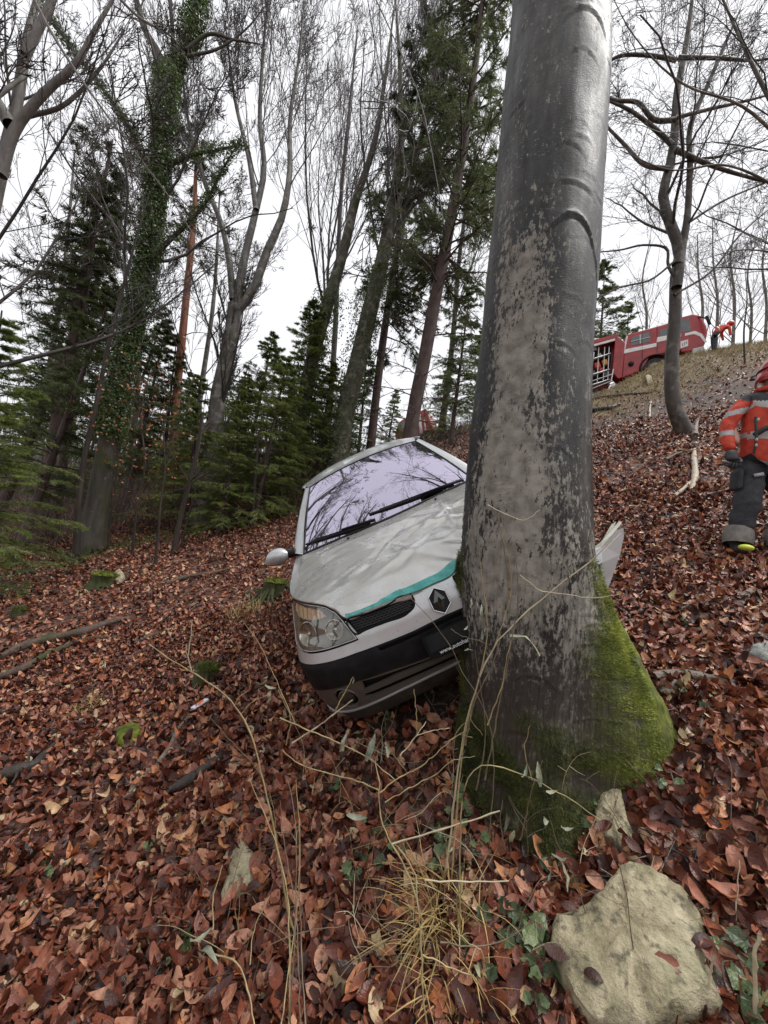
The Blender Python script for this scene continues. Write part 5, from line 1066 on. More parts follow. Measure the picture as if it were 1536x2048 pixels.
ws = surf('windscreen', wsf, 40, 26, M_WGLASS)
def border(U, V_, e=.018):
    return None
def edge_line(fn, n=60):
    t = np.linspace(0, 1, n); o = np.ones(n); z = 0*t; return [fn(t, z), fn(t, o), fn(z, t), fn(o, t)]
for ln_, (nm, wd_) in zip(edge_line(wsf), (('scuttle_seal', .010), ('screen_seal', .006), ('screen_seal', .007), ('screen_seal', .007))):
    obj(nm, mesh(nm, *tubes(ln_, np.full(len(ln_), wd_), 6)), ws, M_RUB, True)
surf('scuttle_panel', lambda U, V_: np.stack([(U*2-1)*.70, ycowl((U*2-1)*.70)-.012+V_*.045, hoodz((U*2-1)*.70, ycowl((U*2-1)*.70))-.006+V_*.006], -1), 40, 3, M_BLK)
RL = lambda y: np.interp(y, [1.2, 1.6, 1.8, 2.4, 3.2, 3.6], [.69, .56, .565, .585, .575, .54])
RZ = lambda y: np.interp(y, [1.7, 1.9, 2.3, 2.8, 3.3, 3.6], [1.353, 1.385, 1.405, 1.40, 1.36, 1.30])
def roof(U, V_):
    u = U*2-1; P0 = WT(u*.505); y1 = 3.55; yy = P0[..., 1]+(y1-P0[..., 1])*V_; w = .505+(RL(yy)-.505)*np.clip(V_*6, 0, 1); z = RZ(yy); z = z+(P0[..., 2]-z)*np.clip(1-V_*5, 0, 1); crown = .075*np.clip(V_*5, 0, 1)*(1-np.abs(u)**2.6); return np.stack([u*w, yy, z+crown], -1)
surf('roof', roof, 30, 40, M_SILV)
for sg in (-1, 1):
    def pil(U, V_):
        A = WB(np.array(.69*sg))+np.array([.004*sg, 0, .0]); B = WT(np.array(.507*sg)); C = np.array([.775*sg, 1.21, .945]); D = np.array([.565*sg, 1.78, 1.345]); i = A*(1-V_[..., None])+B*V_[..., None]; o_ = C*(1-V_[..., None])+D*V_[..., None]
        P = i*(1-U[..., None])+o_*U[..., None]; b = np.sin(math.pi*np.clip(U, 0, 1)); P[..., 2] += .012*b; P[..., 0] += sg*.012*b+sg*.016*np.sin(math.pi*V_); return P
    surf('windscreen_pillar', pil, 9, 24, M_SILV)
    def side(U, V_):
        yb = 1.22+U*2.30; yt = 1.79+U*1.75; xb = .770-.02*U; B = np.stack([xb+0*U, yb, .945+.02*U], -1); T_ = np.stack([RL(yt)+0*U, yt, RZ(yt)-.003], -1); P = B*(1-V_[..., None])+T_*V_[..., None]; P[..., 0] += .02*np.sin(math.pi*V_); P[..., 0] *= sg; return P
    sgl = surf('side_window', side, 30, 10, M_SGLASS)
    for t0 in (.42, .82):
        ln_ = side(np.full(12, t0), np.linspace(0, 1, 12)); obj('door_pillar', mesh('door_pillar', *tubes(ln_, np.full(12, .03), 4)), sgl, M_SILV, True)
    ln_ = side(np.linspace(0, 1, 30), np.full(30, .98)); obj('roof_rail', mesh('roof_rail', *tubes(ln_, np.full(30, .016), 6)), sgl, M_SILV, True)
surf('tailgate', lambda U, V_: np.stack([(U*2-1)*(.54+.2*V_), 3.55+.2*V_-.02*np.abs(U*2-1)**2, 1.30-.36*V_+.045*(1-np.abs(U*2-1)**2)*(1-V_)], -1), 16, 10, M_SGLASS)
# interior seen faintly through the screen
V_, F_ = box((0, 1.55, .80), (1.30, .85, .10)); dash = obj('dashboard', mesh('dashboard', V_, F_), car, flat('dark_grey_dash', (.03, .03, .032), .7)); bevel(dash, .03, 3)
for x_ in (-.36, .36):
    V_, F_ = cat_([box((x_, 2.25, .98), (.46, .14, .5)), box((x_, 2.28, 1.26), (.24, .09, .15)), box((x_, 2.0, .72), (.46, .5, .14))]); st2 = obj('seat', mesh('seat', V_, F_), car, flat('dark_seat_cloth', (.05, .05, .055), .9)); bevel(st2, .035, 3)
t = np.linspace(0, 2*math.pi, 33); obj('steering_wheel', mesh('steering_wheel', *tubes(np.stack([.36+.18*np.cos(t), 1.90+.05*np.sin(t), .98+.17*np.sin(t)], 1), np.full(33, .014), 6)), car, M_RUB, True)
V_, F_ = box((0, 2.1, .35), (1.25, 2.9, .25)); obj('floor_pan', mesh('floor_pan', V_, F_), car, M_DARK)
V_, F_ = box((0, .75, .55), (1.1, .9, .25)); obj('engine_block', mesh('engine_block', V_, F_), car, M_DARK)
# mirror on the picture's left, one on the far side too
for sg in (-1, 1):
    t = np.linspace(0, math.pi, 12); ph_ = np.linspace(0, 2*math.pi, 25)[:-1]; c_ = np.array([.895*sg, 1.235, .975])
    W = np.array([c_+np.array([.098*math.cos(a)*(1-.12*math.sin(b)), .055*math.sin(a)*math.cos(b)-.01, .062*math.sin(a)*math.sin(b)]) for a in t for b in ph_]); ix = np.arange(12*24).reshape(12, 24); F_ = np.stack([ix[:-1], np.roll(ix, -1, 1)[:-1], np.roll(ix, -1, 1)[1:], ix[1:]], -1).reshape(-1, 4)
    mi_ = obj('wing_mirror', mesh('wing_mirror', W, F_), car, M_SILV); finish(mi_, 60)
    obj('mirror_arm', mesh('mirror_arm', *tubes(np.array([(.83*sg, 1.235, .965), (.79*sg, 1.22, .955), (.75*sg, 1.21, .95)]), [.038, .026, .03], 10, True)), mi_, M_BLK, True)
# wipers
def onscreen(u, v, lift): P = wsf(np.array([u]), np.array([v]))[0]; return P+np.array([0, -.6, .8])*lift
for (u0, u1, v0, v1, up_) in ((.42, .015, .02, .10, .20), (.93, .40, .02, .12, .80)):
    A = onscreen(u0, v0, .02); Bm = onscreen(u0+(u1-u0)*.45, .055, .028); bl = np.array([onscreen(u1+(u0-u1)*.92*q, v1-.085*q+.0*q, .008) for q in np.linspace(0, 1, 9)])
    wp = obj('wiper', mesh('wiper', *tubes(rs([A, onscreen(u0+(u1-u0)*.2, .03, .03), Bm], 14), np.linspace(.013, .009, 14), 6)), car, M_BLKG, True)
    obj('wiper_blade', mesh('wiper_blade', *tubes(bl, np.full(9, .0075), 4)), wp, M_RUB, True)
    b2_ = bl+np.array([0, -.6, .8])*.014; obj('wiper_frame', mesh('wiper_frame', *tubes(b2_[1:-1], np.linspace(.003, .006, 7), 4)), wp, M_BLKG, True)
# torn bumper corner and bent wing end sticking out on the far side of the tree
def toL(px, py, d_): return CAR_M.T@(at(px, py, d_)-CAR_T)
def sheet(name, pts, th, mat, par):
    P = np.array([toL(*p) for p in pts]); n_ = np.cross(P[1]-P[0], P[-1]-P[0]); n_ /= np.linalg.norm(n_); k = len(P); V_ = np.concatenate([P, P+n_*th]); fs = [tuple(range(k)), tuple(range(2*k-1, k-1, -1))]+[(i, i+k, (i+1) % k+k, (i+1) % k) for i in range(k)]
    o = obj(name, mesh(name, V_, fs), par, mat); bm = bmesh.new(); bm.from_mesh(o.data); bmesh.ops.recalc_face_normals(bm, faces=bm.faces); bmesh.ops.triangulate(bm, faces=[f for f in bm.faces if len(f.verts) > 4]); bm.to_mesh(o.data); bm.free(); return o
tb = sheet('torn_bumper_end', [(1160, 1118, 2.10), (1203, 1090, 2.14), (1232, 1060, 2.20), (1247, 1056, 2.22), (1248, 1072, 2.22), (1240, 1110, 2.20), (1226, 1150, 2.16), (1212, 1188, 2.12), (1200, 1200, 2.1), (1196, 1170, 2.1), (1205, 1125, 2.12), (1180, 1140, 2.1), (1160, 1150, 2.08)], .012, M_SILV, car)
sheet('bumper_edge', [(1160, 1112, 2.10), (1178, 1100, 2.11), (1203, 1084, 2.13), (1222, 1062, 2.17), (1240, 1042, 2.20), (1244, 1046, 2.20), (1222, 1072, 2.16), (1204, 1093, 2.13), (1180, 1108, 2.1), (1160, 1122, 2.09)], .020, flat('pale_broken_edge', (.62, .63, .55), .5), tb)
sheet('broken_tab', [(1206, 1078, 2.22), (1222, 1050, 2.25), (1232, 1043, 2.26), (1228, 1052, 2.25), (1214, 1074, 2.22), (1209, 1086, 2.2)], .006, flat('pale_broken_tab', (.55, .56, .48), .5), tb)
sheet('dark_bumper_core', [(1160, 1152, 2.14), (1180, 1143, 2.15), (1204, 1128, 2.17), (1200, 1165, 2.16), (1194, 1185, 2.15), (1160, 1180, 2.14)], .02, M_BLK, tb)
obj('scrape_line', mesh('scrape_line', *tubes(np.array([toL(1206, 1103, 2.105), toL(1222, 1086, 2.13), toL(1242, 1066, 2.16)]), [.0012, .0012, .0012], 3)), tb, flat('scratch_white', (.7, .7, .68), .5))
# ------------------------------------------------------------------ fire engine on the road above
M_RED = flat('fire_engine_red', (.30, .013, .014), .4, 0, .3, var=.35, scale=3)
M_WSTR = flat('white_reflective_stripe', (.72, .71, .69), .45, var=.12, scale=5)
M_GLASSD = flat('dark_vehicle_glass', (.05, .06, .065), .06, 0, 1, var=.5, scale=1.5)
M_ALU = flat('bare_aluminium', (.50, .50, .49), .35, .7)
A_ = at(1150, 800, 21.0); B_ = at(1428, 716, 19.0)
A_[2] += .2; ux_ = B_-A_; Ltr = np.linalg.norm(ux_); ux_ /= Ltr; uy_ = np.cross([0, 0, 1.], ux_); uy_ /= np.linalg.norm(uy_); uz_ = np.cross(ux_, uy_)
mwt = Matrix([[ux_[i], uy_[i], uz_[i], A_[i]] for i in range(3)]+[[0, 0, 0, 1]])
truck = empty('fire_engine', None, 'red fire engine with white stripes and an open equipment locker, parked above the bank', 'fire engine', mw=mwt)
tl2 = lambda px, py: None
def T2L(px, py):
    "picture point -> truck side plane (x along, z up)"
    d = ray(px, py); n = uy_; t = ((A_-CC)@n)/(d@n); p = CC+d*t-A_; return float(p@ux_), float(p@uz_)
def prism(name, poly, y0, y1, mat, par, bev=.02):
    k = len(poly); V_ = [(x, y0, z) for x, z in poly]+[(x, y1, z) for x, z in poly]; fs = [tuple(range(k)), tuple(range(2*k-1, k-1, -1))]+[(i, i+k, (i+1) % k+k, (i+1) % k) for i in range(k)]
    o = obj(name, mesh(name, np.array(V_), fs), par, mat); bm = bmesh.new(); bm.from_mesh(o.data); bmesh.ops.recalc_face_normals(bm, faces=bm.faces); bm.to_mesh(o.data); bm.free()
    if bev: bevel(o, bev, 2)
    return o
PP = lambda *l: [T2L(*q) for q in l]
Wt = 2.3
prism('crew_cab', PP((1243, 757), (1250, 675), (1256, 668), (1330, 648), (1362, 636), (1366, 700), (1300, 712), (1284, 740)), 0, Wt, M_RED, truck, .06)
cab = prism('cab', PP((1362, 705), (1360, 634), (1386, 627), (1402, 629), (1414, 652), (1416, 664), (1412, 684), (1404, 700)), 0, Wt, M_RED, truck, .07)
prism('locker_body', PP((1120, 800), (1122, 705), (1226, 674), (1240, 684), (1226, 744), (1222, 764)), .45, Wt, M_RED, truck, .03)
prism('locker_end_panel', PP((1224, 745), (1230, 682), (1234, 672), (1250, 686), (1243, 756), (1236, 758)), -.05, .6, M_RED, truck, .03)
prism('locker_interior', PP((1124, 786), (1126, 712), (1227, 684), (1221, 756)), .40, .46, M_DARK, truck, 0)
prism('locker_roof', PP((1120, 706), (1120, 700), (1234, 668), (1236, 676)), -.05, Wt, M_RED, truck, .02)
prism('white_roof_edge', PP((1122, 712), (1122, 708), (1230, 678), (1230, 682)), -.07, .0, M_WSTR, truck, 0)
for (a, b) in (((1180, 722), (1196, 700)),):
    prism('roof_box', PP((1172, 702), (1172, 690), (1190, 682), (1196, 692)), .3, 1.4, M_WSTR, truck, .01)
prism('side_stripe', PP((1244, 708), (1245, 700), (1313, 686), (1313, 693)), -.012, .0, M_WSTR, truck, 0)
prism('side_stripe', PP((1313, 685), (1314, 675), (1362, 665), (1362, 673)), -.012, .0, M_WSTR, truck, 0)
prism('side_stripe', PP((1246, 700), (1253, 672), (1256, 672), (1250, 700)), -.012, .0, M_WSTR, truck, 0)
prism('front_stripe', PP((1370, 672), (1370, 667), (1390, 662), (1404, 668), (1414, 684), (1410, 686), (1400, 673), (1388, 668)), -.012, .0, M_WSTR, cab, 0)
prism('door_panel_marking', PP((1361, 697), (1361, 683), (1376, 679), (1376, 692)), -.013, .0, M_WSTR, cab, 0)
for i, (x, y) in enumerate(((1364, 691), (1368, 689), (1372, 687))): prism('door_digit', PP((x, y+2), (x, y-4), (x+2, y-4.5), (x+2, y+1.5)), -.018, -.012, flat('grey_digit', (.22, .22, .22), .5) if i == 0 else bpy.data.materials['grey_digit'], cab, 0)
wn = prism('crew_window', PP((1261, 692), (1263, 677), (1270, 672), (1298, 664), (1300, 684)), -.010, .02, M_GLASSD, truck, .01)
for q in (PP((1261, 684), (1300, 675)), PP((1280, 670), (1280, 688))): obj('window_bar', mesh('window_bar', *tubes(np.array([(q[0][0], -.02, q[0][1]), (q[1][0], -.02, q[1][1])]), [.03, .03], 4)), wn, M_ALU)
prism('rear_door_window', PP((1318, 678), (1320, 660), (1340, 655), (1341, 672)), -.010, .02, M_GLASSD, truck, .01)
prism('cab_window', PP((1364, 666), (1364, 640), (1378, 636), (1382, 662)), -.010, .02, M_GLASSD, cab, .01)
prism('windscreen', PP((1392, 660), (1390, 638), (1400, 634), (1413, 656), (1412, 664)), .02, Wt-.1, flat('pale_windscreen', (.35, .42, .42), .08, 0, 1), cab, .01)
prism('roof_light_bar', PP((1386, 628), (1388, 624), (1402, 626), (1402, 631)), .5, 1.8, flat('pale_blue_beacon', (.45, .55, .65), .2), cab, .02)
mr = obj('mirror_bracket', mesh('mirror_bracket', *tubes(np.array([(T2L(1396, 634)[0], 0, T2L(1396, 634)[1]), (T2L(1410, 645)[0], -.35, T2L(1410, 645)[1])]), [.03, .03], 5)), cab, M_BLK)
V_, F_ = box((T2L(1410, 650)[0], -.38, T2L(1410, 650)[1]), (.12, .1, .5)); bevel(obj('mirror', mesh('mirror', V_, F_), mr, M_BLK), .02)
# bumper, wheels, arches, lockers' contents, ladder frame
prism('bumper', PP((1384, 708), (1385, 698), (1408, 693), (1409, 700), (1400, 708)), -.05, Wt, flat('pale_bumper', (.5, .5, .48), .5), truck, .03)
def wheel_at(px, py, r):
    x, z = T2L(px, py); t = np.linspace(0, 2*math.pi, 25)[:-1]
    def ring_(prof, nm, par, mat): W = np.array([(x+rr*math.cos(q), y, z+rr*math.sin(q)) for y, rr in prof for q in t]); ix = np.arange(len(prof)*24).reshape(-1, 24); o = obj(nm, mesh(nm, W, np.stack([ix[:-1], np.roll(ix, -1, 1)[:-1], np.roll(ix, -1, 1)[1:], ix[1:]], -1).reshape(-1, 4)), par, mat); finish(o, 40); return o
    w = ring_([(.3, .55*r), (.3, r), (.02, r), (-.02, .92*r), (0, .6*r)], 'wheel', truck, M_RUB); ring_([(0, .6*r), (.06, .5*r), (.06, .25*r), (-.02, .2*r), (-.02, 0)], 'rim', w, M_ALU); return w
wheel_at(1312, 735, .55); wheel_at(1180, 795, .55)
x, z = T2L(1312, 735); t = np.linspace(.1, math.pi-.1, 20); obj('wheel_arch', mesh('wheel_arch', *tubes(np.stack([x+.70*np.cos(t), 0*t-.03, z+.70*np.sin(t)], 1), np.full(20, .05), 5)), truck, M_BLK, True)
for i, (x0, x1) in enumerate(((1198, 1199), (1210, 1211), (1219, 1220))):
    a, b = T2L(x0, 692), T2L(x0-3, 762); obj('locker_frame', mesh('locker_frame', *tubes(np.array([(a[0], .1, a[1]), (b[0], .1, b[1])]), [.035, .035], 4)), truck, M_ALU)
for (p, q) in (((1130, 735), (1222, 706)), ((1128, 765), (1220, 738)), ((1126, 788), (1220, 758))): a, b = T2L(*p), T2L(*q); obj('locker_shelf', mesh('locker_shelf', *box(((a[0]+b[0])/2, .2, (a[1]+b[1])/2), (abs(b[0]-a[0]), .4, .05), np.array([[math.cos(s_ := math.atan2(b[1]-a[1], b[0]-a[0])), 0, -math.sin(s_)], [0, 1, 0], [math.sin(s_), 0, math.cos(s_)]]))), truck, M_ALU)
for (px_, py_, c_, sz) in ((1196, 728, (.5, .05, .03), .28), (1211, 722, (.55, .25, .04), .26), (1204, 738, (.35, .03, .03), .24), (1186, 745, (.05, .05, .05), .3), (1214, 742, (.08, .08, .08), .3), (1200, 708, (.3, .28, .25), .2)):
    x, z = T2L(px_, py_); V_, F_ = box((x, .22, z), (sz, .25, sz*1.3)); bevel(obj('stowed_equipment', mesh('stowed_equipment', V_, F_), truck, flat('equipment_colour', c_, .5)), .05)
# folded-down ladder rails at the locker
rl = []
for (p, q) in (((1176, 790), (1186, 712)), ((1220, 768), (1224, 745)), ((1172, 772), (1222, 755)), ((1172, 787), (1222, 768))):
    a, b = T2L(*p), T2L(*q); obj('step_rail', mesh('step_rail', *tubes(np.array([(a[0], -.35, a[1]), (b[0], -.35, b[1])]), [.035, .035], 5)), truck, M_ALU, True)

# second red vehicle beyond the car roof, mostly behind the trunks
A2 = at(796, 902, 28.0); B2 = at(868, 872, 27.0); u2 = B2-A2; L2 = np.linalg.norm(u2); u2 /= L2; v2 = np.cross([0, 0, 1.], u2); v2 /= np.linalg.norm(v2); w2_ = np.cross(u2, v2)
van = empty('red_van', None, 'red van with white side stripes glimpsed behind the dark spruce trunk', 'van', mw=Matrix([[u2[i], v2[i], w2_[i], A2[i]] for i in range(3)]+[[0, 0, 0, 1]]))
prism('body', [(0, .35), (.05, 1.3), (.5, 2.1), (.9, 2.25), (L2, 2.3), (L2+.1, .4)], 0, 1.9, M_RED, van, .1)
prism('side_stripe', [(1.9, .5), (2.15, 2.0), (2.35, 2.0), (2.1, .5)], -.012, .0, M_WSTR, van, 0); prism('side_stripe', [(2.3, .5), (2.45, 1.5), (2.55, 1.5), (2.4, .5)], -.012, .0, M_WSTR, van, 0)
prism('cab_window', [(.25, 1.45), (.55, 2.0), (1.1, 2.05), (1.1, 1.45)], -.012, .02, M_GLASSD, van, .02)
for x_ in (.6, L2-.5):
    t = np.linspace(0, 2*math.pi, 21); obj('wheel', mesh('wheel', *tubes(np.array([(x_, -.02, .32), (x_, .2, .32)]), [.33, .33], 16, True)), van, M_RUB, True)

# seams, rails and roof ladder on the engine
for q in (((1313, 648), (1314, 706)), ((1284, 662), (1284, 738)), ((1345, 642), (1350, 700))):
    a, b = T2L(*q[0]), T2L(*q[1]); obj('door_seam', mesh('door_seam', *tubes(np.array([(a[0], -.004, a[1]-.1), (b[0], -.004, b[1])]), [.012, .012], 4)), truck, M_DARK)
for dy in (.5, .95):
    a, b = T2L(1262, 664), T2L(1352, 637); obj('ladder_rail', mesh('ladder_rail', *tubes(np.array([(a[0], dy, a[1]+.12), (b[0], dy, b[1]+.12)]), [.04, .04], 5)), truck, M_ALU, True)
for k in range(9):
    a, b = T2L(1262, 664), T2L(1352, 637); f = (k+.5)/9; obj('ladder_rung', mesh('ladder_rung', *tubes(np.array([(a[0]+(b[0]-a[0])*f, .5, a[1]+(b[1]-a[1])*f+.12), (a[0]+(b[0]-a[0])*f, .95, a[1]+(b[1]-a[1])*f+.12)]), [.025, .025], 4)), truck, M_ALU, True)
a = T2L(1262, 728); obj('hose_coupling', mesh('hose_coupling', *tubes(np.array([(a[0], .05, a[1]), (a[0], -.10, a[1])]), [.14, .12], 12, True)), truck, M_BLK, True)
# ------------------------------------------------------------------ people
M_JRED = N('red_jacket_cloth', .75); _n = M_JRED.noise(14, 5); M_JRED.col(M_JRED.ramp(_n, [(.3, (.42, .035, .018)), (.7, (.66, .075, .035))])); M_JRED.bump(M_JRED.noise(9, 5), .03, .7); M_JRED = M_JRED.m
M_NAVY = N('dark_grey_cloth', .8); _n = M_NAVY.noise(12, 5); M_NAVY.col(M_NAVY.ramp(_n, [(.3, (.022, .024, .030)), (.7, (.055, .058, .066))])); M_NAVY.bump(M_NAVY.noise(8, 5), .04, .8); M_NAVY = M_NAVY.m
M_REFS = flat('silver_reflective_tape', (.42, .42, .41), .45, .1, var=.15)
M_SKIN = flat('skin', (.50, .27, .20), .5, var=.12)
M_GLOVE = flat('dark_leather_glove', (.035, .035, .038), .6, var=.4)
M_HELM = flat('red_helmet', (.45, .03, .035), .3, 0, .6, var=.15, scale=4)
M_CUFF = flat('grey_trouser_cuff', (.22, .205, .185), .75, var=.3)
M_BOOT = flat('black_boot', (.03, .03, .03), .5, var=.3)
M_YEL = flat('neon_yellow', (.75, .85, .10), .5)
M_STRAP = flat('black_strap', (.02, .02, .022), .6)
M_GOLD = flat('yellow_lettering', (.45, .36, .10), .5)
def skinned(name, J, edges, parent, mat, lv=2, root=0, mid=None):
    "J: list of (x,y,z,rx[,ry]); continuous skin over a skeleton"
    me = bpy.data.meshes.new(name); me.from_pydata([j[:3] for j in J], edges, []); o = bpy.data.objects.new(name, me); COL.objects.link(o); o.parent = parent
    sm = o.modifiers.new('skin', 'SKIN'); sm.use_smooth_shade = True; sm.branch_smoothing = .3
    sv = me.skin_vertices[0].data
    for i, j in enumerate(J): sv[i].radius = (j[3], j[4] if len(j) > 4 else j[3]); sv[i].use_root = (i == root)
    ss = o.modifiers.new('sub', 'SUBSURF'); ss.levels = lv; ss.render_levels = lv
    apply_mods(o); o.data.materials.clear()
    for q in (mat if isinstance(mat, list) else [mat]): o.data.materials.append(q)
    o.data.polygons.foreach_set('use_smooth', [True]*len(o.data.polygons)); return o
def wrinkle(o, am, sc_, seed=0):
    n = len(o.data.vertices); V_ = np.zeros(n*3, np.float32); o.data.vertices.foreach_get('co', V_); V_ = V_.reshape(-1, 3); Nn = np.array([v.normal[:] for v in o.data.vertices]); f = fbm(V_*np.array([1, 1, 1.8]), sc_, 3, seed); V_ = V_+Nn*(am*f)[:, None]; o.data.vertices.foreach_set('co', V_.astype(np.float32).ravel()); o.data.update()
def band_on(name, c0, c1, r0, parent, mat, ax=(1., 0, 0), sq=1.0):
    "short tube sleeve round a limb"
    c0, c1 = np.array(c0, float), np.array(c1, float); V_, F_ = tubes(rs([c0, c1], 4), np.array([r0*.99, r0, r0, r0*.99]), 20); return obj(name, mesh(name, V_, F_), parent, mat, True)
# local frame: x to the person's picture-right, y away from the camera, z up. Standing turned towards the picture's right
foot_w = hit(1478, 1118); d_f = dep(foot_w); print('fireman at', foot_w, d_f)
FS = 1.0
pm = empty('person', foot_w+np.array([.09, .08, .02]), 'person in red jacket with silver bands, dark trousers and red helmet at the right edge', 'person')
pm.scale = (1.0, 1.0, 1.03); pm.rotation_euler = (0, math.radians(4), math.radians(-12))
# body (mostly under clothes): continuous figure
J = [(0.10, 0, .96, .10, .08), (0.10, 0, 1.18, .10, .08), (.10, .0, 1.38, .09, .07), (.11, -.01, 1.53, .058, .055), (.13, -.02, 1.60, .055, .06), (.14, -.03, 1.68, .078, .092), (.14, -.025, 1.77, .070, .085),
     (-.06, .0, 1.39, .040), (-.17, .0, 1.20, .036), (-.15, -.08, .97, .030), (.27, .02, 1.39, .040), (.40, .02, 1.2, .042), (.42, -.08, 1.0, .032),
     (.0, 0, .90, .09), (-.02, -.03, .50, .06), (-.03, .0, .10, .045), (.21, 0, .90, .09), (.26, -.12, .52, .06), (.30, .06, .20, .045)]
E_ = [(0, 1), (1, 2), (2, 3), (3, 4), (4, 5), (5, 6), (2, 7), (7, 8), (8, 9), (2, 10), (10, 11), (11, 12), (0, 13), (13, 14), (14, 15), (0, 16), (16, 17), (17, 18)]
body = skinned('body', J, E_, pm, M_SKIN)
# face on the head, looking right and away from the photographer
hc = np.array([.145, -.03, 1.69])
def blob(name, c, s, parent, mat, n=10):
    t = np.linspace(0, math.pi, n); p = np.linspace(0, 2*math.pi, 2*n+1)[:-1]; W = np.array([(c[0]+s[0]*math.sin(a)*math.cos(b), c[1]+s[1]*math.sin(a)*math.sin(b), c[2]+s[2]*math.cos(a)) for a in t for b in p]); ix = np.arange(n*2*n).reshape(n, 2*n); F_ = np.stack([ix[:-1], np.roll(ix, -1, 1)[:-1], np.roll(ix, -1, 1)[1:], ix[1:]], -1).reshape(-1, 4); o = obj(name, mesh(name, W, F_), parent, mat); finish(o, 70); return o
blob('nose', hc+[.095, .0, -.01], (.022, .014, .022), body, M_SKIN); blob('mouth', hc+[.078, 0, -.05], (.012, .024, .008), body, flat('lips', (.42, .18, .15), .5))
for s_ in (-1, 1): blob('eye', hc+[.073, .032*s_, .02], (.012, .014, .010), body, flat('eye_white', (.7, .7, .68), .2)); blob('ear', hc+[-.005, .083*s_, 0], (.018, .012, .032), body, M_SKIN)
# jacket
J = [(0.10, 0, .775, .165, .135), (0.10, 0, .95, .175, .13), (0.10, 0, 1.12, .19, .135), (.10, 0, 1.32, .20, .13), (.105, 0, 1.43, .17, .11), (.11, -.01, 1.50, .085, .08),
     (-.05, 0, 1.42, .078), (-.145, .0, 1.28, .066), (-.200, -.01, 1.13, .060), (-.205, -.05, 1.00, .056), (-.200, -.09, .90, .048),
     (.27, .01, 1.41, .088), (.37, .02, 1.22, .076), (.42, -.02, 1.05, .062), (.43, -.1, .93, .056)]
E_ = [(0, 1), (1, 2), (2, 3), (3, 4), (4, 5), (4, 6), (6, 7), (7, 8), (8, 9), (9, 10), (4, 11), (11, 12), (12, 13), (13, 14)]
jk = skinned('jacket', J, E_, pm, [M_JRED, M_NAVY, M_REFS], 3)
wrinkle(jk, .010, 11, 3)
# dark yoke, reflective bands: assign by place on the garment
nP = len(jk.data.polygons); cP = np.zeros(nP*3, np.float32); jk.data.polygons.foreach_get('center', cP); cP = cP.reshape(-1, 3); x, y, z = cP.T
arm = x < -.055-.0*(z); mi = np.zeros(nP, int)
yoke = (z > 1.375-.22*(x+.02)) & (x > -.115); mi[yoke & (z > 1.30)] = 1
mi[~arm & (np.abs(z-(1.345-.0*x)-.10*np.clip(x+.06, 0, .4)) < .030)] = 2
mi[~arm & (np.abs(z-1.06-.12*np.clip(x+.06, 0, .4)) < .030)] = 2; mi[~arm & (z < .865)] = 0
q = (x+.145)*(-.30)+(z-1.285)*.95; mi[arm & (np.abs(q) < .024) & (z > 1.2)] = 2
mi[arm & (np.abs(z-1.075-.05*(x+.17)) < .024)] = 2
jk.data.polygons.foreach_set('material_index', mi.astype(np.int32))
V_, F_ = tubes(np.array([(.11+.085*math.cos(a), -.01+.082*math.sin(a), 1.525+.012*math.sin(a)) for a in np.linspace(0, 2*math.pi, 25)]), np.full(25, .022), 8); obj('collar', mesh('collar', V_, F_), jk, M_JRED, True)
# chest pocket tag with yellow lines, radio strap
V_, F_ = box((.155, -.150, 1.335), (.17, .03, .07), np.array(Matrix.Rotation(math.radians(-14), 3, 'Y'))); bevel(obj('name_patch', mesh('name_patch', V_, F_), jk, M_STRAP), .01)
for dz in (.018, -.004): obj('patch_lettering', mesh('patch_lettering', *box((.155, -.168, 1.335+dz), (.13, .004, .008), np.array(Matrix.Rotation(math.radians(-14), 3, 'Y')))), jk, M_GOLD)
V_, F_ = box((.165, -.150, 1.26), (.09, .03, .07), np.array(Matrix.Rotation(math.radians(-10), 3, 'Y'))); bevel(obj('pocket_flap', mesh('pocket_flap', V_, F_), jk, M_STRAP), .008); obj('patch_lettering', mesh('patch_lettering', *box((.165, -.168, 1.27), (.07, .004, .007))), jk, M_GOLD)
obj('chest_strap', mesh('chest_strap', *tubes(rs([(-.05, -.13, 1.05), (.03, -.165, 1.12), (.15, -.165, 1.17), (.30, -.12, 1.2)], 12), np.full(12, .022), 6)), jk, M_STRAP, True)
obj('lanyard', mesh('lanyard', *tubes(rs([(-.045, -.12, 1.22), (-.05, -.145, 1.1), (-.045, -.15, .98), (-.05, -.14, .88)], 10), np.full(10, .011), 5)), jk, M_STRAP, True)
for z_ in (1.18, 1.0, .95): blob('buckle', (-.047, -.158, z_), (.010, .008, .016), jk, M_REFS, 6)
# trousers, cuffs, boots
J = [(0.10, 0, .92, .165, .125), (.02, 0, .80, .115, .115), (-.0, -.03, .62, .105), (-.01, -.05, .48, .100), (-.02, -.02, .34, .098), (-.03, .0, .20, .092),
     (.19, 0, .80, .115, .115), (.24, -.06, .62, .105), (.28, -.10, .48, .10), (.30, -.02, .34, .095), (.31, .05, .22, .09)]
E_ = [(0, 1), (1, 2), (2, 3), (3, 4), (4, 5), (0, 6), (6, 7), (7, 8), (8, 9), (9, 10)]
trs = skinned('trousers', J, E_, pm, M_NAVY, 3); wrinkle(trs, .013, 8, 5)
for (cx_, cy_, cz_) in ((-.03, .0, .19), (.31, .05, .22)):
    V_, F_ = tubes(np.array([(cx_, cy_, cz_+.07), (cx_, cy_, cz_+.03), (cx_-.002, cy_, cz_-.02), (cx_-.004, cy_-.005, cz_-.08)]), [.094, .106, .110, .104], 22); cf = obj('trouser_cuff', mesh('trouser_cuff', V_, F_), trs, M_CUFF, True); wrinkle(cf, .008, 14, 6)
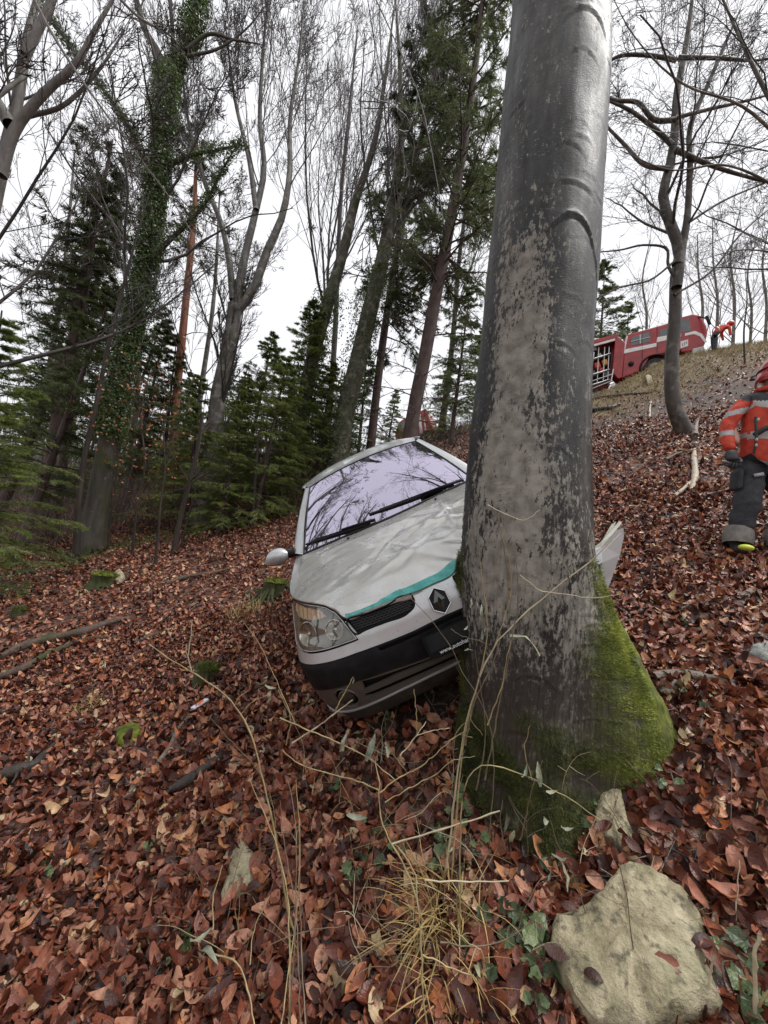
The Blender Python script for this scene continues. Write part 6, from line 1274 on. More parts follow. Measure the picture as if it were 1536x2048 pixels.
for (cx_, cy_, cz_) in ((-.035, -.0, .0), (.31, .05, .04)):
    bt = skinned('boot', [(cx_, cy_+.02, cz_+.16, .062), (cx_, cy_, cz_+.06, .058), (cx_-.02, cy_-.08, cz_+.045, .052, .042), (cx_-.03, cy_-.17, cz_+.04, .045, .034)], [(0, 1), (1, 2), (2, 3)], pm, M_BOOT)
    blob('toe_cap', (cx_-.03, cy_-.165, cz_+.062), (.055, .05, .026), bt, M_YEL, 8)
V_, F_ = box((-.105, -.04, .66), (.04, .14, .18)); tp_ = obj('thigh_pocket', mesh('thigh_pocket', V_, F_), trs, M_NAVY); bevel(tp_, .025, 3)
obj('pocket_stripe', mesh('pocket_stripe', *box((.0, -.142, .70), (.075, .008, .028), np.array(Matrix.Rotation(math.radians(-20), 3, 'Y')))), trs, M_REFS)
# gloved fist: palm, four curled fingers, thumb
pal = np.array([-.205, -.11, .835])
gv = skinned('glove', [(pal[0], pal[1], pal[2]+.055, .040, .034), (pal[0], pal[1]-.01, pal[2], .044, .030), (pal[0]+.005, pal[1]-.02, pal[2]-.035, .040, .026)], [(0, 1), (1, 2)], pm, M_GLOVE)
for i in range(4):
    o_ = np.array([-.030+.020*i, -.012, -.045+.004*abs(i-1.5)]); ll = (.030, .034, .033, .027)[i]; P_ = pal+o_; a_ = P_+[0, -.004, -ll]; b_ = a_+[.004, -.026, -.004]; c_ = b_+[.002, -.004, .026]
    skinned('finger', [(*P_, .0105), (*a_, .0100), (*b_, .0095), (*c_, .0080)], [(0, 1), (1, 2), (2, 3)], gv, M_GLOVE, 2)
skinned('thumb', [(*(pal+[.036, -.018, -.005]), .012), (*(pal+[.046, -.040, -.032]), .0105), (*(pal+[.026, -.056, -.048]), .009)], [(0, 1), (1, 2)], gv, M_GLOVE, 2)
gv.scale = (1.25, 1.25, 1.25); gv.location = tuple(-pal*.25)
# helmet with neck guard and brim
t = np.linspace(0, math.pi/2, 9); p = np.linspace(0, 2*math.pi, 33)[:-1]; hc2 = np.array([.145, -.025, 1.70])
prof = [(.112, .128, -.045), (.128, .150, -.035), (.118, .140, -.020)]+[(.118*math.cos(a), .140*math.cos(a), .145*math.sin(a)) for a in t]
prof = prof[:-1]+[(.004, .004, .146)]
W = np.array([(hc2[0]+rx_*math.cos(b)*(1.15 if math.cos(b) > 0 else 1.0), hc2[1]+ry_*math.sin(b), hc2[2]+z_) for rx_, ry_, z_ in prof for b in p]); ix = np.arange(len(prof)*32).reshape(-1, 32); F_ = np.stack([ix[:-1], np.roll(ix, -1, 1)[:-1], np.roll(ix, -1, 1)[1:], ix[1:]], -1).reshape(-1, 4)
hm = obj('helmet', mesh('helmet', W, F_), pm, M_HELM); finish(hm, 60)
hm.location = (0, 0, 0)
sh2 = np.array([(hc2[0]+.118*math.cos(a)*1.02, hc2[1]+.138*math.sin(a)*1.02) for a in np.linspace(math.radians(120), math.radians(250), 12)]); V_ = np.concatenate([np.c_[sh2, np.full(12, hc2[2]-.01)], np.c_[sh2*1.0+[-.010, 0], np.full(12, hc2[2]-.11)]]); F_ = np.array([(i, i+1, 13+i, 12+i) for i in range(11)]); ng = obj('neck_guard', mesh('neck_guard', V_, F_), hm, M_HELM, True); sm = ng.modifiers.new('thick', 'SOLIDIFY'); sm.thickness = .006
V_, F_ = tubes(np.array([(hc2[0]-.03, hc2[1]-.145, hc2[2]-.01), (hc2[0]-.02, hc2[1]-.11, hc2[2]-.10), (hc2[0]+.03, hc2[1]-.07, hc2[2]-.15)]), [.010, .009, .008], 6); obj('chin_strap', mesh('chin_strap', V_, F_), hm, M_STRAP, True)
V_, F_ = tubes(np.array([(hc2[0]+.122*math.cos(a), hc2[1]+.143*math.sin(a), hc2[2]+.01) for a in np.linspace(0, 2*math.pi, 33)]), np.full(33, .008), 6); obj('helmet_band', mesh('helmet_band', V_, F_), hm, flat('dark_helmet_band', (.12, .01, .012), .4), True)

# firefighter bending over in front of the engine, far up on the bank
pb = at(1428, 704, 18.3); p2 = empty('person', pb, 'tiny person in red bending over in front of the fire engine', 'person')
s = 1.25
J = [(0, 0, .85*s, .17), (.22, 0, 1.02*s, .17), (.50, 0, 1.16*s, .19), (.62, 0, 1.14*s, .08), (.74, 0, 1.20*s, .10), (-.02, -.08, .45*s, .10), (-.05, -.08, .05, .07), (.05, .12, .45*s, .10), (.12, .12, .05, .07), (.56, -.2, .95*s, .07), (.62, -.18, .65*s, .05), (.52, .2, .95*s, .07), (.6, .18, .62*s, .05)]
E_ = [(0, 1), (1, 2), (2, 3), (3, 4), (0, 5), (5, 6), (0, 7), (7, 8), (2, 9), (9, 10), (2, 11), (11, 12)]
b3 = skinned('body', J, E_, p2, [M_JRED, M_NAVY, M_SKIN], 2); nP = len(b3.data.polygons); cP = np.zeros(nP*3, np.float32); b3.data.polygons.foreach_get('center', cP); cP = cP.reshape(-1, 3); b3.data.polygons.foreach_set('material_index', np.where(cP[:, 2] < .80*s-(cP[:, 0] > .3)*9, 1, 0).astype(np.int32))
blob('helmet', (.80, 0, 1.30*s-.05), (.17, .15, .13), p2, M_HELM, 10)
for x_, z_ in ((.30, 1.22*s), (.05, 1.0*s)): band_on('jacket_band', (x_, 0, z_-.16), (x_+.06, 0, z_-.14), .185, p2, M_REFS)
# somebody in orange just showing past the left flank of the beech
po = at(957, 874, 23.0); p3 = empty('person', po, 'person in bright orange, a sliver showing beside the left flank of the beech', 'person')
J = [(0, 0, .9, .15), (0, 0, 1.2, .17), (0, 0, 1.42, .16), (0, 0, 1.55, .06), (0, 0, 1.68, .10), (-.22, 0, 1.35, .07), (-.30, -.02, 1.05, .06), (.22, 0, 1.35, .07), (.3, 0, 1.05, .06), (-.1, 0, .45, .09), (-.1, 0, .05, .07), (.1, 0, .45, .09), (.1, 0, .05, .07)]
E_ = [(0, 1), (1, 2), (2, 3), (3, 4), (2, 5), (5, 6), (2, 7), (7, 8), (0, 9), (9, 10), (0, 11), (11, 12)]
M_ORG = flat('neon_orange_cloth', (.85, .12, .02), .6)
b4 = skinned('body', J, E_, p3, [M_ORG, M_NAVY, M_SKIN], 2); nP = len(b4.data.polygons); cP = np.zeros(nP*3, np.float32); b4.data.polygons.foreach_get('center', cP); cP = cP.reshape(-1, 3); b4.data.polygons.foreach_set('material_index', np.where(cP[:, 2] < .9, 1, np.where(cP[:, 2] > 1.55, 2, 0)).astype(np.int32)); blob('helmet', (0, 0, 1.76), (.14, .15, .11), p3, M_ORG, 8)
# ------------------------------------------------------------------ stones
def stone_mat(name, a, b, mossy=.3):
    m = N(name, .75); n = m.noise(7, 7, None, .68); c = m.ramp(n, [(.3, tuple(x*.55 for x in a)), (.42, a), (.58, b), (.75, tuple(min(1, x*1.35) for x in b))]); c2 = m.mix(m.rng_(m.noise(38, 5), .55, .68, 0, .7), c, (.06, .055, .04)); g = m.n('NewGeometry'); c3 = m.mix(m.math('MULTIPLY', m.rng_(m.noise(5, 4), .52, .62), mossy), c2, (.07, .09, .02)); m.col(c3); m.bump(m.math('ADD', m.math('ADD', n, m.math('MULTIPLY', m.noise(60, 5, None, .7), .6)), m.math('MULTIPLY', m.vor(22), .5)), .025, 1.0); return m.m
M_STONE = stone_mat('pale_buff_stone', (.30, .26, .155), (.56, .49, .33)); M_STONEG = stone_mat('grey_green_stone', (.19, .19, .13), (.36, .34, .24), .6)
M_STUMP = bark_mat('rotten_stump_wood', (.035, .03, .018), (.12, .10, .06), .85, 3, mossy=.8)
def rock(name, poly, d0=None, th=.06, label='', mat=M_STONE, lift=.0, seed=0, cat='stone', tiltw=0, top=.35, rough=.006, sink=.6):
    """a slab whose outline is given as picture points, thickness th, set into the ground"""
    P = np.array([hit(*q) for q in poly]); c = P.mean(0); nv = nrm(c[0], c[1])[0] if np.ndim(nrm(c[0], c[1])) > 1 else nrm(c[0], c[1])
    nv = np.asarray(nv).reshape(3); o = np.concatenate([P, P[:1]]); n = 64; L = rs_lin(o, n+1)[:-1]; r = np.random.default_rng(seed)
    Vl = []; rings = [(1.06, -sink*th), (1.03, .05*th), (1.0, .45*th), (.95, .85*th), (.86, 1.0*th), (.6, 1.0*th+top*.02), (.3, 1.0*th+top*.02), (.0, 1.02*th+top*.02)]
    for s, h in rings: Vl.append(c+(L-c)*s+nv*h)
    V_ = np.array(Vl); q = V_.reshape(-1, 3); sc_ = np.linalg.norm(P-c, axis=1).mean(); V_ = q+nv*((fbm(q, 2.2/sc_, 2, seed)*.10*th+fbm(q, 7/sc_, 4, seed+1)*rough)[:, None])+(q-c)*(fbm(q, 5/sc_, 3, seed+2)*.05)[:, None]
    ix = np.arange(len(V_)).reshape(len(rings), n); F_ = np.stack([ix[:-1], np.roll(ix, -1, 1)[:-1], np.roll(ix, -1, 1)[1:], ix[1:]], -1).reshape(-1, 4); b = c.copy(); ob = obj(name, mesh(name, V_-b, F_), None, mat); ob.location = b+nv*lift; finish(ob, 38); tag(ob, label, cat); return ob
def rs_lin(o, n): s = np.concatenate([[0], np.cumsum(np.linalg.norm(np.diff(o, axis=0), axis=1))]); t = np.linspace(0, s[-1], n); return np.stack([np.interp(t, s, o[:, i]) for i in range(3)], 1)
rock('stone_slab', [(1258, 1762), (1300, 1790), (1360, 1830), (1410, 1880), (1412, 1960), (1440, 2060), (1300, 2110), (1180, 2090), (1120, 2010), (1100, 1930), (1106, 1880), (1150, 1868), (1195, 1830)], th=.085, label='large buff stone slab at the lower right of the leaf floor', seed=1, rough=.014)
rock('stone', [(1205, 1590), (1240, 1612), (1258, 1670), (1268, 1712), (1248, 1742), (1225, 1715), (1192, 1690), (1188, 1650), (1196, 1610)], th=.05, label='upright buff stone just below the beech roots, above the large slab', seed=2, rough=.012)
rock('stone', [(1290, 1655), (1315, 1672), (1355, 1706), (1340, 1718), (1310, 1700), (1292, 1680)], th=.03, label='narrow grey-green stone right of the upright buff stone', mat=M_STONEG, seed=3)
rock('stone', [(1425, 1905), (1470, 1915), (1505, 1960), (1500, 2010), (1450, 2020), (1425, 1970)], th=.04, label='grey-green stone tucked against the right side of the large slab', mat=M_STONEG, seed=4)
rock('stone', [(490, 1705), (512, 1722), (525, 1770), (520, 1800), (490, 1815), (470, 1840), (448, 1855), (446, 1820), (458, 1770), (472, 1722)], th=.05, label='tall pale stone in the lower left centre of the leaf floor', seed=5)
rock('stone', [(505, 1568), (515, 1576), (500, 1594), (470, 1612), (450, 1614), (462, 1598), (485, 1580)], th=.025, label='flat pale stone shard under the end of the grey log', seed=6)
rock('stone', [(458, 1528), (485, 1522), (500, 1530), (496, 1545), (480, 1552), (464, 1550)], th=.03, label='small pale stone with an ochre top above the flat shard', seed=7)
rock('stone', [(492, 1614), (512, 1626), (500, 1645), (482, 1656), (468, 1650), (476, 1630)], th=.025, label='small buff stone with a mossy side below the flat shard', mat=M_STONEG, seed=8)
rock('stone', [(955, 1568), (985, 1566), (1000, 1585), (990, 1605), (965, 1602), (952, 1590)], th=.04, label='round buff stone against the left foot of the beech', seed=9)
rock('stone', [(1500, 1312), (1536, 1298), (1580, 1305), (1580, 1345), (1530, 1340), (1495, 1330)], th=.05, label='pale grey rock at the right edge on the slope', mat=stone_mat('pale_grey_stone', (.20, .21, .19), (.42, .43, .40), .1), seed=10)
rock('stone', [(1310, 1385), (1345, 1380), (1372, 1395), (1350, 1412), (1322, 1405)], th=.04, label='mossy grey stone under the broken branch by the beech root', mat=M_STONEG, seed=11)
rock('stone', [(352, 1765), (375, 1764), (372, 1782), (340, 1800), (300, 1835), (292, 1835), (305, 1805), (330, 1785)], th=.02, label='thin pale stone sliver left of the tall pale stone', seed=12)
rock('stone', [(228, 1158), (240, 1150), (250, 1160), (245, 1172), (232, 1170)], th=.10, label='small pale stone beside the left mossy stump', seed=13)
rock('stone', [(200, 1330), (213, 1328), (218, 1340), (205, 1345)], th=.04, label='pale stone by the foot of the two thin saplings at the left', seed=14)
rock('stone', [(1478, 1190), (1500, 1192), (1504, 1206), (1484, 1212), (1476, 1204)], th=.03, label='small yellowish stone below the standing person', seed=15)
rock('stone', [(1322, 1242), (1334, 1240), (1340, 1252), (1328, 1260), (1320, 1254)], th=.03, label='left one of two small yellow stones right of the torn bumper end', seed=16)
rock('stone', [(1356, 1238), (1374, 1238), (1378, 1250), (1362, 1252)], th=.03, label='right one of two small yellow stones right of the torn bumper end', seed=17)
rock('stone', [(1292, 762), (1300, 760), (1306, 766), (1296, 772)], th=.25, label='pale stone on the grassy bank under the fire engine', seed=18)
rock('mossy_stone', [(235, 1478), (258, 1468), (280, 1470), (284, 1484), (262, 1495), (245, 1506), (233, 1500)], th=.05, label='bright green moss-covered stone at the left among leaves', mat=M_MOSS, lift=.025, seed=19, rough=.012)
rock('mossy_stone', [(362, 1890), (384, 1872), (392, 1900), (382, 1940), (360, 1948), (350, 1920)], th=.04, label='dark green mossy stone near the bottom left of centre', mat=stone_mat('dark_mossy_stone', (.03, .045, .012), (.08, .11, .02), 1), seed=20, rough=.012)
rock('mossy_stone', [(622, 1718), (640, 1710), (656, 1722), (648, 1740), (625, 1742)], th=.03, label='small mossy stone in the lower middle right of the tall pale stone', mat=stone_mat('mossy_stone_b', (.05, .07, .02), (.15, .17, .06), 1), seed=21, rough=.01)

# ------------------------------------------------------------------ stumps with moss caps
def stump(px, py, r, h, label, seed, roots=0, tilt=(0, 0)):
    b = hit(px, py); r_ = np.random.default_rng(seed); t = empty('tree_stump', b, label, 'stump'); t.rotation_euler = (tilt[0], tilt[1], 0)
    th_ = np.linspace(0, 2*math.pi, 41)[:-1]; rings = []
    for k, z in enumerate(np.linspace(-.12, h, 14)):
        q = z/h; rr = r*(1+.35*max(0, .4-q))*(1+.13*np.sin(3*th_+seed)+.08*np.sin(7*th_+1.7*seed)+.05*np.sin(13*th_)); rings.append(np.stack([rr*np.cos(th_), rr*np.sin(th_), z+.03*np.sin(5*th_+seed)*(q > .9)], 1))
    rings.append(np.stack([.05*r*np.cos(th_), .05*r*np.sin(th_), np.full(40, h*.93)], 1)); V_ = np.array(rings).reshape(-1, 3); V_ += (fbm(V_*[1, 1, .3], 16, 3, seed)*.012)[:, None]*np.c_[V_[:, :2], np.zeros(len(V_))]/r
    ix = np.arange(len(V_)).reshape(-1, 40); F_ = np.stack([ix[:-1], np.roll(ix, -1, 1)[:-1], np.roll(ix, -1, 1)[1:], ix[1:]], -1).reshape(-1, 4); o = obj('stump_wood', mesh('stump_wood', V_, F_), t, M_STUMP); finish(o, 70)
    # moss cushion: a lumpy cap plus short blades
    n1, n2 = 14, 36; a = np.linspace(0, math.pi*.52, n1); p = np.linspace(0, 2*math.pi, n2+1)[:-1]; C = np.array([(r*1.12*math.sin(u)*math.cos(v)+.12*r, r*1.05*math.sin(u)*math.sin(v), h-.02+.30*r*math.cos(u)) for u in a for v in p]); C += (C-[.1*r, 0, h-.1])*(fbm(C, 14, 3, seed+3)*.13)[:, None]
    ix = np.arange(n1*n2).reshape(n1, n2); F_ = np.stack([ix[:-1], np.roll(ix, -1, 1)[:-1], np.roll(ix, -1, 1)[1:], ix[1:]], -1).reshape(-1, 4); o = obj('moss_cap', mesh('moss_cap', C, F_), t, M_MOSS); finish(o, 80)
    n = 2600; s = r_.integers(0, len(C), n); Pm = C[s]+r_.normal(0, .006, (n, 3)); Nm = C[s]-[0, 0, h-.12]+r_.normal(0, .03, (n, 3)); Nm /= np.linalg.norm(Nm, axis=1, keepdims=True); sd = np.cross(Nm, r_.normal(0, 1, (n, 3))); sd /= np.linalg.norm(sd, axis=1, keepdims=True); V_ = np.stack([Pm-sd*.0022, Pm+sd*.0022, Pm+Nm*r_.uniform(.01, .025, (n, 1))], 1).reshape(-1, 3)
    tag(obj('moss', mesh('moss', V_, np.arange(len(V_)).reshape(-1, 3)), t, M_MOSS), kind='stuff')
    for k in range(roots):
        a = r_.uniform(0, 6.28); L = r_.uniform(.25, .6); q = np.array([(r*.8*math.cos(a), r*.8*math.sin(a), h*.5), (r*1.4*math.cos(a), r*1.4*math.sin(a), h*.25), ((r+L)*math.cos(a+.2), (r+L)*math.sin(a+.2), -.02)])
        for i in range(3): q[i, 2] += hgt(b[0]+q[i, 0], b[1]+q[i, 1])-b[2]+.05
        obj('root', mesh('root', *tubes(rs(q, 10, .006, r_), np.linspace(.028, .006, 10)*r_.uniform(.6, 1.2), 6)), t, M_STUMP, True)
    return t
stump(405, 1372, .085, .17, 'short mossy stump with a bright green cap, left of the front bumper', 1)
stump(204, 1172, .17, .20, 'low broad mossy stump far left below the ivy tree', 2)
stump(545, 1195, .15, .24, 'root-tangled mossy stump just left of the car mirror', 3, roots=20)
stump(35, 1232, .07, .12, 'small dark mossy stump at the far left', 4)

# ------------------------------------------------------------------ fallen logs, branches, twigs
M_LOG = bark_mat('fallen_log_bark', (.045, .028, .020), (.15, .10, .075), .7, 1, mossy=.35, scale=12); M_LOGD = bark_mat('dark_wet_log', (.018, .014, .012), (.07, .055, .045), .5, 1, scale=14); M_PALEW = flat('pale_peeled_wood', (.42, .35, .26), .6, var=.3, scale=20); M_GREYW = bark_mat('grey_weathered_wood', (.08, .065, .05), (.26, .21, .17), .7, 1, scale=18)
def stick(name, pts, r, label, mat=M_LOG, cat='branch', lift=.6, side=(), k=7, jit=.0, group=None):
    P = np.array([hit(*q) for q in pts]); n = max(8, int(np.linalg.norm(np.diff(P, axis=0), axis=1).sum()/.05)); n = min(n, 50); P = rs(P, n); R_ = np.interp(np.linspace(0, 1, n), np.linspace(0, 1, len(r)), r); P[:, 2] = .35*P[:, 2]+.65*hgt(P[:, 0], P[:, 1])+R_*lift+.036
    if jit: P[1:-1] += rng.normal(0, jit, (n-2, 3))
    parts = [tubes(P, R_*(1+.12*rng.normal(size=n)*(R_ > .01)), k, True)]
    for (t, dx, dy, dz, L, rr) in side:
        i = int(t*(n-1)); q = np.array([P[i], P[i]+np.array([dx, dy, dz])*L*.5+rng.normal(0, .01, 3), P[i]+np.array([dx, dy, dz])*L]); parts.append(tubes(rs(q, 6), np.linspace(rr, rr*.4, 6), 5))
    b = P[0].copy(); V_, F_ = cat_(parts); o = obj(name, mesh(name, V_-b, F_), None, mat, True); o.location = b; return tag(o, label, cat, group)
stick('fallen_log', [(0, 1324), (60, 1300), (120, 1286), (165, 1276), (210, 1258), (258, 1246)], [.045, .05, .055, .055, .045, .03], 'long fallen log with a mossy patch crossing the left slope', cat='log')
stick('fallen_log', [(-20, 1372), (40, 1350), (100, 1318), (160, 1292), (245, 1284)], [.04, .04, .03, .022, .012], 'second thinner fallen log below the long mossy one at the left')
stick('fallen_branch', [(330, 1178), (370, 1165), (410, 1155), (462, 1143)], [.035, .035, .03, .018], 'straight reddish branch lying on the leaves right of the broad low stump')
stick('fallen_branch', [(266, 1294), (300, 1280), (345, 1264)], [.022, .022, .012], 'short bare branch in the left middle of the leaf slope')
stick('fallen_branch', [(216, 1345), (260, 1337), (300, 1328)], [.012, .012, .006], 'thin dark red branch near the pale stone at the left')
stick('fallen_branch', [(232, 1640), (262, 1600), (300, 1560), (330, 1520), (350, 1480), (378, 1443)], [.010, .013, .014, .012, .010, .006], 'long pale broken branch pointing up to the litter carton', M_GREYW)
stick('fallen_log', [(330, 1612), (370, 1585), (410, 1556), (440, 1535)], [.018, .026, .030, .026], 'short thick grey-brown log left of the small pale stone', M_LOGD, cat='log')
stick('fallen_log', [(-20, 1580), (20, 1566), (60, 1552), (90, 1520), (118, 1488)], [.035, .032, .026, .014, .006], 'dark wet forked log at the left edge', M_LOGD, cat='log', side=[(.4, -.3, .4, .15, .3, .012), (.55, .5, .3, .05, .3, .010), (.3, .3, -.4, .0, .3, .012)])
stick('fallen_log', [(1308, 1380), (1350, 1374), (1400, 1376), (1450, 1384), (1472, 1388)], [.020, .026, .026, .02, .008], 'split weathered branch stub lying right of the mossy beech root', M_GREYW, side=[(.2, .5, .1, .02, .25, .012)])
stick('fallen_branch', [(1384, 990), (1390, 960), (1388, 925), (1389, 905)], [.025, .04, .035, .02], 'white peeled branch standing out on the slope left of the standing person', M_PALEW)
stick('fallen_branch', [(1350, 1000), (1370, 985), (1386, 965), (1384, 955)], [.02, .025, .02, .01], 'curved pale branch end just below the white peeled branch', M_PALEW)
stick('fallen_branch', [(1390, 880), (1394, 850), (1396, 842)], [.05, .045, .03], 'grey log piece at the foot of the crooked hornbeam', M_GREYW)
stick('fallen_branch', [(1182, 800), (1230, 795), (1270, 790), (1302, 788)], [.05, .06, .05, .03], 'dark branch lying on the bank left of the crooked hornbeam', M_LOGD)
stick('fallen_branch', [(1180, 826), (1215, 822), (1240, 812)], [.09, .09, .06], 'dark log low on the bank beside the beech trunk', M_LOGD)
stick('fallen_branch', [(1299, 838), (1300, 818), (1302, 806)], [.03, .028, .02], 'short pale upright branch on the upper bank', M_PALEW)
stick('fallen_branch', [(1332, 925), (1352, 915), (1380, 905)], [.02, .02, .01], 'tan split branch across the slope left of the white peeled branch', M_GREYW)
stick('fallen_branch', [(1405, 1000), (1440, 994), (1470, 984)], [.02, .018, .01], 'straw-coloured branch on the slope at the knee of the standing person', M_GREYW)
stick('fallen_branch', [(1280, 1200), (1300, 1185), (1325, 1172), (1345, 1150), (1360, 1140)], [.004, .006, .006, .005, .003], 'thin forked twig on the leaves right of the torn bumper end', M_GREYW, side=[(.5, .3, -.3, .1, .2, .004)])
stick('fallen_branch', [(1360, 1234), (1400, 1222), (1440, 1214), (1455, 1212)], [.007, .007, .006, .003], 'straight bare twig near the two small yellow stones', M_GREYW)
stick('fallen_branch', [(1490, 1162), (1510, 1188), (1536, 1228), (1545, 1240)], [.006, .008, .006, .004], 'curved pale twig at the right edge below the boots', M_GREYW)
stick('fallen_branch', [(1404, 1402), (1406, 1440), (1400, 1490)], [.008, .009, .006], 'short upright grey twig beside the mossy root', M_GREYW)
stick('fallen_branch', [(1492, 1500), (1505, 1545), (1536, 1600)], [.006, .006, .004], 'dark red twig at the right edge above the slab', M_LOGD)
stick('fallen_branch', [(1536, 1560), (1520, 1640), (1512, 1700), (1516, 1750)], [.005, .007, .006, .004], 'pale curved twig running down the right edge', M_GREYW)
stick('fallen_branch', [(1192, 1495), (1230, 1560), (1262, 1620), (1330, 1700), (1380, 1800)], [.004, .006, .006, .005, .003], 'long dark twig crossing from the beech foot to the slab', M_LOGD)
stick('fallen_branch', [(1310, 1790), (1340, 1860), (1356, 1930), (1368, 1990)], [.003, .004, .004, .002], 'dark stem lying over the large slab', M_LOGD)
stick('fallen_branch', [(1430, 1860), (1415, 1940), (1400, 2048)], [.005, .006, .005], 'straw-pale stalk at the right side of the slab', M_PALEW)
# random small twigs over the litter
for i in range(80):
    x = rng.uniform(20, 1500); y = rng.uniform(1180, 2000)
    if 900 < x < 1340 and y < 1720: continue
    if 560 < x < 960 and y < 1460: continue
    b = hit(x, y); a = rng.uniform(0, math.pi); L = rng.uniform(.12, .45); n = 7; P = b+np.stack([np.cos(a)*np.linspace(0, L, n), np.sin(a)*np.linspace(0, L, n), np.zeros(n)], 1)+rng.normal(0, .008, (n, 3)); P[:, 2] = hgt(P[:, 0], P[:, 1])+.03+rng.uniform(0, .02)
    q = np.array([P[3], P[3]+[math.cos(a+.8)*L*.3, math.sin(a+.8)*L*.3, .03]]); V_, F_ = cat_([tubes(P, np.linspace(.0035, .0015, n), 5), tubes(rs(q, 4), np.linspace(.002, .001, 4), 5)]); o = obj('fallen_twig', mesh('fallen_twig', V_-P[0], F_), None, [M_GREYW, M_LOGD][i % 2], True); o.location = P[0]
    tag(o, 'thin bare twig lying loose among the fallen leaves', 'twig', 'thin twigs scattered on the leaf litter')

# loose pale and dark crumbs of wood, bark and chalk between the leaves
n = 1500; Qc = zone_pts(n, .7, 9, -50, 50); Pc = np.concatenate([Qc, hgt(Qc[:, 0], Qc[:, 1])[:, None]+rng.uniform(.02, .045, n)[:, None]], 1); Lc = rng.uniform(.006, .028, n); a = rng.uniform(0, 6.28, n); D = np.stack([np.cos(a), np.sin(a), rng.normal(0, .3, n)], 1)
Vc = []; Fc = []
V_, F_ = tubes(np.stack([Pc, Pc+D*Lc[:, None]*.5+rng.normal(0, .001, (n, 3)), Pc+D*Lc[:, None]], 1), rng.uniform(.0016, .0050, (n, 1))*np.array([[.6, 1, .4]]), 5)
mcr = N('crumb', .7); mcr.col(mcr.ramp(mcr.noise(9, 3), [(.35, (.07, .05, .035)), (.5, (.26, .20, .14)), (.62, (.55, .48, .36))])); tag(obj('litter_crumbs', mesh('litter_crumbs', V_, F_), None, mcr.m), kind='stuff')
# litter carton: flattened white and orange drink box end
b = hit(402, 1428); nv = np.asarray(nrm(b[0], b[1])).reshape(3); e1 = hit(424, 1415)-hit(384, 1440); e1 /= np.linalg.norm(e1); e2 = np.cross(nv, e1); w_, h_, t_ = .125, .042, .016
Rm = np.stack([e1, e2, nv], 1); lit = empty('crushed_carton', None, 'crushed white carton with an orange print lying on the leaves', 'litter', mw=Matrix([[*Rm[i], b[i]+nv[i]*.062] for i in range(3)]+[[0, 0, 0, 1]])); lit.rotation_mode = 'XYZ'
V_, F_ = box((0, 0, 0), (w_, h_, t_)); bevel(obj('carton', mesh('carton', V_, F_), lit, flat('white_card', (.74, .73, .78), .5, var=.08)), .004)
obj('orange_print', mesh('orange_print', np.array([(-.03, -.0195, .0086), (-.005, -.0195, .0086), (.03, -.012, .0086), (.036, .0195, .0086), (-.002, .0195, .0086), (-.018, .003, .0086)]), [(0, 1, 2, 3, 4, 5)]), lit, flat('orange_print', (.75, .17, .05), .5))
obj('blue_print', mesh('blue_print', np.array([(.042, -.006, .0078), (.053, -.006, .0078), (.053, .008, .0078), (.042, .008, .0078)]), [(0, 1, 2, 3)]), lit, flat('blue_print', (.12, .14, .32), .5))
# ------------------------------------------------------------------ thin twiggy shoots in front of the car
M_STEM = flat('straw_yellow_stem', (.34, .27, .13), .5, var=.35, scale=25); M_STEMB = flat('brown_stem', (.15, .11, .07), .55, var=.4, scale=25); M_STEMP = flat('pale_stem', (.48, .42, .28), .5, var=.25, scale=25)
M_WLEAF = leaf_mat('grey_willow_leaf', [(0, (.16, .18, .13)), (.5, (.26, .28, .20)), (1, (.36, .37, .22))], .5); M_GLEAF = leaf_mat('green_ground_leaf', [(0, (.03, .06, .02)), (.5, (.07, .12, .04)), (1, (.16, .22, .08))], .4); M_DLEAF = leaf_mat('dead_curled_leaf', [(0, (.13, .11, .10)), (1, (.26, .22, .20))], .6)
LW = []
for i in range(4):
    me = leaf_mesh('willow_leaf', .055+.01*i, .014+.003*(i % 3), .5-.3*i, .5, 60+i); me.materials.append(M_WLEAF); me.polygons.foreach_set('use_smooth', [True]*len(me.polygons)); LW.append(me)
def put_leaf(me, p, parent, name='leaf', yaw=None, scale=1, pitch=None, roll=None, base=None):
    o = bpy.data.objects.new(name, me); COL.objects.link(o); o.parent = parent; o.location = np.asarray(p)-(base if base is not None else 0); o.rotation_euler = (roll if roll is not None else rng.uniform(-.8, .8), pitch if pitch is not None else rng.uniform(-1.2, .6), yaw if yaw is not None else rng.uniform(0, 6.28)); o.scale = (scale,)*3; return o
def shoot(label, stems, cat='shoot', leaves=(), name='bare_shoot', buds=True):
    """stems: (picture polyline, depth or (d0,d1), r0, r1, material); the first starts at the ground"""
    first = stems[0]; base = None; t = None
    for j, (pl, dp, r0, r1, mt) in enumerate(stems):
        ds = np.linspace(*(dp if isinstance(dp, tuple) else (dp, dp)), len(pl)); P = np.array([at(x, y, d_) for (x, y), d_ in zip(pl, ds)])
        if j == 0:
            g = P[0].copy(); g[2] = hgt(g[0], g[1]); 
            if abs(g[2]-P[0][2]) < .6: P[0] = g
            base = P[0].copy(); t = empty(name, base, label, cat)
        n = max(8, len(pl)*4); P = rs(P, n)-base; P[1:-1] += rng.normal(0, .0012, (n-2, 3)); R_ = np.linspace(r0, r1, n); R_ = R_*(1+.35*((np.arange(n) % 5) == 0))
        obj('stem', mesh('stem', *tubes(P, R_, 6)), t, mt, True)
    for (x, y, d_, s, yaw, pit) in leaves: put_leaf(LW[int(x) % 4], at(x, y, d_), t, 'leaf', yaw, s, pit, base=base)
    return t
S, B_, P_ = M_STEM, M_STEMB, M_STEMP
